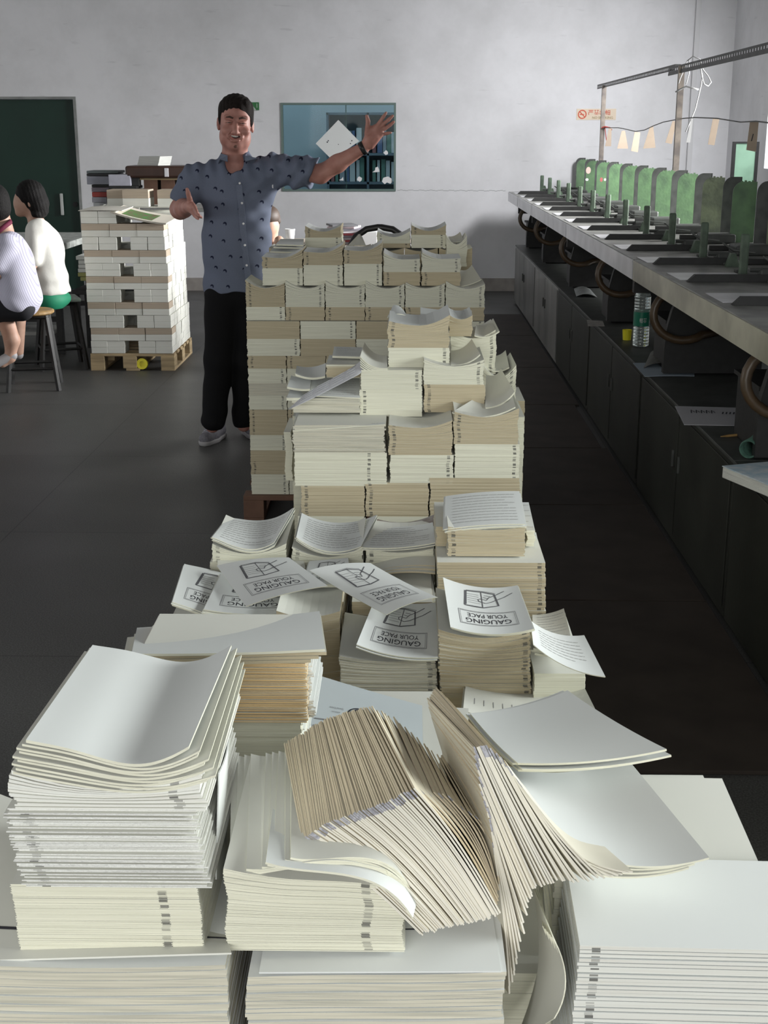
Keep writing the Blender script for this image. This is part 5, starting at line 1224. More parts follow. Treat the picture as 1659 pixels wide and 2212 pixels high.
# yellow cup and plastic water bottle
q = atz(1354, 734, CZ); b = MB(); b.lathe([(0, 0), (.022, 0), (.026, .055), (.023, .055), (.020, .004), (0, .004)], 20, c=(q.x, q.y, CZ)); tag(recenter(b.build('yellow_cup', m_yellow, smooth=False)), 'small yellow plastic cap left of the water bottle', 'cup')
q = atz(1383, 749, CZ); bo = empty('water_bottle', (q.x, q.y, CZ), 0, 'clear plastic water bottle with green label on a cabinet', 'bottle')
m_pet = mat('clear_plastic', (.86, .95, .93), .05, trans=.85)
sc = (at(1383, 605, q.y).z - CZ) / .31
prof = [(0, .004), (.024, .0), (.036, .006)]
z = .01
while z < .235:
    prof += [(.038, z), (.0385, z + .008), (.036, z + .012)] if not (.10 < z < .16) else [(.038, z), (.038, z + .012)]
    z += .0145
prof += [(.034, .245), (.024, .27), (.014, .285), (.0125, .30)]
b = MB(); b.lathe([(r * sc, z_ * sc) for r, z_ in prof], 28); b.build('bottle_body', m_pet, bo, smooth=True)
b = MB(); b.lathe([(0.0388 * sc, .10 * sc), (.0388 * sc, .165 * sc)], 28); b.build('bottle_label', mat('green_label', (.01, .20, .12), .4), bo, smooth=True)
b = MB(); b.lathe([(.0150 * sc, .285 * sc), (.0150 * sc, .305 * sc), (.012 * sc, .308 * sc), (0, .308 * sc)], 20); b.build('bottle_cap', mat('green_cap', (.02, .25, .16), .4), bo, smooth=False)
b = MB(); R_ = .0392 * sc
for k in range(2):
    cxx = -.010 + .02 * k
    for (u0, v0, u1, v1) in (G2 if k else G4): 
        pp = []
        for (uu, vv) in ((u0, v0), (u1, v0), (u1, v1), (u0, v1)):
            an = (cxx + (uu - .5) * .016) / R_; pp.append((R_ * sin(an), -R_ * cos(an), (.128 + (vv - .5) * .022) * sc))
        b.add(pp, [(0, 1, 2, 3)])
b.build('label_characters', m_white, bo)
# boards on the aisle floor
ybs = [3.2, 4.55, 5.85, 7.0, 8.2, 9.6, 11.2, 12.6]
for i in range(7):
    b = MB(); b.bbox((.36 if i < 3 else .42, ybs[i] + .006, .0), (1.11 if i != 3 else 1.08, ybs[i + 1] - .006, .012), .002)
    tag(recenter(b.build('floor_board', m_brownmat)), 'dark brown board laid on the right aisle floor, %s from the camera' % ord_(i), 'floor board', 'brown boards on the aisle floor')
# ============================================================ smooth solid bodies from distance fields
def sm_min(a, b, k):
    h = np.clip(0.5 + 0.5 * (b - a) / k, 0, 1)
    return b * (1 - h) + a * h - k * h * (1 - h)
class Field:
    def __init__(s): s.ops = []
    def cone(s, a, b, ra, rb, k=.012, sub=False): s.ops.append(('c', np.array(a, float), np.array(b, float), ra, rb, k, sub)); return s
    def chain(s, pts, rs, k=.012):
        for i in range(len(pts) - 1): s.cone(pts[i], pts[i + 1], rs[i], rs[i + 1], k)
        return s
    def ell(s, c, r, k=.012, sub=False, R=None): s.ops.append(('e', np.array(c, float), np.array(r, float), R, None, k, sub)); return s
    def cut(s, p, n): s.ops.append(('p', np.array(p, float), np.array(n, float), None, None, 0, True)); return s
    def prim(s, o, P):
        if o[0] == 'c':
            a, b, ra, rb = o[1:5]; ba = b - a; pa = P - a; h = np.clip(pa @ ba / max(ba @ ba, 1e-9), 0, 1)
            return np.linalg.norm(pa - h[:, None] * ba, axis=1) - (ra + (rb - ra) * h)
        if o[0] == 'e':
            q = P - o[1]
            if o[3] is not None: q = q @ o[3]
            k0 = np.linalg.norm(q / o[2], axis=1); k1 = np.linalg.norm(q / (o[2] ** 2), axis=1)
            return k0 * (k0 - 1) / np.maximum(k1, 1e-6)
        return (P - o[1]) @ o[2]
    def __call__(s, P):
        d = np.full(len(P), 9.0)
        for o in s.ops:
            if o[0] == 'p': d = np.maximum(d, s.prim(o, P)); continue
            if not o[6]:
                e = s.prim(o, P); d = sm_min(d, e, o[5])
            else:
                e = -s.prim(o, P); d = -sm_min(-d, -e, o[5])
        return d
    def bounds(s):
        lo = np.full(3, 9e9); hi = -lo
        for o in s.ops:
            if o[6] or o[0] == 'p': continue
            if o[0] == 'c':
                r = max(o[3], o[4])
                for q in (o[1], o[2]): lo = np.minimum(lo, q - r); hi = np.maximum(hi, q + r)
            else: r = o[2].max(); lo = np.minimum(lo, o[1] - r); hi = np.maximum(hi, o[1] + r)
        return lo - .03, hi + .03
def field_mesh(fn, h, name, m, parent=None, disp=None):
    lo, hi = fn.bounds(); B = 6
    nb = np.ceil((hi - lo) / (h * B)).astype(int) + 1; N = nb * B + 1
    bi = np.stack(np.meshgrid(*[np.arange(q) for q in nb], indexing='ij'), -1).reshape(-1, 3)
    bc = lo + (bi + .5) * B * h
    dc = fn(bc); act = np.abs(dc) < B * h * 1.25
    G = np.full(tuple(N), 1.0, dtype=np.float32)
    ins = bi[(~act) & (dc < 0)]
    for q in ins: G[q[0]*B:q[0]*B+B+1, q[1]*B:q[1]*B+B+1, q[2]*B:q[2]*B+B+1] = -1
    ab = bi[act]
    loc = np.stack(np.meshgrid(*[np.arange(B + 1)] * 3, indexing='ij'), -1).reshape(-1, 3)
    for s0 in range(0, len(ab), 400):
        I = (ab[s0:s0 + 400, None, :] * B + loc[None]).reshape(-1, 3)
        lin = np.ravel_multi_index(I.T, G.shape); u = np.unique(lin)
        U = np.stack(np.unravel_index(u, G.shape), -1); P = lo + U * h
        d = fn(P)
        if disp is not None: d = d + disp(P)
        G.ravel()[u] = d
    S_ = G < 0
    # surface nets
    a = S_[:-1, :-1, :-1]; cells = np.zeros(a.shape, bool)
    cs = [S_[i:i + a.shape[0], j:j + a.shape[1], k:k + a.shape[2]] for i in (0, 1) for j in (0, 1) for k in (0, 1)]
    cnt = sum(c.astype(np.int8) for c in cs); cells = (cnt > 0) & (cnt < 8)
    ci = np.argwhere(cells); vid = np.full(cells.shape, -1, np.int64); vid[cells] = np.arange(len(ci))
    acc = np.zeros((len(ci), 3)); wn = np.zeros(len(ci))
    corners = [(i, j, k) for i in (0, 1) for j in (0, 1) for k in (0, 1)]
    for p in corners:
        for ax in range(3):
            if p[ax] == 1: continue
            q = list(p); q[ax] = 1
            A = G[ci[:, 0] + p[0], ci[:, 1] + p[1], ci[:, 2] + p[2]]; C_ = G[ci[:, 0] + q[0], ci[:, 1] + q[1], ci[:, 2] + q[2]]
            mk = (A < 0) != (C_ < 0); t = np.where(mk, A / np.where(mk, A - C_, 1), 0)
            pt = np.array(p, float)[None] + 0 * acc; pt[:, ax] += t
            acc += np.where(mk[:, None], pt, 0); wn += mk
    V = lo + (ci + acc / wn[:, None]) * h
    faces = []
    for ax in range(3):
        o1, o2 = [q for q in range(3) if q != ax]
        sl0 = [slice(1, -1)] * 3; sl1 = [slice(1, -1)] * 3; sl0[ax] = slice(0, -1); sl1[ax] = slice(1, None)
        A = S_[tuple(sl0)]; C_ = S_[tuple(sl1)]; E_ = np.argwhere(A != C_)
        if not len(E_): continue
        flip = A[E_[:, 0], E_[:, 1], E_[:, 2]]
        base = E_.copy(); base[:, o1] += 1; base[:, o2] += 1
        def g(d1, d2):
            q = base.copy(); q[:, o1] -= d1; q[:, o2] -= d2; return vid[q[:, 0], q[:, 1], q[:, 2]]
        Q = np.stack([g(1, 1), g(0, 1), g(0, 0), g(1, 0)], -1)
        if ax == 1: flip = ~flip
        Q[~flip] = Q[~flip][:, ::-1]; faces.append(Q)
    Fa = np.concatenate(faces); Fa = Fa[(Fa >= 0).all(1)]
    me = bpy.data.meshes.new(name)
    me.vertices.add(len(V)); me.vertices.foreach_set('co', V.ravel())
    me.loops.add(len(Fa) * 4); me.loops.foreach_set('vertex_index', Fa.ravel().astype(np.int32))
    me.polygons.add(len(Fa)); me.polygons.foreach_set('loop_start', np.arange(0, len(Fa) * 4, 4, dtype=np.int32))
    me.polygons.foreach_set('use_smooth', [True] * len(Fa))
    me.materials.append(m); me.update(); me.validate()
    o = bpy.data.objects.new(name, me); COL.objects.link(o)
    if parent is not None: o.parent = parent
    return o
def skin_mat(name, c, c2):
    m = mat(name, c, .5, noise=.2, nscale=18, col2=c2, spec=.35)
    b = m.node_tree.nodes['Principled BSDF']; b.inputs['Subsurface Weight'].default_value = .08; b.inputs['Subsurface Radius'].default_value = (.02, .008, .004); b.inputs['Subsurface Scale'].default_value = .5
    return m
m_skin = skin_mat('ruddy_skin', (.50, .25, .205), (.40, .185, .150))
m_skin2 = skin_mat('light_skin', (.52, .33, .25), (.45, .27, .20))
m_hair = mat('dark_brown_hair', (.018, .013, .011), .8, noise=.5, nscale=60, stretch=(3, 3, 1), bump=.5, bscale=120, spec=.2)
m_hair2 = mat('black_hair', (.010, .009, .009), .75, noise=.4, nscale=50, bump=.4, bscale=120, spec=.2)

def shirt_mat():
    m = bpy.data.materials.new('blue_grey_printed_cotton'); m.use_nodes = True; nt = m.node_tree; b = nt.nodes['Principled BSDF']; L = nt.links.new
    b.inputs['Roughness'].default_value = .85; b.inputs['Specular IOR Level'].default_value = .15
    tc = nt.nodes.new('ShaderNodeTexCoord')
    n = nt.nodes.new('ShaderNodeTexNoise'); n.inputs['Scale'].default_value = 300
    r = nt.nodes.new('ShaderNodeValToRGB'); r.color_ramp.elements[0].color = (.130, .150, .208, 1); r.color_ramp.elements[1].color = (.170, .194, .262, 1)
    L(tc.outputs['Object'], n.inputs[0]); L(n.outputs['Fac'], r.inputs[0])
    # scattered little arched motif: an upper half disc with a notch
    sp = nt.nodes.new('ShaderNodeSeparateXYZ'); mp = nt.nodes.new('ShaderNodeCombineXYZ'); L(tc.outputs['Object'], sp.inputs[0]); L(sp.outputs[0], mp.inputs[0]); L(sp.outputs[2], mp.inputs[1])
    v = nt.nodes.new('ShaderNodeTexVoronoi'); v.feature = 'F1'; v.voronoi_dimensions = '2D'; v.inputs['Scale'].default_value = 12.5; v.inputs['Randomness'].default_value = .6; L(mp.outputs[0], v.inputs['Vector'])
    d1 = nt.nodes.new('ShaderNodeMath'); d1.operation = 'LESS_THAN'; d1.inputs[1].default_value = .125; L(v.outputs['Distance'], d1.inputs[0])
    sub = nt.nodes.new('ShaderNodeVectorMath'); sub.operation = 'SUBTRACT'; L(mp.outputs[0], sub.inputs[0]); L(v.outputs['Position'], sub.inputs[1])
    ad = nt.nodes.new('ShaderNodeVectorMath'); ad.operation = 'ADD'; ad.inputs[1].default_value = (0.003, .006, 0); L(sub.outputs[0], ad.inputs[0])
    ln = nt.nodes.new('ShaderNodeVectorMath'); ln.operation = 'LENGTH'; L(ad.outputs[0], ln.inputs[0])
    d2 = nt.nodes.new('ShaderNodeMath'); d2.operation = 'GREATER_THAN'; d2.inputs[1].default_value = .0070; L(ln.outputs['Value'], d2.inputs[0])
    mu = nt.nodes.new('ShaderNodeMath'); mu.operation = 'MULTIPLY'; L(d1.outputs[0], mu.inputs[0]); L(d2.outputs[0], mu.inputs[1])
    mx = nt.nodes.new('ShaderNodeMix'); mx.data_type = 'RGBA'; mx.inputs[7].default_value = (.016, .020, .045, 1); L(mu.outputs[0], mx.inputs[0]); L(r.outputs[0], mx.inputs[6]); L(mx.outputs[2], b.inputs['Base Color'])
    return m
m_shirt = shirt_mat()
m_trouser = mat('black_trouser_cloth', (.008, .008, .009), .85, spec=.15, bump=.1, bscale=12)

# ------------------------------------------------------------ the standing man
MYd = 7.0
def mp_(px, py, dy=0.0): return np.array(at(px, py, MYd + dy))
man = empty('person', (float(mp_(500, 900)[0]), MYd, 0), 0, 'smiling man in blue-grey short-sleeved shirt and black trousers, arms spread wide, standing', 'person')
mo_ = np.array(man.location)
def L_(p): return np.array(p) - mo_
hc = L_(mp_(509, 262))                     # head centre
s = 1.0
# body: head, neck, torso, arms with hands, legs as one continuous surface
Bd = Field()
hx, hy, hz = hc
def H(x, y, z):       # head local coordinates with a slight tilt and turn
    t = radians(4.0); tn = radians(8.0)
    x, z = x * cos(t) + z * sin(t), -x * sin(t) + z * cos(t)
    x, y = x * cos(tn) - y * sin(tn), x * sin(tn) + y * cos(tn)
    return np.array([hx + x, hy + y, hz + z])
Bd.ell(H(0, .012, .028), (.082, .100, .092), .02)            # cranium
Bd.ell(H(0, -.018, -.045), (.074, .078, .098), .03)          # face
Bd.ell(H(0, -.050, -.115), (.040, .036, .030), .03)          # chin
Bd.ell(H(-.052, -.02, -.085), (.026, .045, .040), .025).ell(H(.052, -.02, -.085), (.026, .045, .040), .025)   # jaw corners
Bd.cone(H(0, -.094, -.012), H(0, -.118, -.052), .010, .0155, .010)        # nose
Bd.ell(H(-.014, -.104, -.057), (.011, .010, .008), .006).ell(H(.014, -.104, -.057), (.011, .010, .008), .006)
Bd.cone(H(-.052, -.078, .018), H(-.016, -.093, .012), .010, .010, .012).cone(H(.016, -.093, .012), H(.052, -.078, .018), .010, .010, .012)  # brow ridge
Bd.ell(H(-.036, -.096, -.010), (.019, .013, .0095), .010, sub=True).ell(H(.036, -.096, -.010), (.019, .013, .0095), .010, sub=True)   # eye sockets
Bd.ell(H(-.046, -.072, -.048), (.026, .020, .022), .014).ell(H(.046, -.072, -.048), (.026, .020, .022), .014)   # cheeks
Bd.cone(H(-.030, -.088, -.078), H(.030, -.088, -.078), .012, .012, .012)   # muzzle
Bd.ell(H(0, -.103, -.077), (.034, .014, .0115), .004, sub=True)            # open smile
Bd.ell(H(0, -.094, -.096), (.026, .010, .008), .006)                       # lower lip swell
for sg in (-1, 1):
    Bd.ell(H(sg * .086, .012, -.018), (.010, .022, .034), .006); Bd.ell(H(sg * .093, .000, -.014), (.006, .010, .020), .003, sub=True)
nb_ = L_(mp_(507, 352, .02))
Bd.cone(H(0, .022, -.085), nb_ + np.array([0, .01, 0]), .062, .068, .03)
Bd.cone(nb_ + np.array([0, .02, 0]), nb_ + np.array([0, .03, -.06]), .065, .075, .04)
# shoulders / arms
shR = L_(mp_(421, 388, .0)); elR = L_(mp_(389, 452, -.01)); wrR = L_(mp_(407, 447, -.215))
shL = L_(mp_(603, 366, .02)); elL = L_(mp_(692, 376, -.02)); wrL = L_(mp_(786, 319, -.05))
Bd.cone(shR, shL, .052, .050, .05)
chest = L_(mp_(513, 420, .03)); belly = L_(mp_(512, 520, .0)); hip = L_(mp_(512, 600, .02))
Bd.ell(chest, (.165, .095, .13), .05).ell(belly, (.165, .110, .18), .05).ell(hip, (.15, .10, .12), .05)
Bd.chain([shR, elR], [.050, .050], .03).chain([elR, elR * .55 + wrR * .45, wrR], [.050, .046, .031], .02)
Bd.chain([shL, elL], [.050, .047], .03).chain([elL, elL * .6 + wrL * .4, wrL], [.046, .044, .028], .02)
# legs under the trousers
hipR, hipL = L_(mp_(481, 640)), L_(mp_(541, 640, .02))
anR = L_(mp_(459, 920, .02)); anL = L_(mp_(527, 918, .10)); knR, knL = L_(mp_(472, 780)), L_(mp_(534, 780, .03))
Bd.chain([hipR, knR, anR], [.085, .058, .038], .04).chain([hipL, knL, anL], [.085, .058, .038], .04)
# raised left hand (image right): palm and five fingers, palm towards the camera
def hand(Fd, w, specs, palm, pr):
    for a, c, ra, rb in palm: Fd.cone(a, c, ra, rb, .010)
    for pts, rs in specs: Fd.chain(pts, rs, .004)
q = lambda x, y, d=-.05: L_(mp_(x, y, d))
wL = wrL
def hpx(a, b_): return 640 + a / 7.213, 230 + b_ / 7.213      # from the enlarged view of the hand
def hq(a, b_, d): return L_(mp_(*hpx(a, b_), d))
palmL = [(wL, hq(1140, 520, -.055), .028, .026), (hq(1130, 560, -.055), hq(1240, 340, -.06), .026, .020), (hq(1160, 600, -.055), hq(1310, 420, -.055), .022, .019), (hq(1130, 520, -.055), hq(1150, 360, -.06), .026, .020), (hq(1150, 500, -.07), hq(1230, 460, -.065), .022, .020)]
fingL = [([hq(1110, 420, -.065), hq(1112, 320, -.075), hq(1118, 230, -.08), hq(1098, 152, -.078)], [.0165, .0125, .0115, .0085]),
         ([hq(1240, 330, -.06), hq(1300, 250, -.07), hq(1355, 165, -.075), hq(1400, 98, -.07)], [.0125, .0100, .0088, .0068]),
         ([hq(1270, 340, -.058), hq(1350, 280, -.062), hq(1440, 205, -.066), hq(1502, 146, -.064)], [.0125, .0102, .0090, .0070]),
         ([hq(1300, 380, -.055), hq(1380, 345, -.055), hq(1460, 290, -.055), hq(1520, 240, -.052)], [.0120, .0098, .0086, .0068]),
         ([hq(1300, 440, -.05), hq(1360, 430, -.045), hq(1420, 420, -.05), hq(1474, 408, -.055)], [.0108, .0088, .0078, .0062])]
hand(Bd, wL, fingL, palmL, 0)
# right hand reaching to the camera, thumb up, fingers pointing down and right
def gpx(a, b_): return 340 + a / 2.9625, 180 + b_ / 2.9625
def gq(a, b_, d): return L_(mp_(*gpx(a, b_), d))
palmR = [(wrR, gq(215, 790, -.27), .030, .024), (gq(205, 780, -.25), gq(232, 800, -.30), .024, .018), (gq(215, 800, -.25), gq(240, 830, -.30), .022, .017)]
fingR = [([gq(212, 770, -.26), gq(205, 735, -.275), gq(197, 705, -.285), gq(190, 678, -.285)], [.0165, .0135, .0115, .0088]),
         ([gq(225, 778, -.29), gq(240, 800, -.32), gq(248, 815, -.345), gq(254, 828, -.36)], [.0120, .0105, .0092, .0072]),
         ([gq(230, 795, -.29), gq(246, 820, -.325), gq(258, 838, -.35), gq(268, 848, -.368)], [.0120, .0105, .0092, .0072]),
         ([gq(232, 812, -.29), gq(250, 835, -.32), gq(266, 850, -.345), gq(281, 858, -.36)], [.0115, .0100, .0088, .0070]),
         ([gq(228, 826, -.28), gq(240, 848, -.305), gq(252, 860, -.325), gq(262, 868, -.34)], [.0100, .0088, .0078, .0062])]
hand(Bd, wrR, fingR, palmR, 0)
body = field_mesh(Bd, .0042, 'body', m_skin, man)
# hair: cap over the head, cut at the hairline
Hf = Field()
Hf.ell(H(0, .022, .050), (.092, .104, .088), .02); Hf.ell(H(0, .050, -.015), (.088, .070, .070), .03)
Hf.ell(H(.004, -.048, .094), (.066, .034, .022), .03)
Hf.ell(H(-.078, -.005, .012), (.012, .030, .040), .01).ell(H(.080, -.005, .012), (.010, .030, .040), .01)
Hf.ell(H(0, -.095, .010), (.066, .050, .052), .008, sub=True); Hf.ell(H(0, -.085, -.075), (.100, .095, .085), .008, sub=True)
for sg in (-1, 1): Hf.ell(H(sg * .093, .012, -.03), (.02, .026, .036), .006, sub=True)
rngh = np.random.default_rng(2)
def hdisp(P): return .0012 * np.sin(P[:, 0] * 260 + np.sin(P[:, 1] * 50) * 2)
field_mesh(Hf, .0036, 'hair', m_hair, man, disp=hdisp)
# face details
def ellipsoid(b, c, r, n=14, R=None):
    vs = []; fs = []
    for i in range(n + 1):
        th = pi * i / n
        for j in range(n):
            ph = 2 * pi * j / n; v = Vector((r[0] * sin(th) * cos(ph), r[1] * sin(th) * sin(ph), r[2] * cos(th)))
            if R is not None: v = R @ v
            vs.append(Vector(tuple(c)) + v)
    for i in range(n):
        for j in range(n): fs.append((i * n + j, (i + 1) * n + j, (i + 1) * n + (j + 1) % n, i * n + (j + 1) % n))
    b.add(vs, fs)
for sg in (-1, 1):
    b = MB(); ellipsoid(b, H(sg * .035, -.081, -.010), (.0125, .0115, .0105)); e = b.build('eye', mat('eye_white', (.26, .22, .20), .4), man, True)
    b = MB(); ellipsoid(b, H(sg * .035 + .001, -.0905, -.010), (.0055, .0035, .0055), 10); b.build('iris', mat('dark_iris', (.02, .015, .012), .2), e, True)
    b = MB(); b.tube([H(sg * .018, -.093, -.0055), H(sg * .036, -.0955, -.0035), H(sg * .054, -.083, -.0085)], [.003, .0048, .003], 6); b.tube([H(sg * .020, -.091, -.0145), H(sg * .036, -.0940, -.0162), H(sg * .052, -.083, -.0135)], [.003, .0044, .003], 6); b.build('eyelid', m_skin, man, True)
    b = MB(); b.tube([H(sg * .014, -.101, .0125), H(sg * .032, -.100, .0185), H(sg * .056, -.082, .0145)], [.0044, .0052, .0026], 6); b.build('eyebrow', mat('brown_eyebrow', (.075, .04, .03), .9), man, True)
b = MB(); ellipsoid(b, H(0, -.0880, -.077), (.036, .008, .0115)); b.build('mouth_interior', mat('dark_mouth', (.05, .015, .015), .6), man, True)
b = MB()
for i in range(8): ellipsoid(b, H(-.0245 + .007 * i, -.0965 + .00055 * (i - 3.5) ** 2, -.0735 + .00035 * (i - 3.5) ** 2), (.0038, .003, .0066), 8)
b.build('teeth', mat('teeth', (.72, .66, .60), .3), man, True)
b = MB()
up = [H(-.038 + .076 * t, -.0985 + .017 * (2 * t - 1) ** 2, -.0680 + .0060 * (2 * t - 1) ** 2 ) for t in np.linspace(0, 1, 9)]
lo_ = [H(-.037 + .074 * t, -.0975 + .017 * (2 * t - 1) ** 2, -.0895 + .0275 * (2 * t - 1) ** 2) for t in np.linspace(0, 1, 9)]
b.tube(up, [.0015, .003, .0034, .0036, .0032, .0036, .0034, .003, .0015], 6); b.tube(lo_, [.0015, .0035, .0042, .0046, .0048, .0046, .0042, .0035, .0015], 6)
b.build('lips', mat('lip_skin', (.42, .16, .13), .5), man, True)
for sg in (-1, 1):
    b = MB(); b.tube([H(sg * .020, -.101, -.050), H(sg * .036, -.093, -.066), H(sg * .042, -.083, -.086)], [.0012, .0022, .001], 6); b.build('smile_crease', mat('crease_skin', (.36, .16, .12), .7), man, True)
b = MB(); ellipsoid(b, H(.002, -.0835, -.122), (.011, .006, .010), 10); b.build('chin_tuft', mat('chin_stubble', (.22, .115, .085), .9, noise=.5, nscale=300), man, True)
# shirt
Sh = Field()
Sh.cone(shR + np.array([.01, 0, .0]), shL + np.array([-.01, 0, 0]), .078, .074, .04)
Sh.ell(chest + np.array([.0, 0, .01]), (.202, .132, .175), .06).ell(belly, (.188, .140, .22), .07).ell(hip + np.array([.003, 0, -.02]), (.186, .135, .18), .06)
Sh.chain([shR + np.array([.0, 0, -.0]), L_(mp_(396, 428, -.005))], [.074, .070], .035)
Sh.chain([shL, L_(mp_(640, 372, -.01)), L_(mp_(672, 372, -.02))], [.076, .074, .080], .035)
Sh.cone(nb_ + np.array([0, .03, 0]), nb_ + np.array([0, .03, -.04]), .082, .12, .04)
Sh.cut(L_(mp_(512, 628)), (0.02, 0, -1))                       # hem
ne = elR - shR; ne = ne / np.linalg.norm(ne)
nl = np.array([.93, -.1, -.30]); nl /= np.linalg.norm(nl)
Sh.cut(L_(mp_(677, 375, -.02)), tuple(nl))
nr = np.array([-.30, -.05, -.95]); nr /= np.linalg.norm(nr)
def shirt_disp(P):
    x, y, z = P[:, 0], P[:, 1], P[:, 2]
    zz = z - chest[2]; xx = x - chest[0]
    pull = np.clip((xx) * 3 + .2, 0, 1)
    f = .0080 * np.sin((zz * 1.0 - xx * .9) * 62 + 2 * np.sin(xx * 9)) * np.exp(-((zz - .0) ** 2) / .06) * pull
    f += .0060 * np.sin((xx * 1.15 + zz * .3) * 85 + np.sin(zz * 14)) * np.clip((zz - .06) * 12, 0, 1)
    f += .0060 * np.sin(zz * 34 + xx * 10 + 2 * np.sin(xx * 13)) * np.clip(-zz * 3.0, 0, 1) * .7
    f += .0025 * np.sin(x * 40 + z * 31) * np.sin(z * 23 + y * 30)
    # opening of the right sleeve: cut below the arm plane close to the sleeve only
    return f
shc = L_(mp_(392, 437, -.01))
class ShirtField(Field):
    def __call__(s, P):
        d = Field.__call__(s, P)
        near = (P[:, 0] < shR[0] + .005)                  # only the sleeve lies this far left
        c_ = (P - shc) @ nr
        d = np.where(near, np.maximum(d, c_), d)
        # neckline: an open V
        v = np.sqrt((P[:, 0] - nb_[0] - .004) ** 2 / (.048 ** 2) + (P[:, 2] - nb_[2] - .012) ** 2 / (.060 ** 2)) - 1
        front = P[:, 1] < nb_[1] + .05
        hole = np.where(front, v * .05, 1)
        neck = np.linalg.norm((P - (nb_ + np.array([0, .012, 0])))[:, :2], axis=1) - .070
        hole = np.where(P[:, 2] > nb_[2] - .045, np.minimum(hole, neck), hole)
        return np.maximum(d, -hole)
Sh.__class__ = ShirtField
shirt = field_mesh(Sh, .0055, 'shirt', m_shirt, man, disp=shirt_disp)
# collar, placket, buttons, pocket tag
m_shirt2 = mat('blue_grey_collar_cotton', (.170, .195, .262), .85, noise=.1, nscale=200, spec=.15)
b = MB()
for sg in (-1, 1):
    tip = L_(mp_(509 + (-34 if sg < 0 else 48), 345 if sg < 0 else 343, -.125)); back = nb_ + np.array([sg * .062, .055, .062]); top = nb_ + np.array([sg * .068, -.02, .045]); inn = L_(mp_(510 + (-18 if sg < 0 else 20), 350, -.118)); mid = nb_ + np.array([sg * .085, -.035, -.012])
    vs = [back, top, inn + np.array([0, 0, .03]), inn, tip, mid, nb_ + np.array([sg * .085, .05, .01])]
    th = np.array([0, -.006, .003]); vs2 = [v + th for v in vs]
    b.add(vs + vs2, [(0, 1, 6), (1, 5, 6), (1, 2, 5), (2, 4, 5), (2, 3, 4), (7, 13, 8), (8, 13, 12), (8, 12, 9), (9, 12, 11), (9, 11, 10), (3, 10, 11, 4), (4, 11, 12, 5), (5, 12, 13, 6), (0, 7, 8, 1), (1, 8, 9, 2), (2, 9, 10, 3)])
b.build('collar', m_shirt2, man)
def front_y(x, z):
    """frontmost surface of the shirt at a given x,z (local)"""
    ys = np.linspace(-.25, .1, 90); P = np.stack([np.full(90, x), ys, np.full(90, z)], 1); d = Sh(P) + shirt_disp(P)
    i = np.argmax(d < 0); return ys[i] if (d < 0).any() else -.1
pl = []
for (px, py) in ((511, 362), (512, 370), (513, 380), (515, 400), (517, 420), (520, 440), (522, 461), (524, 483), (526, 506), (528, 530), (530, 552), (533, 575), (535, 594), (537, 612)):
    p = L_(mp_(px, py, -.12)); pl.append((p[0], p[2]))
b = MB(); vs = []; fs = []
for i, (x, z) in enumerate(pl):
    yv = sum(front_y(x, z + dz_) for dz_ in (-.03, -.015, 0, .015, .03)) / 5 - .003
    vs += [(x - .016, yv - .001, z), (x - .016, yv - .004, z), (x + .016, yv - .004, z), (x + .016, yv - .001, z)]
    if i: o_ = 4 * i; fs += [(o_ - 4 + q, o_ - 4 + (q + 1) % 4, o_ + (q + 1) % 4, o_ + q) for q in range(3)]
b.add(vs, fs); b.build('placket', m_shirt2, man)
for (px, py) in ((512, 355), (517, 396), (522, 439), (526, 483), (530, 529), (533, 573)):
    p = L_(mp_(px, py, -.12)); yv = front_y(p[0], p[2]); b = MB()
    b.lathe([(.0, .004), (.0055, .003), (.006, 0)], 10, M=Matrix.Translation((p[0], yv - .011, p[2])) @ Matrix.Rotation(radians(90), 4, 'X')); b.build('button', m_white, man)
p = L_(mp_(586, 403, -.1)); b = MB(); yv = front_y(p[0], p[2]); b.box((p[0] - .003, yv - .003, p[2] - .011), (p[0] + .003, yv - .0005, p[2] + .009)); b.build('pocket_tag', m_white, man)
# wrist band on the raised arm
ax_ = wrL - elL; ax_ /= np.linalg.norm(ax_); cpt = Vector(tuple(wrL - ax_ * .005)); b = MB()
Rm = Vector(tuple(ax_)).to_track_quat('Z', 'Y').to_matrix().to_4x4()
b.lathe([(.032, -.012), (.035, -.011), (.035, .011), (.032, .012), (.031, -.012)], 24, M=Matrix.Translation(cpt) @ Rm); b.build('wristband', m_black, man, True)
# ring
# trousers
Tr = Field()
Tr.ell(hip + np.array([0, 0, -.06]), (.165, .118, .15), .05)
Tr.chain([hipR, knR, L_(mp_(462, 905, .015))], [.098, .074, .068], .03).chain([hipL, knL, L_(mp_(527, 905, .09))], [.098, .076, .066], .03)
Tr.cut(L_(mp_(470, 928)), (0, 0, -1)).cut(L_(mp_(512, 600)), (0, 0, 1))
def tdisp(P): return .003 * np.sin(P[:, 2] * 55 + P[:, 0] * 20) * np.exp(-((P[:, 2] - .12) ** 2) / .02) + .002 * np.sin(P[:, 2] * 30 + P[:, 0] * 35)
field_mesh(Tr, .007, 'trousers', m_trouser, man, disp=tdisp)
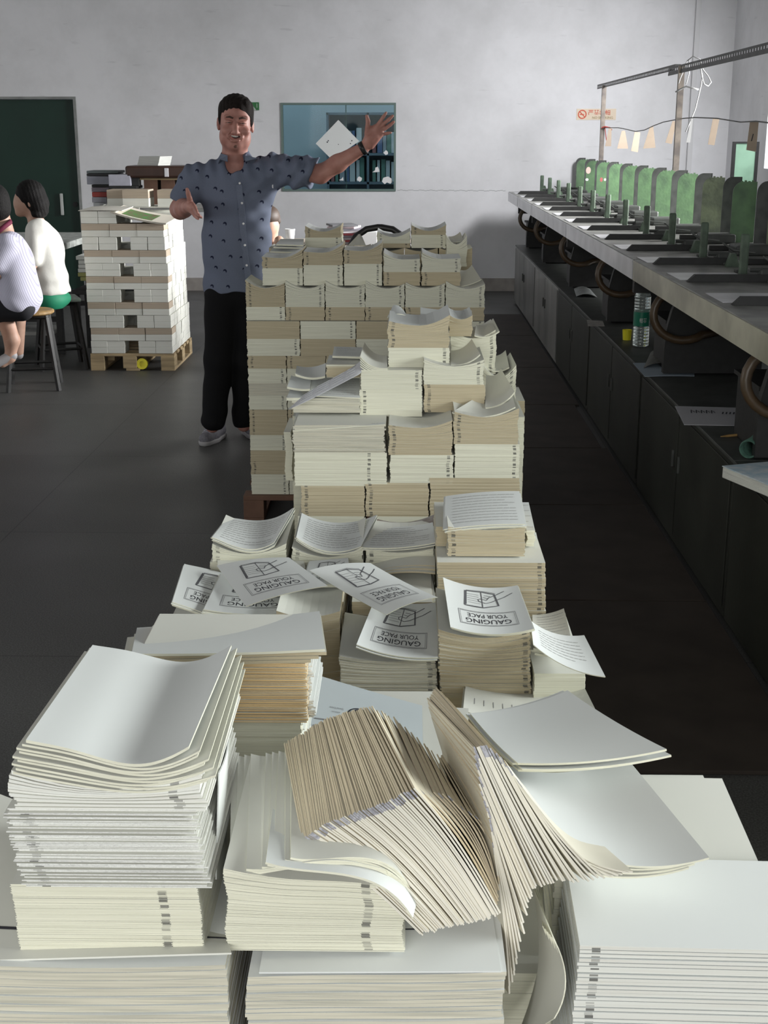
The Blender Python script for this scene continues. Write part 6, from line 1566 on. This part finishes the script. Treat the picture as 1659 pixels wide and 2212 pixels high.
# shoes
m_shoe = mat('grey_running_shoe', (.17, .165, .19), .7, noise=.3, nscale=80)
m_sole = mat('pale_grey_sole', (.34, .33, .34), .6)
def shoe(toe, heel, dark=False):
    toe, heel = np.array(toe, float), np.array(heel, float); toe[2] = heel[2] = 0
    d = (toe - heel) / np.linalg.norm(toe - heel); Ls = np.linalg.norm(toe - heel); up_ = np.array([0, 0, 1.])
    Sf = Field(); a = heel + d * .035
    Sf.cone(a + up_ * .045, heel + d * (Ls * .55) + up_ * .042, .036, .042, .02).cone(heel + d * (Ls * .55) + up_ * .042, toe - d * .045 + up_ * .036, .042, .036, .02)
    Sf.cone(a + up_ * .06 + d * .02, a + up_ * .105 + d * .01, .036, .040, .02); Sf.cone(a + up_ * .09 + d * .03, heel + d * (Ls * .6) + up_ * .05, .034, .034, .02)
    Sf.cut((0, 0, .022), (0, 0, -1)); Sf.cut((0, 0, .125), (0, 0, 1))
    o = field_mesh(Sf, .004, 'shoe', m_shoe, man)
    S2 = Field(); S2.cone(a + up_ * .02, heel + d * (Ls * .55) + up_ * .02, .039, .045, .02).cone(heel + d * (Ls * .55) + up_ * .02, toe - d * .042 + up_ * .022, .045, .038, .02)
    S2.cut((0, 0, .027), (0, 0, 1)).cut((0, 0, .001), (0, 0, -1)); field_mesh(S2, .004, 'sole', m_sole, o)
    sd = np.cross(d, up_); b = MB()
    for i in range(5):
        c_ = heel + d * (Ls * (.48 + .075 * i)) + up_ * (.098 - .0065 * i); b.tube([c_ - sd * .024 - up_ * .006, c_ + up_ * .002, c_ + sd * .024 - up_ * .006], .0035, 6)
    b.build('shoelace', mat('pale_laces', (.42, .42, .46), .7), o, True)
g0 = L_(np.array(atz(437, 962, .01))); shoe(g0, g0 + np.array([.075, .27, 0]))
g1 = L_(np.array(atz(552, 955, .01))); shoe(g1 + np.array([.03, .06, 0]), g1 + np.array([-.09, .28, 0]))
# ankles end inside the shoes: trouser hems rest on them

# ------------------------------------------------------------ seated workers at the left
# man in striped polo shirt
Ym = 8.45
def ml(px, py, dy=0.0): return np.array(at(px, py, Ym + dy))
pm = empty('person', tuple(float(v) for v in (ml(50, 690)[0], Ym, 0)), 0, 'seated man in pale striped polo with maroon collar and black shorts, back turned', 'person')
m0 = np.array(pm.location)
K = lambda px, py, dy=0.0: ml(px, py, dy) - m0
m_polo = bpy.data.materials.new('pale_striped_polo'); m_polo.use_nodes = True
_nt = m_polo.node_tree; _b = _nt.nodes['Principled BSDF']; _b.inputs['Roughness'].default_value = .85
_tc = _nt.nodes.new('ShaderNodeTexCoord'); _w = _nt.nodes.new('ShaderNodeTexWave'); _w.inputs['Scale'].default_value = 30; _w.inputs['Distortion'].default_value = .4; _w.bands_direction = 'X'
_mp = _nt.nodes.new('ShaderNodeMapping'); _mp.inputs['Rotation'].default_value = (0, radians(18), 0)
_r = _nt.nodes.new('ShaderNodeValToRGB'); _r.color_ramp.elements[0].color = (.34, .33, .43, 1); _r.color_ramp.elements[1].color = (.56, .55, .66, 1); _r.color_ramp.elements[1].position = .5
_nt.links.new(_tc.outputs['Object'], _mp.inputs[0]); _nt.links.new(_mp.outputs[0], _w.inputs[0]); _nt.links.new(_w.outputs['Fac'], _r.inputs[0]); _nt.links.new(_r.outputs[0], _b.inputs['Base Color'])
Bm = Field()
Bm.ell(K(-14, 440, -.0), (.088, .10, .115), .02).cone(K(0, 465, .03), K(8, 500, .03), .058, .065, .03)
Bm.cone(K(-20, 525, .1), K(22, 525, -.02), .055, .055, .04).ell(K(28, 575), (.09, .13, .14), .05).ell(K(40, 640), (.095, .14, .11), .05)
Bm.chain([K(22, 530, -.12), K(-8, 590, -.14), K(-60, 600, -.1)], [.045, .042, .035], .02)
Bm.chain([K(44, 664, -.07), K(-45, 668, -.12), K(-40, 745, -.12)], [.075, .06, .055], .03).chain([K(44, 664, .07), K(6, 672, .08), K(26, 735, .1), K(22, 772, .1)], [.075, .058, .050, .034], .02)
Bm.chain([K(22, 772, .1), K(5, 785, .08)], [.035, .03], .02)
field_mesh(Bm, .008, 'body', m_skin2, pm)
Hm = Field(); Hm.ell(K(-15, 432, .0), (.102, .112, .108), .02).ell(K(-6, 452, .0), (.082, .100, .078), .03).ell(K(-52, 470, 0), (.085, .14, .09), .01, sub=True)
field_mesh(Hm, .008, 'hair', m_hair2, pm)
Pm = Field(); Pm.cone(K(-18, 524, .1), K(22, 526, -.02), .070, .075, .05).ell(K(30, 572), (.128, .17, .175), .06).ell(K(42, 630), (.130, .18, .15), .07).ell(K(42, 652), (.130, .175, .085), .06)
Pm.cone(K(14, 528, -.12), K(-6, 570, -.15), .070, .068, .03)
Pm.cut(K(60, 684), (.20, 0, -.98))
def pd(P): return .005 * np.sin(P[:, 2] * 38 + P[:, 0] * 22 + 2 * np.sin(P[:, 0] * 11)) * np.clip((.75 - P[:, 2]) * 5, 0, 1)
field_mesh(Pm, .009, 'polo_shirt', m_polo, pm, disp=pd)
b = MB(); b.tube([K(-14, 508, -.10), K(6, 492, -.085), K(22, 480, -.02), K(20, 476, .07), K(0, 482, .12)], .015, 8); b.build('collar', mat('maroon_collar', (.13, .008, .035), .8), pm, True)
Bs = Field(); Bs.chain([K(46, 664, -.07), K(-50, 668, -.12)], [.088, .078], .03).chain([K(46, 664, .07), K(-10, 672, .06)], [.088, .078], .03)
field_mesh(Bs, .009, 'shorts', mat('black_shorts', (.01, .01, .014), .85), pm)
Ss = Field(); Ss.chain([K(26, 768, .1), K(-5, 784, .06)], [.035, .032], .02); field_mesh(Ss, .008, 'shoe', m_sole, pm)
# woman in white blouse
Yf = 9.25
fp = empty('person', tuple(float(v) for v in (at(105, 650, Yf).x, Yf, 0)), 0, 'seated woman with dark bob, white blouse and green skirt, in profile facing left', 'person')
f0 = np.array(fp.location)
Kf = lambda px, py, dy=0.0: np.array(at(px, py, Yf + dy)) - f0
Bf = Field()
Bf.ell(Kf(63, 425), (.085, .075, .10), .02).ell(Kf(48, 440), (.060, .058, .082), .025).ell(Kf(43, 460), (.030, .035, .025), .02)
Bf.cone(Kf(36, 432, -.0), Kf(34, 441), .008, .012, .008); Bf.ell(Kf(37, 452), (.012, .018, .007), .006); Bf.ell(Kf(64, 440, -.075), (.014, .012, .024), .006)
Bf.cone(Kf(68, 455, .0), Kf(78, 480, .0), .046, .052, .03)
Bf.cone(Kf(80, 490, -.14), Kf(85, 490, .14), .055, .055, .04).ell(Kf(92, 545), (.12, .15, .17), .05).ell(Kf(100, 620), (.11, .145, .13), .05)
Bf.chain([Kf(72, 495, -.16), Kf(68, 570, -.18), Kf(10, 575, -.14)], [.047, .038, .028], .02)
Bf.chain([Kf(105, 645, -.08), Kf(40, 650, -.09), Kf(38, 760, -.09)], [.085, .06, .042], .03).chain([Kf(105, 645, .08), Kf(40, 650, .09), Kf(38, 760, .09)], [.085, .06, .042], .03)
field_mesh(Bf, .007, 'body', m_skin2, fp)
Hw = Field(); Hw.ell(Kf(66, 418), (.10, .098, .095), .02).ell(Kf(82, 440), (.075, .095, .075), .03).ell(Kf(84, 462, 0), (.05, .08, .035), .02).ell(Kf(97, 455), (.02, .05, .03), .02)
Hw.ell(Kf(36, 445), (.075, .12, .080), .008, sub=True); Hw.ell(Kf(60, 447, -.095), (.02, .03, .032), .006, sub=True)
field_mesh(Hw, .006, 'hair', m_hair2, fp, disp=lambda P: .0015 * np.sin(P[:, 0] * 260 + P[:, 2] * 60 + P[:, 1] * 90))
Wb = Field(); Wb.cone(Kf(84, 492, -.15), Kf(87, 492, .15), .062, .062, .04).ell(Kf(98, 545), (.130, .165, .19), .05).ell(Kf(108, 600), (.125, .165, .12), .05).ell(Kf(112, 628), (.125, .165, .085), .04)
Wb.chain([Kf(76, 500, -.16), Kf(70, 560, -.18)], [.068, .058], .03)
Wb.cut(Kf(110, 636), (.12, 0, -.99)); Wb.ell(Kf(74, 478), (.06, .10, .035), .01, sub=True)
field_mesh(Wb, .007, 'blouse', mat('white_blouse', (.70, .69, .64), .8, noise=.06, bump=.1), fp, disp=lambda P: .004 * np.sin(P[:, 0] * 50 + P[:, 2] * 12) * np.cos(P[:, 1] * 30) + .004 * np.sin(P[:, 2] * 60) * np.clip((.78 - P[:, 2]) * 4, 0, 1))
Sk = Field(); Sk.ell(Kf(112, 645), (.13, .165, .075), .04).cone(Kf(105, 648, -.07), Kf(60, 652, -.08), .10, .085, .04).cone(Kf(105, 648, .07), Kf(60, 652, .08), .10, .085, .04); Sk.cut(Kf(110, 664), (0, 0, -1))
field_mesh(Sk, .008, 'skirt', mat('emerald_skirt', (.005, .20, .10), .7), fp)
for sy in (-.09, .09):
    Sf = Field(); Sf.chain([Kf(40, 766, sy), Kf(20, 772, sy)], [.035, .03], .02); field_mesh(Sf, .008, 'shoe', m_sole, fp)
# a third worker almost hidden behind the standing man
Yk = 9.6
kp = empty('person', tuple(float(v) for v in (at(590, 480, Yk).x, Yk, 0)), 0, 'dark-haired person almost hidden behind the standing man, beside a white cup', 'person')
k0 = np.array(kp.location); Kk = lambda px, py, dy=0.0: np.array(at(px - 7, py, Yk + dy)) - k0
Bk = Field(); Bk.ell(Kk(588, 485), (.075, .09, .105), .02).cone(Kk(592, 510), Kk(588, 540), .05, .06, .02).cone(Kk(560, 550), Kk(608, 550), .06, .06, .04).ell(Kk(585, 600), (.14, .11, .22), .05).ell(Kk(585, 690), (.13, .11, .25), .05).chain([Kk(575, 720), Kk(575, 800)], [.12, .10], .04)
Bk.chain([Kk(585, 560), Kk(604, 560), Kk(610, 520, -.1)], [.06, .045, .035], .02)
field_mesh(Bk, .009, 'body', m_skin2, kp)
Hk = Field(); Hk.ell(Kk(584, 468), (.092, .10, .085), .02).cone(Kk(596, 466), Kk(608, 478), .04, .018, .02).cone(Kk(600, 478), Kk(606, 488), .03, .012, .02); field_mesh(Hk, .008, 'hair', mat('dark_auburn_hair', (.05, .03, .02), .6), kp)
Ck = Field(); Ck.cone(Kk(560, 560), Kk(600, 560), .07, .065, .04).ell(Kk(585, 600), (.15, .12, .24), .05).ell(Kk(585, 690), (.14, .12, .22), .05).chain([Kk(575, 720), Kk(575, 830)], [.13, .12], .04); Ck.cut((0, 0, .02), (0, 0, -1)); field_mesh(Ck, .01, 'coat', mat('pale_pink_coat', (.5, .42, .42), .8), kp)
# ============================================================ left side of the hall
# tall white pile of book blocks on a pale wooden pallet
WY = 9.47; wa = at(200, 802, WY); wc = at(375, 802, WY); WX0_, WX1_ = wa.x, wc.x
WD = .82; ph = .125
wpal = empty('pallet', ((WX0_ + WX1_) / 2, WY + WD / 2, 0), 0, 'pale wooden pallet under the tall white pile of book blocks', 'pallet')
w2, d2 = (WX1_ - WX0_) / 2 + .01, WD / 2
for i in range(6): b = MB(); y = -d2 + .05 + (WD - .1) * i / 5; b.bbox((-w2, y - .045, ph - .02), (w2, y + .045, ph), .002); b.build('deck_board', m_wood, wpal)
for x in (-w2 + .05, -.02, w2 - .05):
    for y in (-d2 + .06, 0, d2 - .06): b = MB(); b.bbox((x - .05, y - .06, .018), (x + .05, y + .06, ph - .02), .002); b.build('block', m_wood, wpal)
for x in (-w2 + .05, 0, w2 - .05): b = MB(); b.bbox((x - .05, -d2, 0), (x + .05, d2, .018), .002); b.build('bottom_runner', m_wood, wpal)
b = MB(); b.bbox((-w2, -d2 - .0, 0), (w2, -d2 + .02, .018), .002)
q = atz(319, 790, 0); b = MB(); Mx = Matrix.Translation((q.x, WY + .03, .046)) @ Matrix.Rotation(radians(80), 4, 'X')
b.lathe([(.020, -.02), (.040, -.02), (.040, .02), (.020, .02), (.020, -.02)], 24, M=Mx); b.lathe([(0, .004), (.02, .004)], 24, M=Mx); tag(recenter(b.build('tape_roll', m_yellow)), 'yellow roll of tape lying under the pale wooden pallet', 'tape')
ztop = at(270, 480, WY).z
unit = (at(300, 180 + 930 / 3.072, WY).z - .128) / 10.0
G5_ = 'white book blocks in the tall pile'
m_bk = PM['rough']
def block(x0, x1, y0, y1, z0, z1, label, tan, side=False, sd=0):
    b = MB(); rr = random.Random(int(x0 * 997 + y0 * 313 + z0 * 7919) + sd); j = lambda: rr.uniform(-.003, .003)
    X0, X1, Y0, Y1 = x0 + .0012, x1 - .0012 + j(), y0 + j() + .003, y1 - .0012
    h = z1 - z0; e = .002
    zs = [z0 + .0006, z0 + h * .5, z1 - .0006]
    for k in range(2):
        b.bbox((X0 + (j() if k else 0) * .3, Y0 + j() * .5, zs[k]), (X1 + j() * .6, Y1, zs[k + 1] - .0004), .0022, mi=1 if (tan and k == 1) else 0)
    o = b.build('book_block', [PM['wedge'], PM['wtan']]); recenter(o)
    return tag(o, label, 'book block', G5_)
nl_ = 10
for k in range(nl_):
    z0 = .126 + unit * k; z1 = z0 + unit; long_ = k % 2 == 1
    sh = .012 * sin(k * 1.3) * .4 - .0035 * (nl_ - k) * 0
    x0 = WX0_ + sh - .004 * (k / 2); x1 = WX1_ + sh - .002 * k
    W = x1 - x0; dn = 5; dd = WD / dn
    fr_ = [0, .34, .67, 1] if long_ else [0, .20, .42, None, .58, .79, 1]
    if long_:
        for i in range(3): block(x0 + W * fr_[i], x0 + W * fr_[i + 1], WY, WY + dd, z0, z1, 'long white book block with brown upper band, %s in front, layer %s from the pallet' % (['left', 'middle', 'right'][i], ord_(k)), True)
        cols = [(0, .34), (.67, 1)]
    else:
        for i, (a, c) in enumerate(((0, .2), (.2, .42), (.58, .79), (.79, 1))): block(x0 + W * a, x0 + W * c, WY, WY + dd, z0, z1, 'short white book block %s from left in front, layer %s from the pallet' % (ord_(i), ord_(k)), False)
        cols = [(0, .2), (.42 - .22, .42), (.58, .79), (.79, 1)]
    for c_, (a, c) in enumerate(cols):
        if not long_ and c_ in (1, 2): continue
        nr_ = 3 if c_ == 0 else 8
        if k in (2, 6): nr_ = 3 if c_ == 0 else 7
        dr_ = (WD - dd) / nr_
        for r_ in range(nr_):
            block(x0 + W * a, x0 + W * c, WY + dd + dr_ * r_, WY + dd + dr_ * (r_ + 1), z0, z1, 'white book block on the %s flank, %s row back, layer %s from the pallet' % ('left' if c_ == 0 else 'right', ord_(r_), ord_(k)), False, sd=c_)
zt_ = .126 + unit * nl_
# topmost partial layer at the left
xl = WX0_ - .02
for i, (a, c) in enumerate(((0, .20), (.205, .43))): block(xl + .6 * a, xl + .6 * c, WY, WY + .3, zt_, zt_ + unit * .95, 'white book block %s from left in the short topmost layer' % ord_(i), False)
block(xl + .6 * .45, WX1_ - .02, WY + .45, WY + .80, zt_, zt_ + unit * .6, 'wide white book block at the back of the topmost layer', False)
block(xl + .6 * .0, xl + .27, WY + .31, WY + .80, zt_, zt_ + unit * .95, 'white book block at the back left of the topmost layer', False)
# newspaper with a vegetable photograph
zz = zt_ + unit * .95
S = Sheet(Vector((xl + .22, WY - .01, zz - .0)), Vector((WX1_ + .0, WY - .03, zt_ + .006)), Vector((WX1_ + .02, WY + .42, zt_ + .03)), Vector((xl + .22, WY + .45, zz + .02)), sag_u=.012)
S.build('newspaper', mat('newsprint', (.62, .58, .50), .8, noise=.05), th=.006, label='spread newspaper with a green vegetable photo on top of the white pile', cat='newspaper', layers=2)
S.printed('colour_photo', mat('vegetable_photo', (.05, .22, .04), .6, noise=.9, nscale=26, col2=(.16, .09, .07)), *rects_uv([(.18 , .08 + .1 * k, .72, .18 + .1 * k) for k in range(7)], 8))
S2 = Sheet(Vector((xl - .01, WY - .01, zz + .004)), Vector((xl + .30, WY - .01, zz + .004)), Vector((xl + .30, WY + .4, zz + .012)), Vector((xl, WY + .4, zz + .012)), sag_u=-.004)
S2.build('newspaper', mat('newsprint_plain', (.60, .58, .52), .8, noise=.1, nscale=20), th=.004, label='folded plain newspaper at the left front corner of the white pile', cat='newspaper')
# small bundles standing on top
zt2 = zz + .02; Yt = WY + .47
for i, (x0, x1, yy, lbl) in enumerate(((231, 266, Yt + .06, 'left'), (264, 322, Yt, 'middle'), (340, 395, Yt + .05, 'right'))):
    a, c = at(x0, 440, yy), at(x1, 440, yy); zb = at(300, 447, yy).z; zm = at(300, 428, yy).z; zu = at(300, 410, yy).z
    block(a.x, c.x, yy, yy + .22, zb, zu, 'small two-tone bundle, %s of three standing on the newspaper pile' % lbl, True)
    if i == 0: zsup = zb
block(xl, WX1_ - .0, WY + .45, WY + .81, zt_ + unit * .96, max(zsup - .001, zt_ + unit), 'flat layer of white blocks carrying the small two-tone bundles', False)
a, c = at(224, 412, Yt + .1), at(292, 412, Yt + .1)
# stools
def stool(cx, cy, rz, seat_m, label, square=True, h=.46, legm=m_blacksteel):
    o = empty('stool', (cx, cy, 0), rz, label, 'stool')
    b = MB()
    if square: b.bbox((-.15, -.15, h - .025), (.15, .15, h), .008)
    else: b.lathe([(0, h - .028), (.15, h - .028), (.16, h - .02), (.16, h - .006), (.15, h), (0, h)], 28)
    b.build('seat', seat_m, o)
    for sx in (-1, 1):
        for sy in (-1, 1):
            b = MB(); b.tube([(sx * .11, sy * .11, h - .03), (sx * .165, sy * .165, 0)], .0165, 4); b.build('leg', legm, o)
    b = MB()
    for sx, sy, ex, ey in ((-1, -1, 1, -1), (1, -1, 1, 1), (1, 1, -1, 1), (-1, 1, -1, -1)):
        q = .146; b.tube([(sx * q, sy * q, .15), (ex * q, ey * q, .15)], .010, 4); q = .115; b.tube([(sx * q, sy * q, h - .04), (ex * q, ey * q, h - .04)], .013, 4)
    b.build('stretcher', legm, o)
    return o
q = atz(70, 850, 0); stool(q.x - .04, q.y + .22, radians(12), m_stoolwood, 'black steel stool with worn yellow wooden seat under the man in striped polo', square=False, h=.530)
q = atz(140, 800, 0); stool(q.x - .06, q.y + .16, radians(22), mat('pale_mint_seat', (.36, .42, .38), .5), 'black steel stool with pale mint seat under the woman in white', h=.515)
# worktable behind the workers
Ty = 10.6; t1 = at(176, 512, Ty + .1); tz = at(176, 512, Ty + .2).z
tb = empty('worktable', (t1.x - .95, Ty + .3, 0), 0, 'grey slab worktable on black steel legs, left of the white pile', 'table')
b = MB(); b.bbox((-.95, -.75, tz - .05), (.95, .45, tz), .006); b.build('tabletop', mat('grey_speckled_slab', (.36, .38, .36), .5, noise=.5, nscale=26), tb)
for sx in (-.85, .85):
    for sy in (-.65, .38): b = MB(); b.bbox((sx - .025, sy - .025, 0), (sx + .025, sy + .025, tz - .05), .003); b.build('leg', m_blacksteel, tb)
b = MB(); b.box((-.85, -.66, .25), (.85, -.63, .29)); b.box((-.85, .36, .25), (.85, .39, .29)); b.build('lower_rail', m_blacksteel, tb)
q = atz(150, 757, 0)
# shelf under the table with things
sh = empty('low_shelf', (t1.x - .62, Ty - .15, 0), 0, 'low grey shelf board on the floor behind the stools', 'shelf')
b = MB(); b.bbox((-.5, -.2, .14), (.45, .2, .17), .004); b.build('board', mat('pale_grey_board', (.34, .34, .32), .6, noise=.3), sh)
for sx in (-.45, .40): b = MB(); b.box((sx - .02, -.18, 0), (sx + .02, .18, .14)); b.build('leg', m_blacksteel, sh)
b = MB(); b.bbox((t1.x - .85, Ty - .30, .171), (t1.x - .45, Ty - .02, .25), .02); tag(recenter(b.build('blue_bag', mat('dark_blue_bag', (.03, .06, .12), .6, noise=.4))), 'dark blue bag lying on the low shelf behind the stools', 'bag')
# paper heap hanging at the table edge by the white pile
for i in range(6):
    zc = at(168, 560 + 9 * i, Ty - .3).z; xx = at(168 + 2 * (i % 3), 560, Ty - .3).x
    b = MB(); b.bbox((xx + .01 * (i % 2), Ty - .36, zc), (xx + .25, Ty - .1, zc + .030), .004)
    tag(recenter(b.build('paper_pad', PM['rough'] if i < 4 else mat('yellowish_pad%d' % i, (.34, .34, .12), .7))), 'paper pad in the heap left of the white pile, %s from top' % ord_(i), 'paper pad', 'pads heaped left of the white pile')
b = MB(); zl = at(168, 614, Ty - .3).z - .04; b.bbox((xx - .04, Ty - .40, zl - .03), (xx + .5, Ty - .05, zl), .003); hs = b
hp = empty('side_rack', (xx + .2, Ty - .2, 0), 0, 'black steel rack holding the paper pads left of the white pile', 'rack')
b = MB(); b.bbox((-.25, -.2, zl - .03), (.3, .18, zl + .004), .003); b.build('shelf_plate', m_blacksteel, hp)
for sx in (-.22, .27):
    for sy in (-.17, .15): b = MB(); b.bbox((sx - .018, sy - .018, 0), (sx + .018, sy + .018, zl - .03), .002); b.build('leg', m_blacksteel, hp)
# bench by the back wall with books, tray and crates
By = 12.9
zB_ = at(200, 448, By).z
bn = empty('bench', (at(285, 450, By).x + .55, By + .3, 0), 0, 'grey bench against the back wall behind the white pile', 'bench')
b = MB(); b.bbox((-.95, -.35, zB_ - .04), (.35, .45, zB_), .005); b.build('tabletop', m_glossgrey, bn)
for sx in (-.88, .28):
    for sy in (-.28, .38): b = MB(); b.bbox((sx - .025, sy - .025, 0), (sx + .025, sy + .025, zB_ - .04), .003); b.build('leg', m_blacksteel, bn)
def slab(x0, y0, x1, y1, Y, dpt, m, name, label, cat, bev=.004, group=None, rz=0):
    a, c = at(x0, y1, Y), at(x1, y0, Y); b = MB(); W = (c.x - a.x) / 2; b.bbox((-W, 0, 0), (W, dpt, c.z - a.z), bev)
    o = b.build(name, m); o.location = ((a.x + c.x) / 2, Y, a.z); o.rotation_euler = (0, 0, rz); return tag(o, label, cat, group)
mB = lambda n, c: mat(n, c, .6, noise=.15, nscale=12)
slab(202, 438, 232, 448, By, .3, mB('pale_sheets', (.36, .37, .38)), 'paper_stack', 'pale sheets at the bottom of the book pile by the door', 'paper stack')
slab(199, 426, 230, 437.5, By, .3, mB('grey_volume', (.27, .27, .30)), 'book', 'grey book just under the red one, pile by the door', 'book')
slab(199, 415, 231, 425.5, By, .3, mB('red_volume', (.30, .045, .035)), 'book', 'red book in the pile beside the green door', 'book')
slab(198, 405, 236, 414.5, By, .3, mB('mauve_volume', (.22, .19, .22)), 'book', 'dark mauve book above the red one, pile by the door', 'book')
slab(198, 399, 238, 404.5, By, .3, m_blacksteel, 'book', 'thin black book in the middle of the pile by the door', 'book')
slab(188, 381, 238, 398.5, By, .3, mB('lavender_sheets', (.30, .31, .36)), 'paper_stack', 'lavender-grey sheets under the black folder, pile by the door', 'paper stack')
slab(187, 375, 252, 380.5, By, .32, m_black, 'black_folder', 'black folder near the top of the pile by the door', 'folder')
slab(187, 369, 255, 374.5, By, .32, mB('grey_folder', (.10, .12, .12)), 'grey_folder', 'grey folder topmost on the pile by the door', 'folder')
slab(235, 402, 295, 408, By - .1, .3, m_blacksteel, 'black_tray', 'flat black tray under the tilted pale ream', 'tray')
slab(235, 377, 281, 401.5, By - .1, .3, mB('pale_ream', (.40, .40, .46)), 'paper_stack', 'pale lavender ream right of the book pile', 'paper stack')
slab(235, 409, 300, 448, By - .05, .3, m_mattop, 'box', 'dark box under the pale ream on the bench', 'box')
slab(282, 383, 300, 402, By - .05, .1, m_blacksteel, 'hand_stamp', 'black hand stamp beside the wooden crate', 'stamp')
cr = empty('wooden_crate', (at(355, 408, By).x, By + .15, at(350, 448, By).z), 0, 'wooden crate with open slats behind the small bundles', 'crate')
cz0 = cr.location.z; hw3 = (at(410, 400, By).x - at(300, 400, By).x) / 2; Hc = at(350, 384, By).z - cz0
b = MB(); b.box((-hw3, -.15, 0), (hw3, .2, .02)); b.box((-hw3, -.16, Hc - .02), (hw3, .2, Hc)); b.build('slat_top', m_wood, cr)
for x in (-hw3 + .05, -.03, hw3 - .08): b = MB(); b.box((x, -.15, .02), (x + .13 if x < 0 else x + .08, .15, Hc - .02)); b.build('block', m_redwood if x < 0 else m_wood, cr)
tr = empty('wooden_tray', (at(355, 380, By).x, By + .1, cz0 + Hc + .001), 0, 'long dark brown wooden box on top of the crate', 'box')
Ht = at(350, 358, By).z - cz0 - Hc; hw4 = hw3 + .08
b = MB(); b.bbox((-hw4 - .03, -.2, 0), (hw4, .22, Ht), .02); b.build('body', mat('dark_brown_wood', (.055, .028, .02), .35, noise=.4, nscale=6), tr)
b = MB(); b.bbox((.02, -.206, .01), (.06, -.19, Ht - .02), .004); b.build('latch', m_steel, tr)
p0 = at(318, 357, By); b = MB(); bundle('section_stack', .24, .2, .085, 12, (at(318, 357, By).x, By + .02, cz0 + Hc + Ht + .002), radians(-25), label='white stack of sections on the dark wooden box by the back wall', cat='paper stack', edge='rough', topmat='white', lean=(.03, 0))
# trolley with papers behind the far pallet and its black handle
Hy = 7.2
ha = empty('hand_trolley', (at(818, 500, Hy).x, Hy, 0), 0, 'trolley behind the far pallet, its black arched handle rising above it', 'trolley')
hl, hr_ = at(752, 530, Hy).x - ha.location.x, at(888, 530, Hy).x - ha.location.x; ht = at(820, 491, Hy).z
pts = [(hl - .02, 0, .15), (hl, 0, ht - .12), (hl + .04, 0, ht - .05), (hl + .10, 0, ht - .01), (hl + .16, 0, ht), (hr_ - .16, 0, ht), (hr_ - .10, 0, ht - .01), (hr_ - .04, 0, ht - .05), (hr_, 0, ht - .12), (hr_ + .02, 0, .15)]
b = MB(); b.tube(pts, .017, 10); b.build('handle', m_black, ha, True)
b = MB(); b.bbox((hl - .05, -.05, .13), (hr_ + .05, .75, .16), .006); b.build('deck', m_blacksteel, ha)
for x in (hl, hr_):
    for y in (.02, .68): b = MB(); b.lathe([(0, -.015), (.06, -.015), (.064, 0), (.06, .015), (0, .015)], 18, M=Matrix.Translation((x, y, .064)) @ Matrix.Rotation(radians(90), 4, 'Y')); b.build('wheel', m_black, ha)
# table with coloured papers behind
Cy = 10.2; cz = at(760, 530, Cy).z
ct = empty('worktable', (at(690, 530, Cy).x, Cy + .35, 0), 0, 'pale worktable behind the far pallet carrying coloured papers', 'table')
b = MB(); b.bbox((-.45, -.35, cz - .03), (.75, .35, cz), .004); b.build('tabletop', mat('beige_top', (.52, .45, .38), .6), ct)
for sx in (-.4, .7):
    for sy in (-.3, .3): b = MB(); b.bbox((sx - .02, sy - .02, 0), (sx + .02, sy + .02, cz - .03), .002); b.build('leg', m_blacksteel, ct)
cols = [(.34, .33, .36), (.42, .08, .08), (.5, .48, .52), (.28, .26, .30), (.36, .07, .09), (.55, .52, .55), (.20, .19, .22), (.60, .50, .54), (.14, .14, .15)]
nmz = ['grey', 'red', 'pale', 'dark grey', 'crimson', 'white', 'charcoal', 'pinkish', 'black']
for i, c_ in enumerate(cols):
    z = cz + .001 + .0165 * i; rr = random.Random(i); b = MB(); b.bbox((-.14, -.1, 0), (.16 - .012 * i, .12, .015), .002)
    o = b.build('paper_folder', mat('folder_%d' % i, c_, .7)); o.location = (at(752, 500, Cy).x + rr.uniform(-.03, .03), Cy + .2, z); o.rotation_euler = (0, 0, rr.uniform(-.3, .3)); tag(o, '%s folder in the untidy paper pile behind the far pallet' % nmz[i], 'folder')
q = at(624, 505, Cy); b = MB(); b.lathe([(0, 0), (.028, 0), (.04, .115), (.037, .115), (.026, .004), (0, .004)], 20, c=(q.x, Cy + .1, cz + .001)); tag(recenter(b.build('paper_cup', m_white, smooth=True)), 'white cup on the pale table behind the man', 'cup')
b = MB(); q = at(797, 505, Cy); b.bbox((q.x - .09, Cy + .0, cz + .001), (q.x + .06, Cy + .2, cz + .10), .003); tag(recenter(b.build('white_box', m_white)), 'small white box seen under the arched trolley handle', 'box')
# leaflet and blank stickers, wires: small wall marks
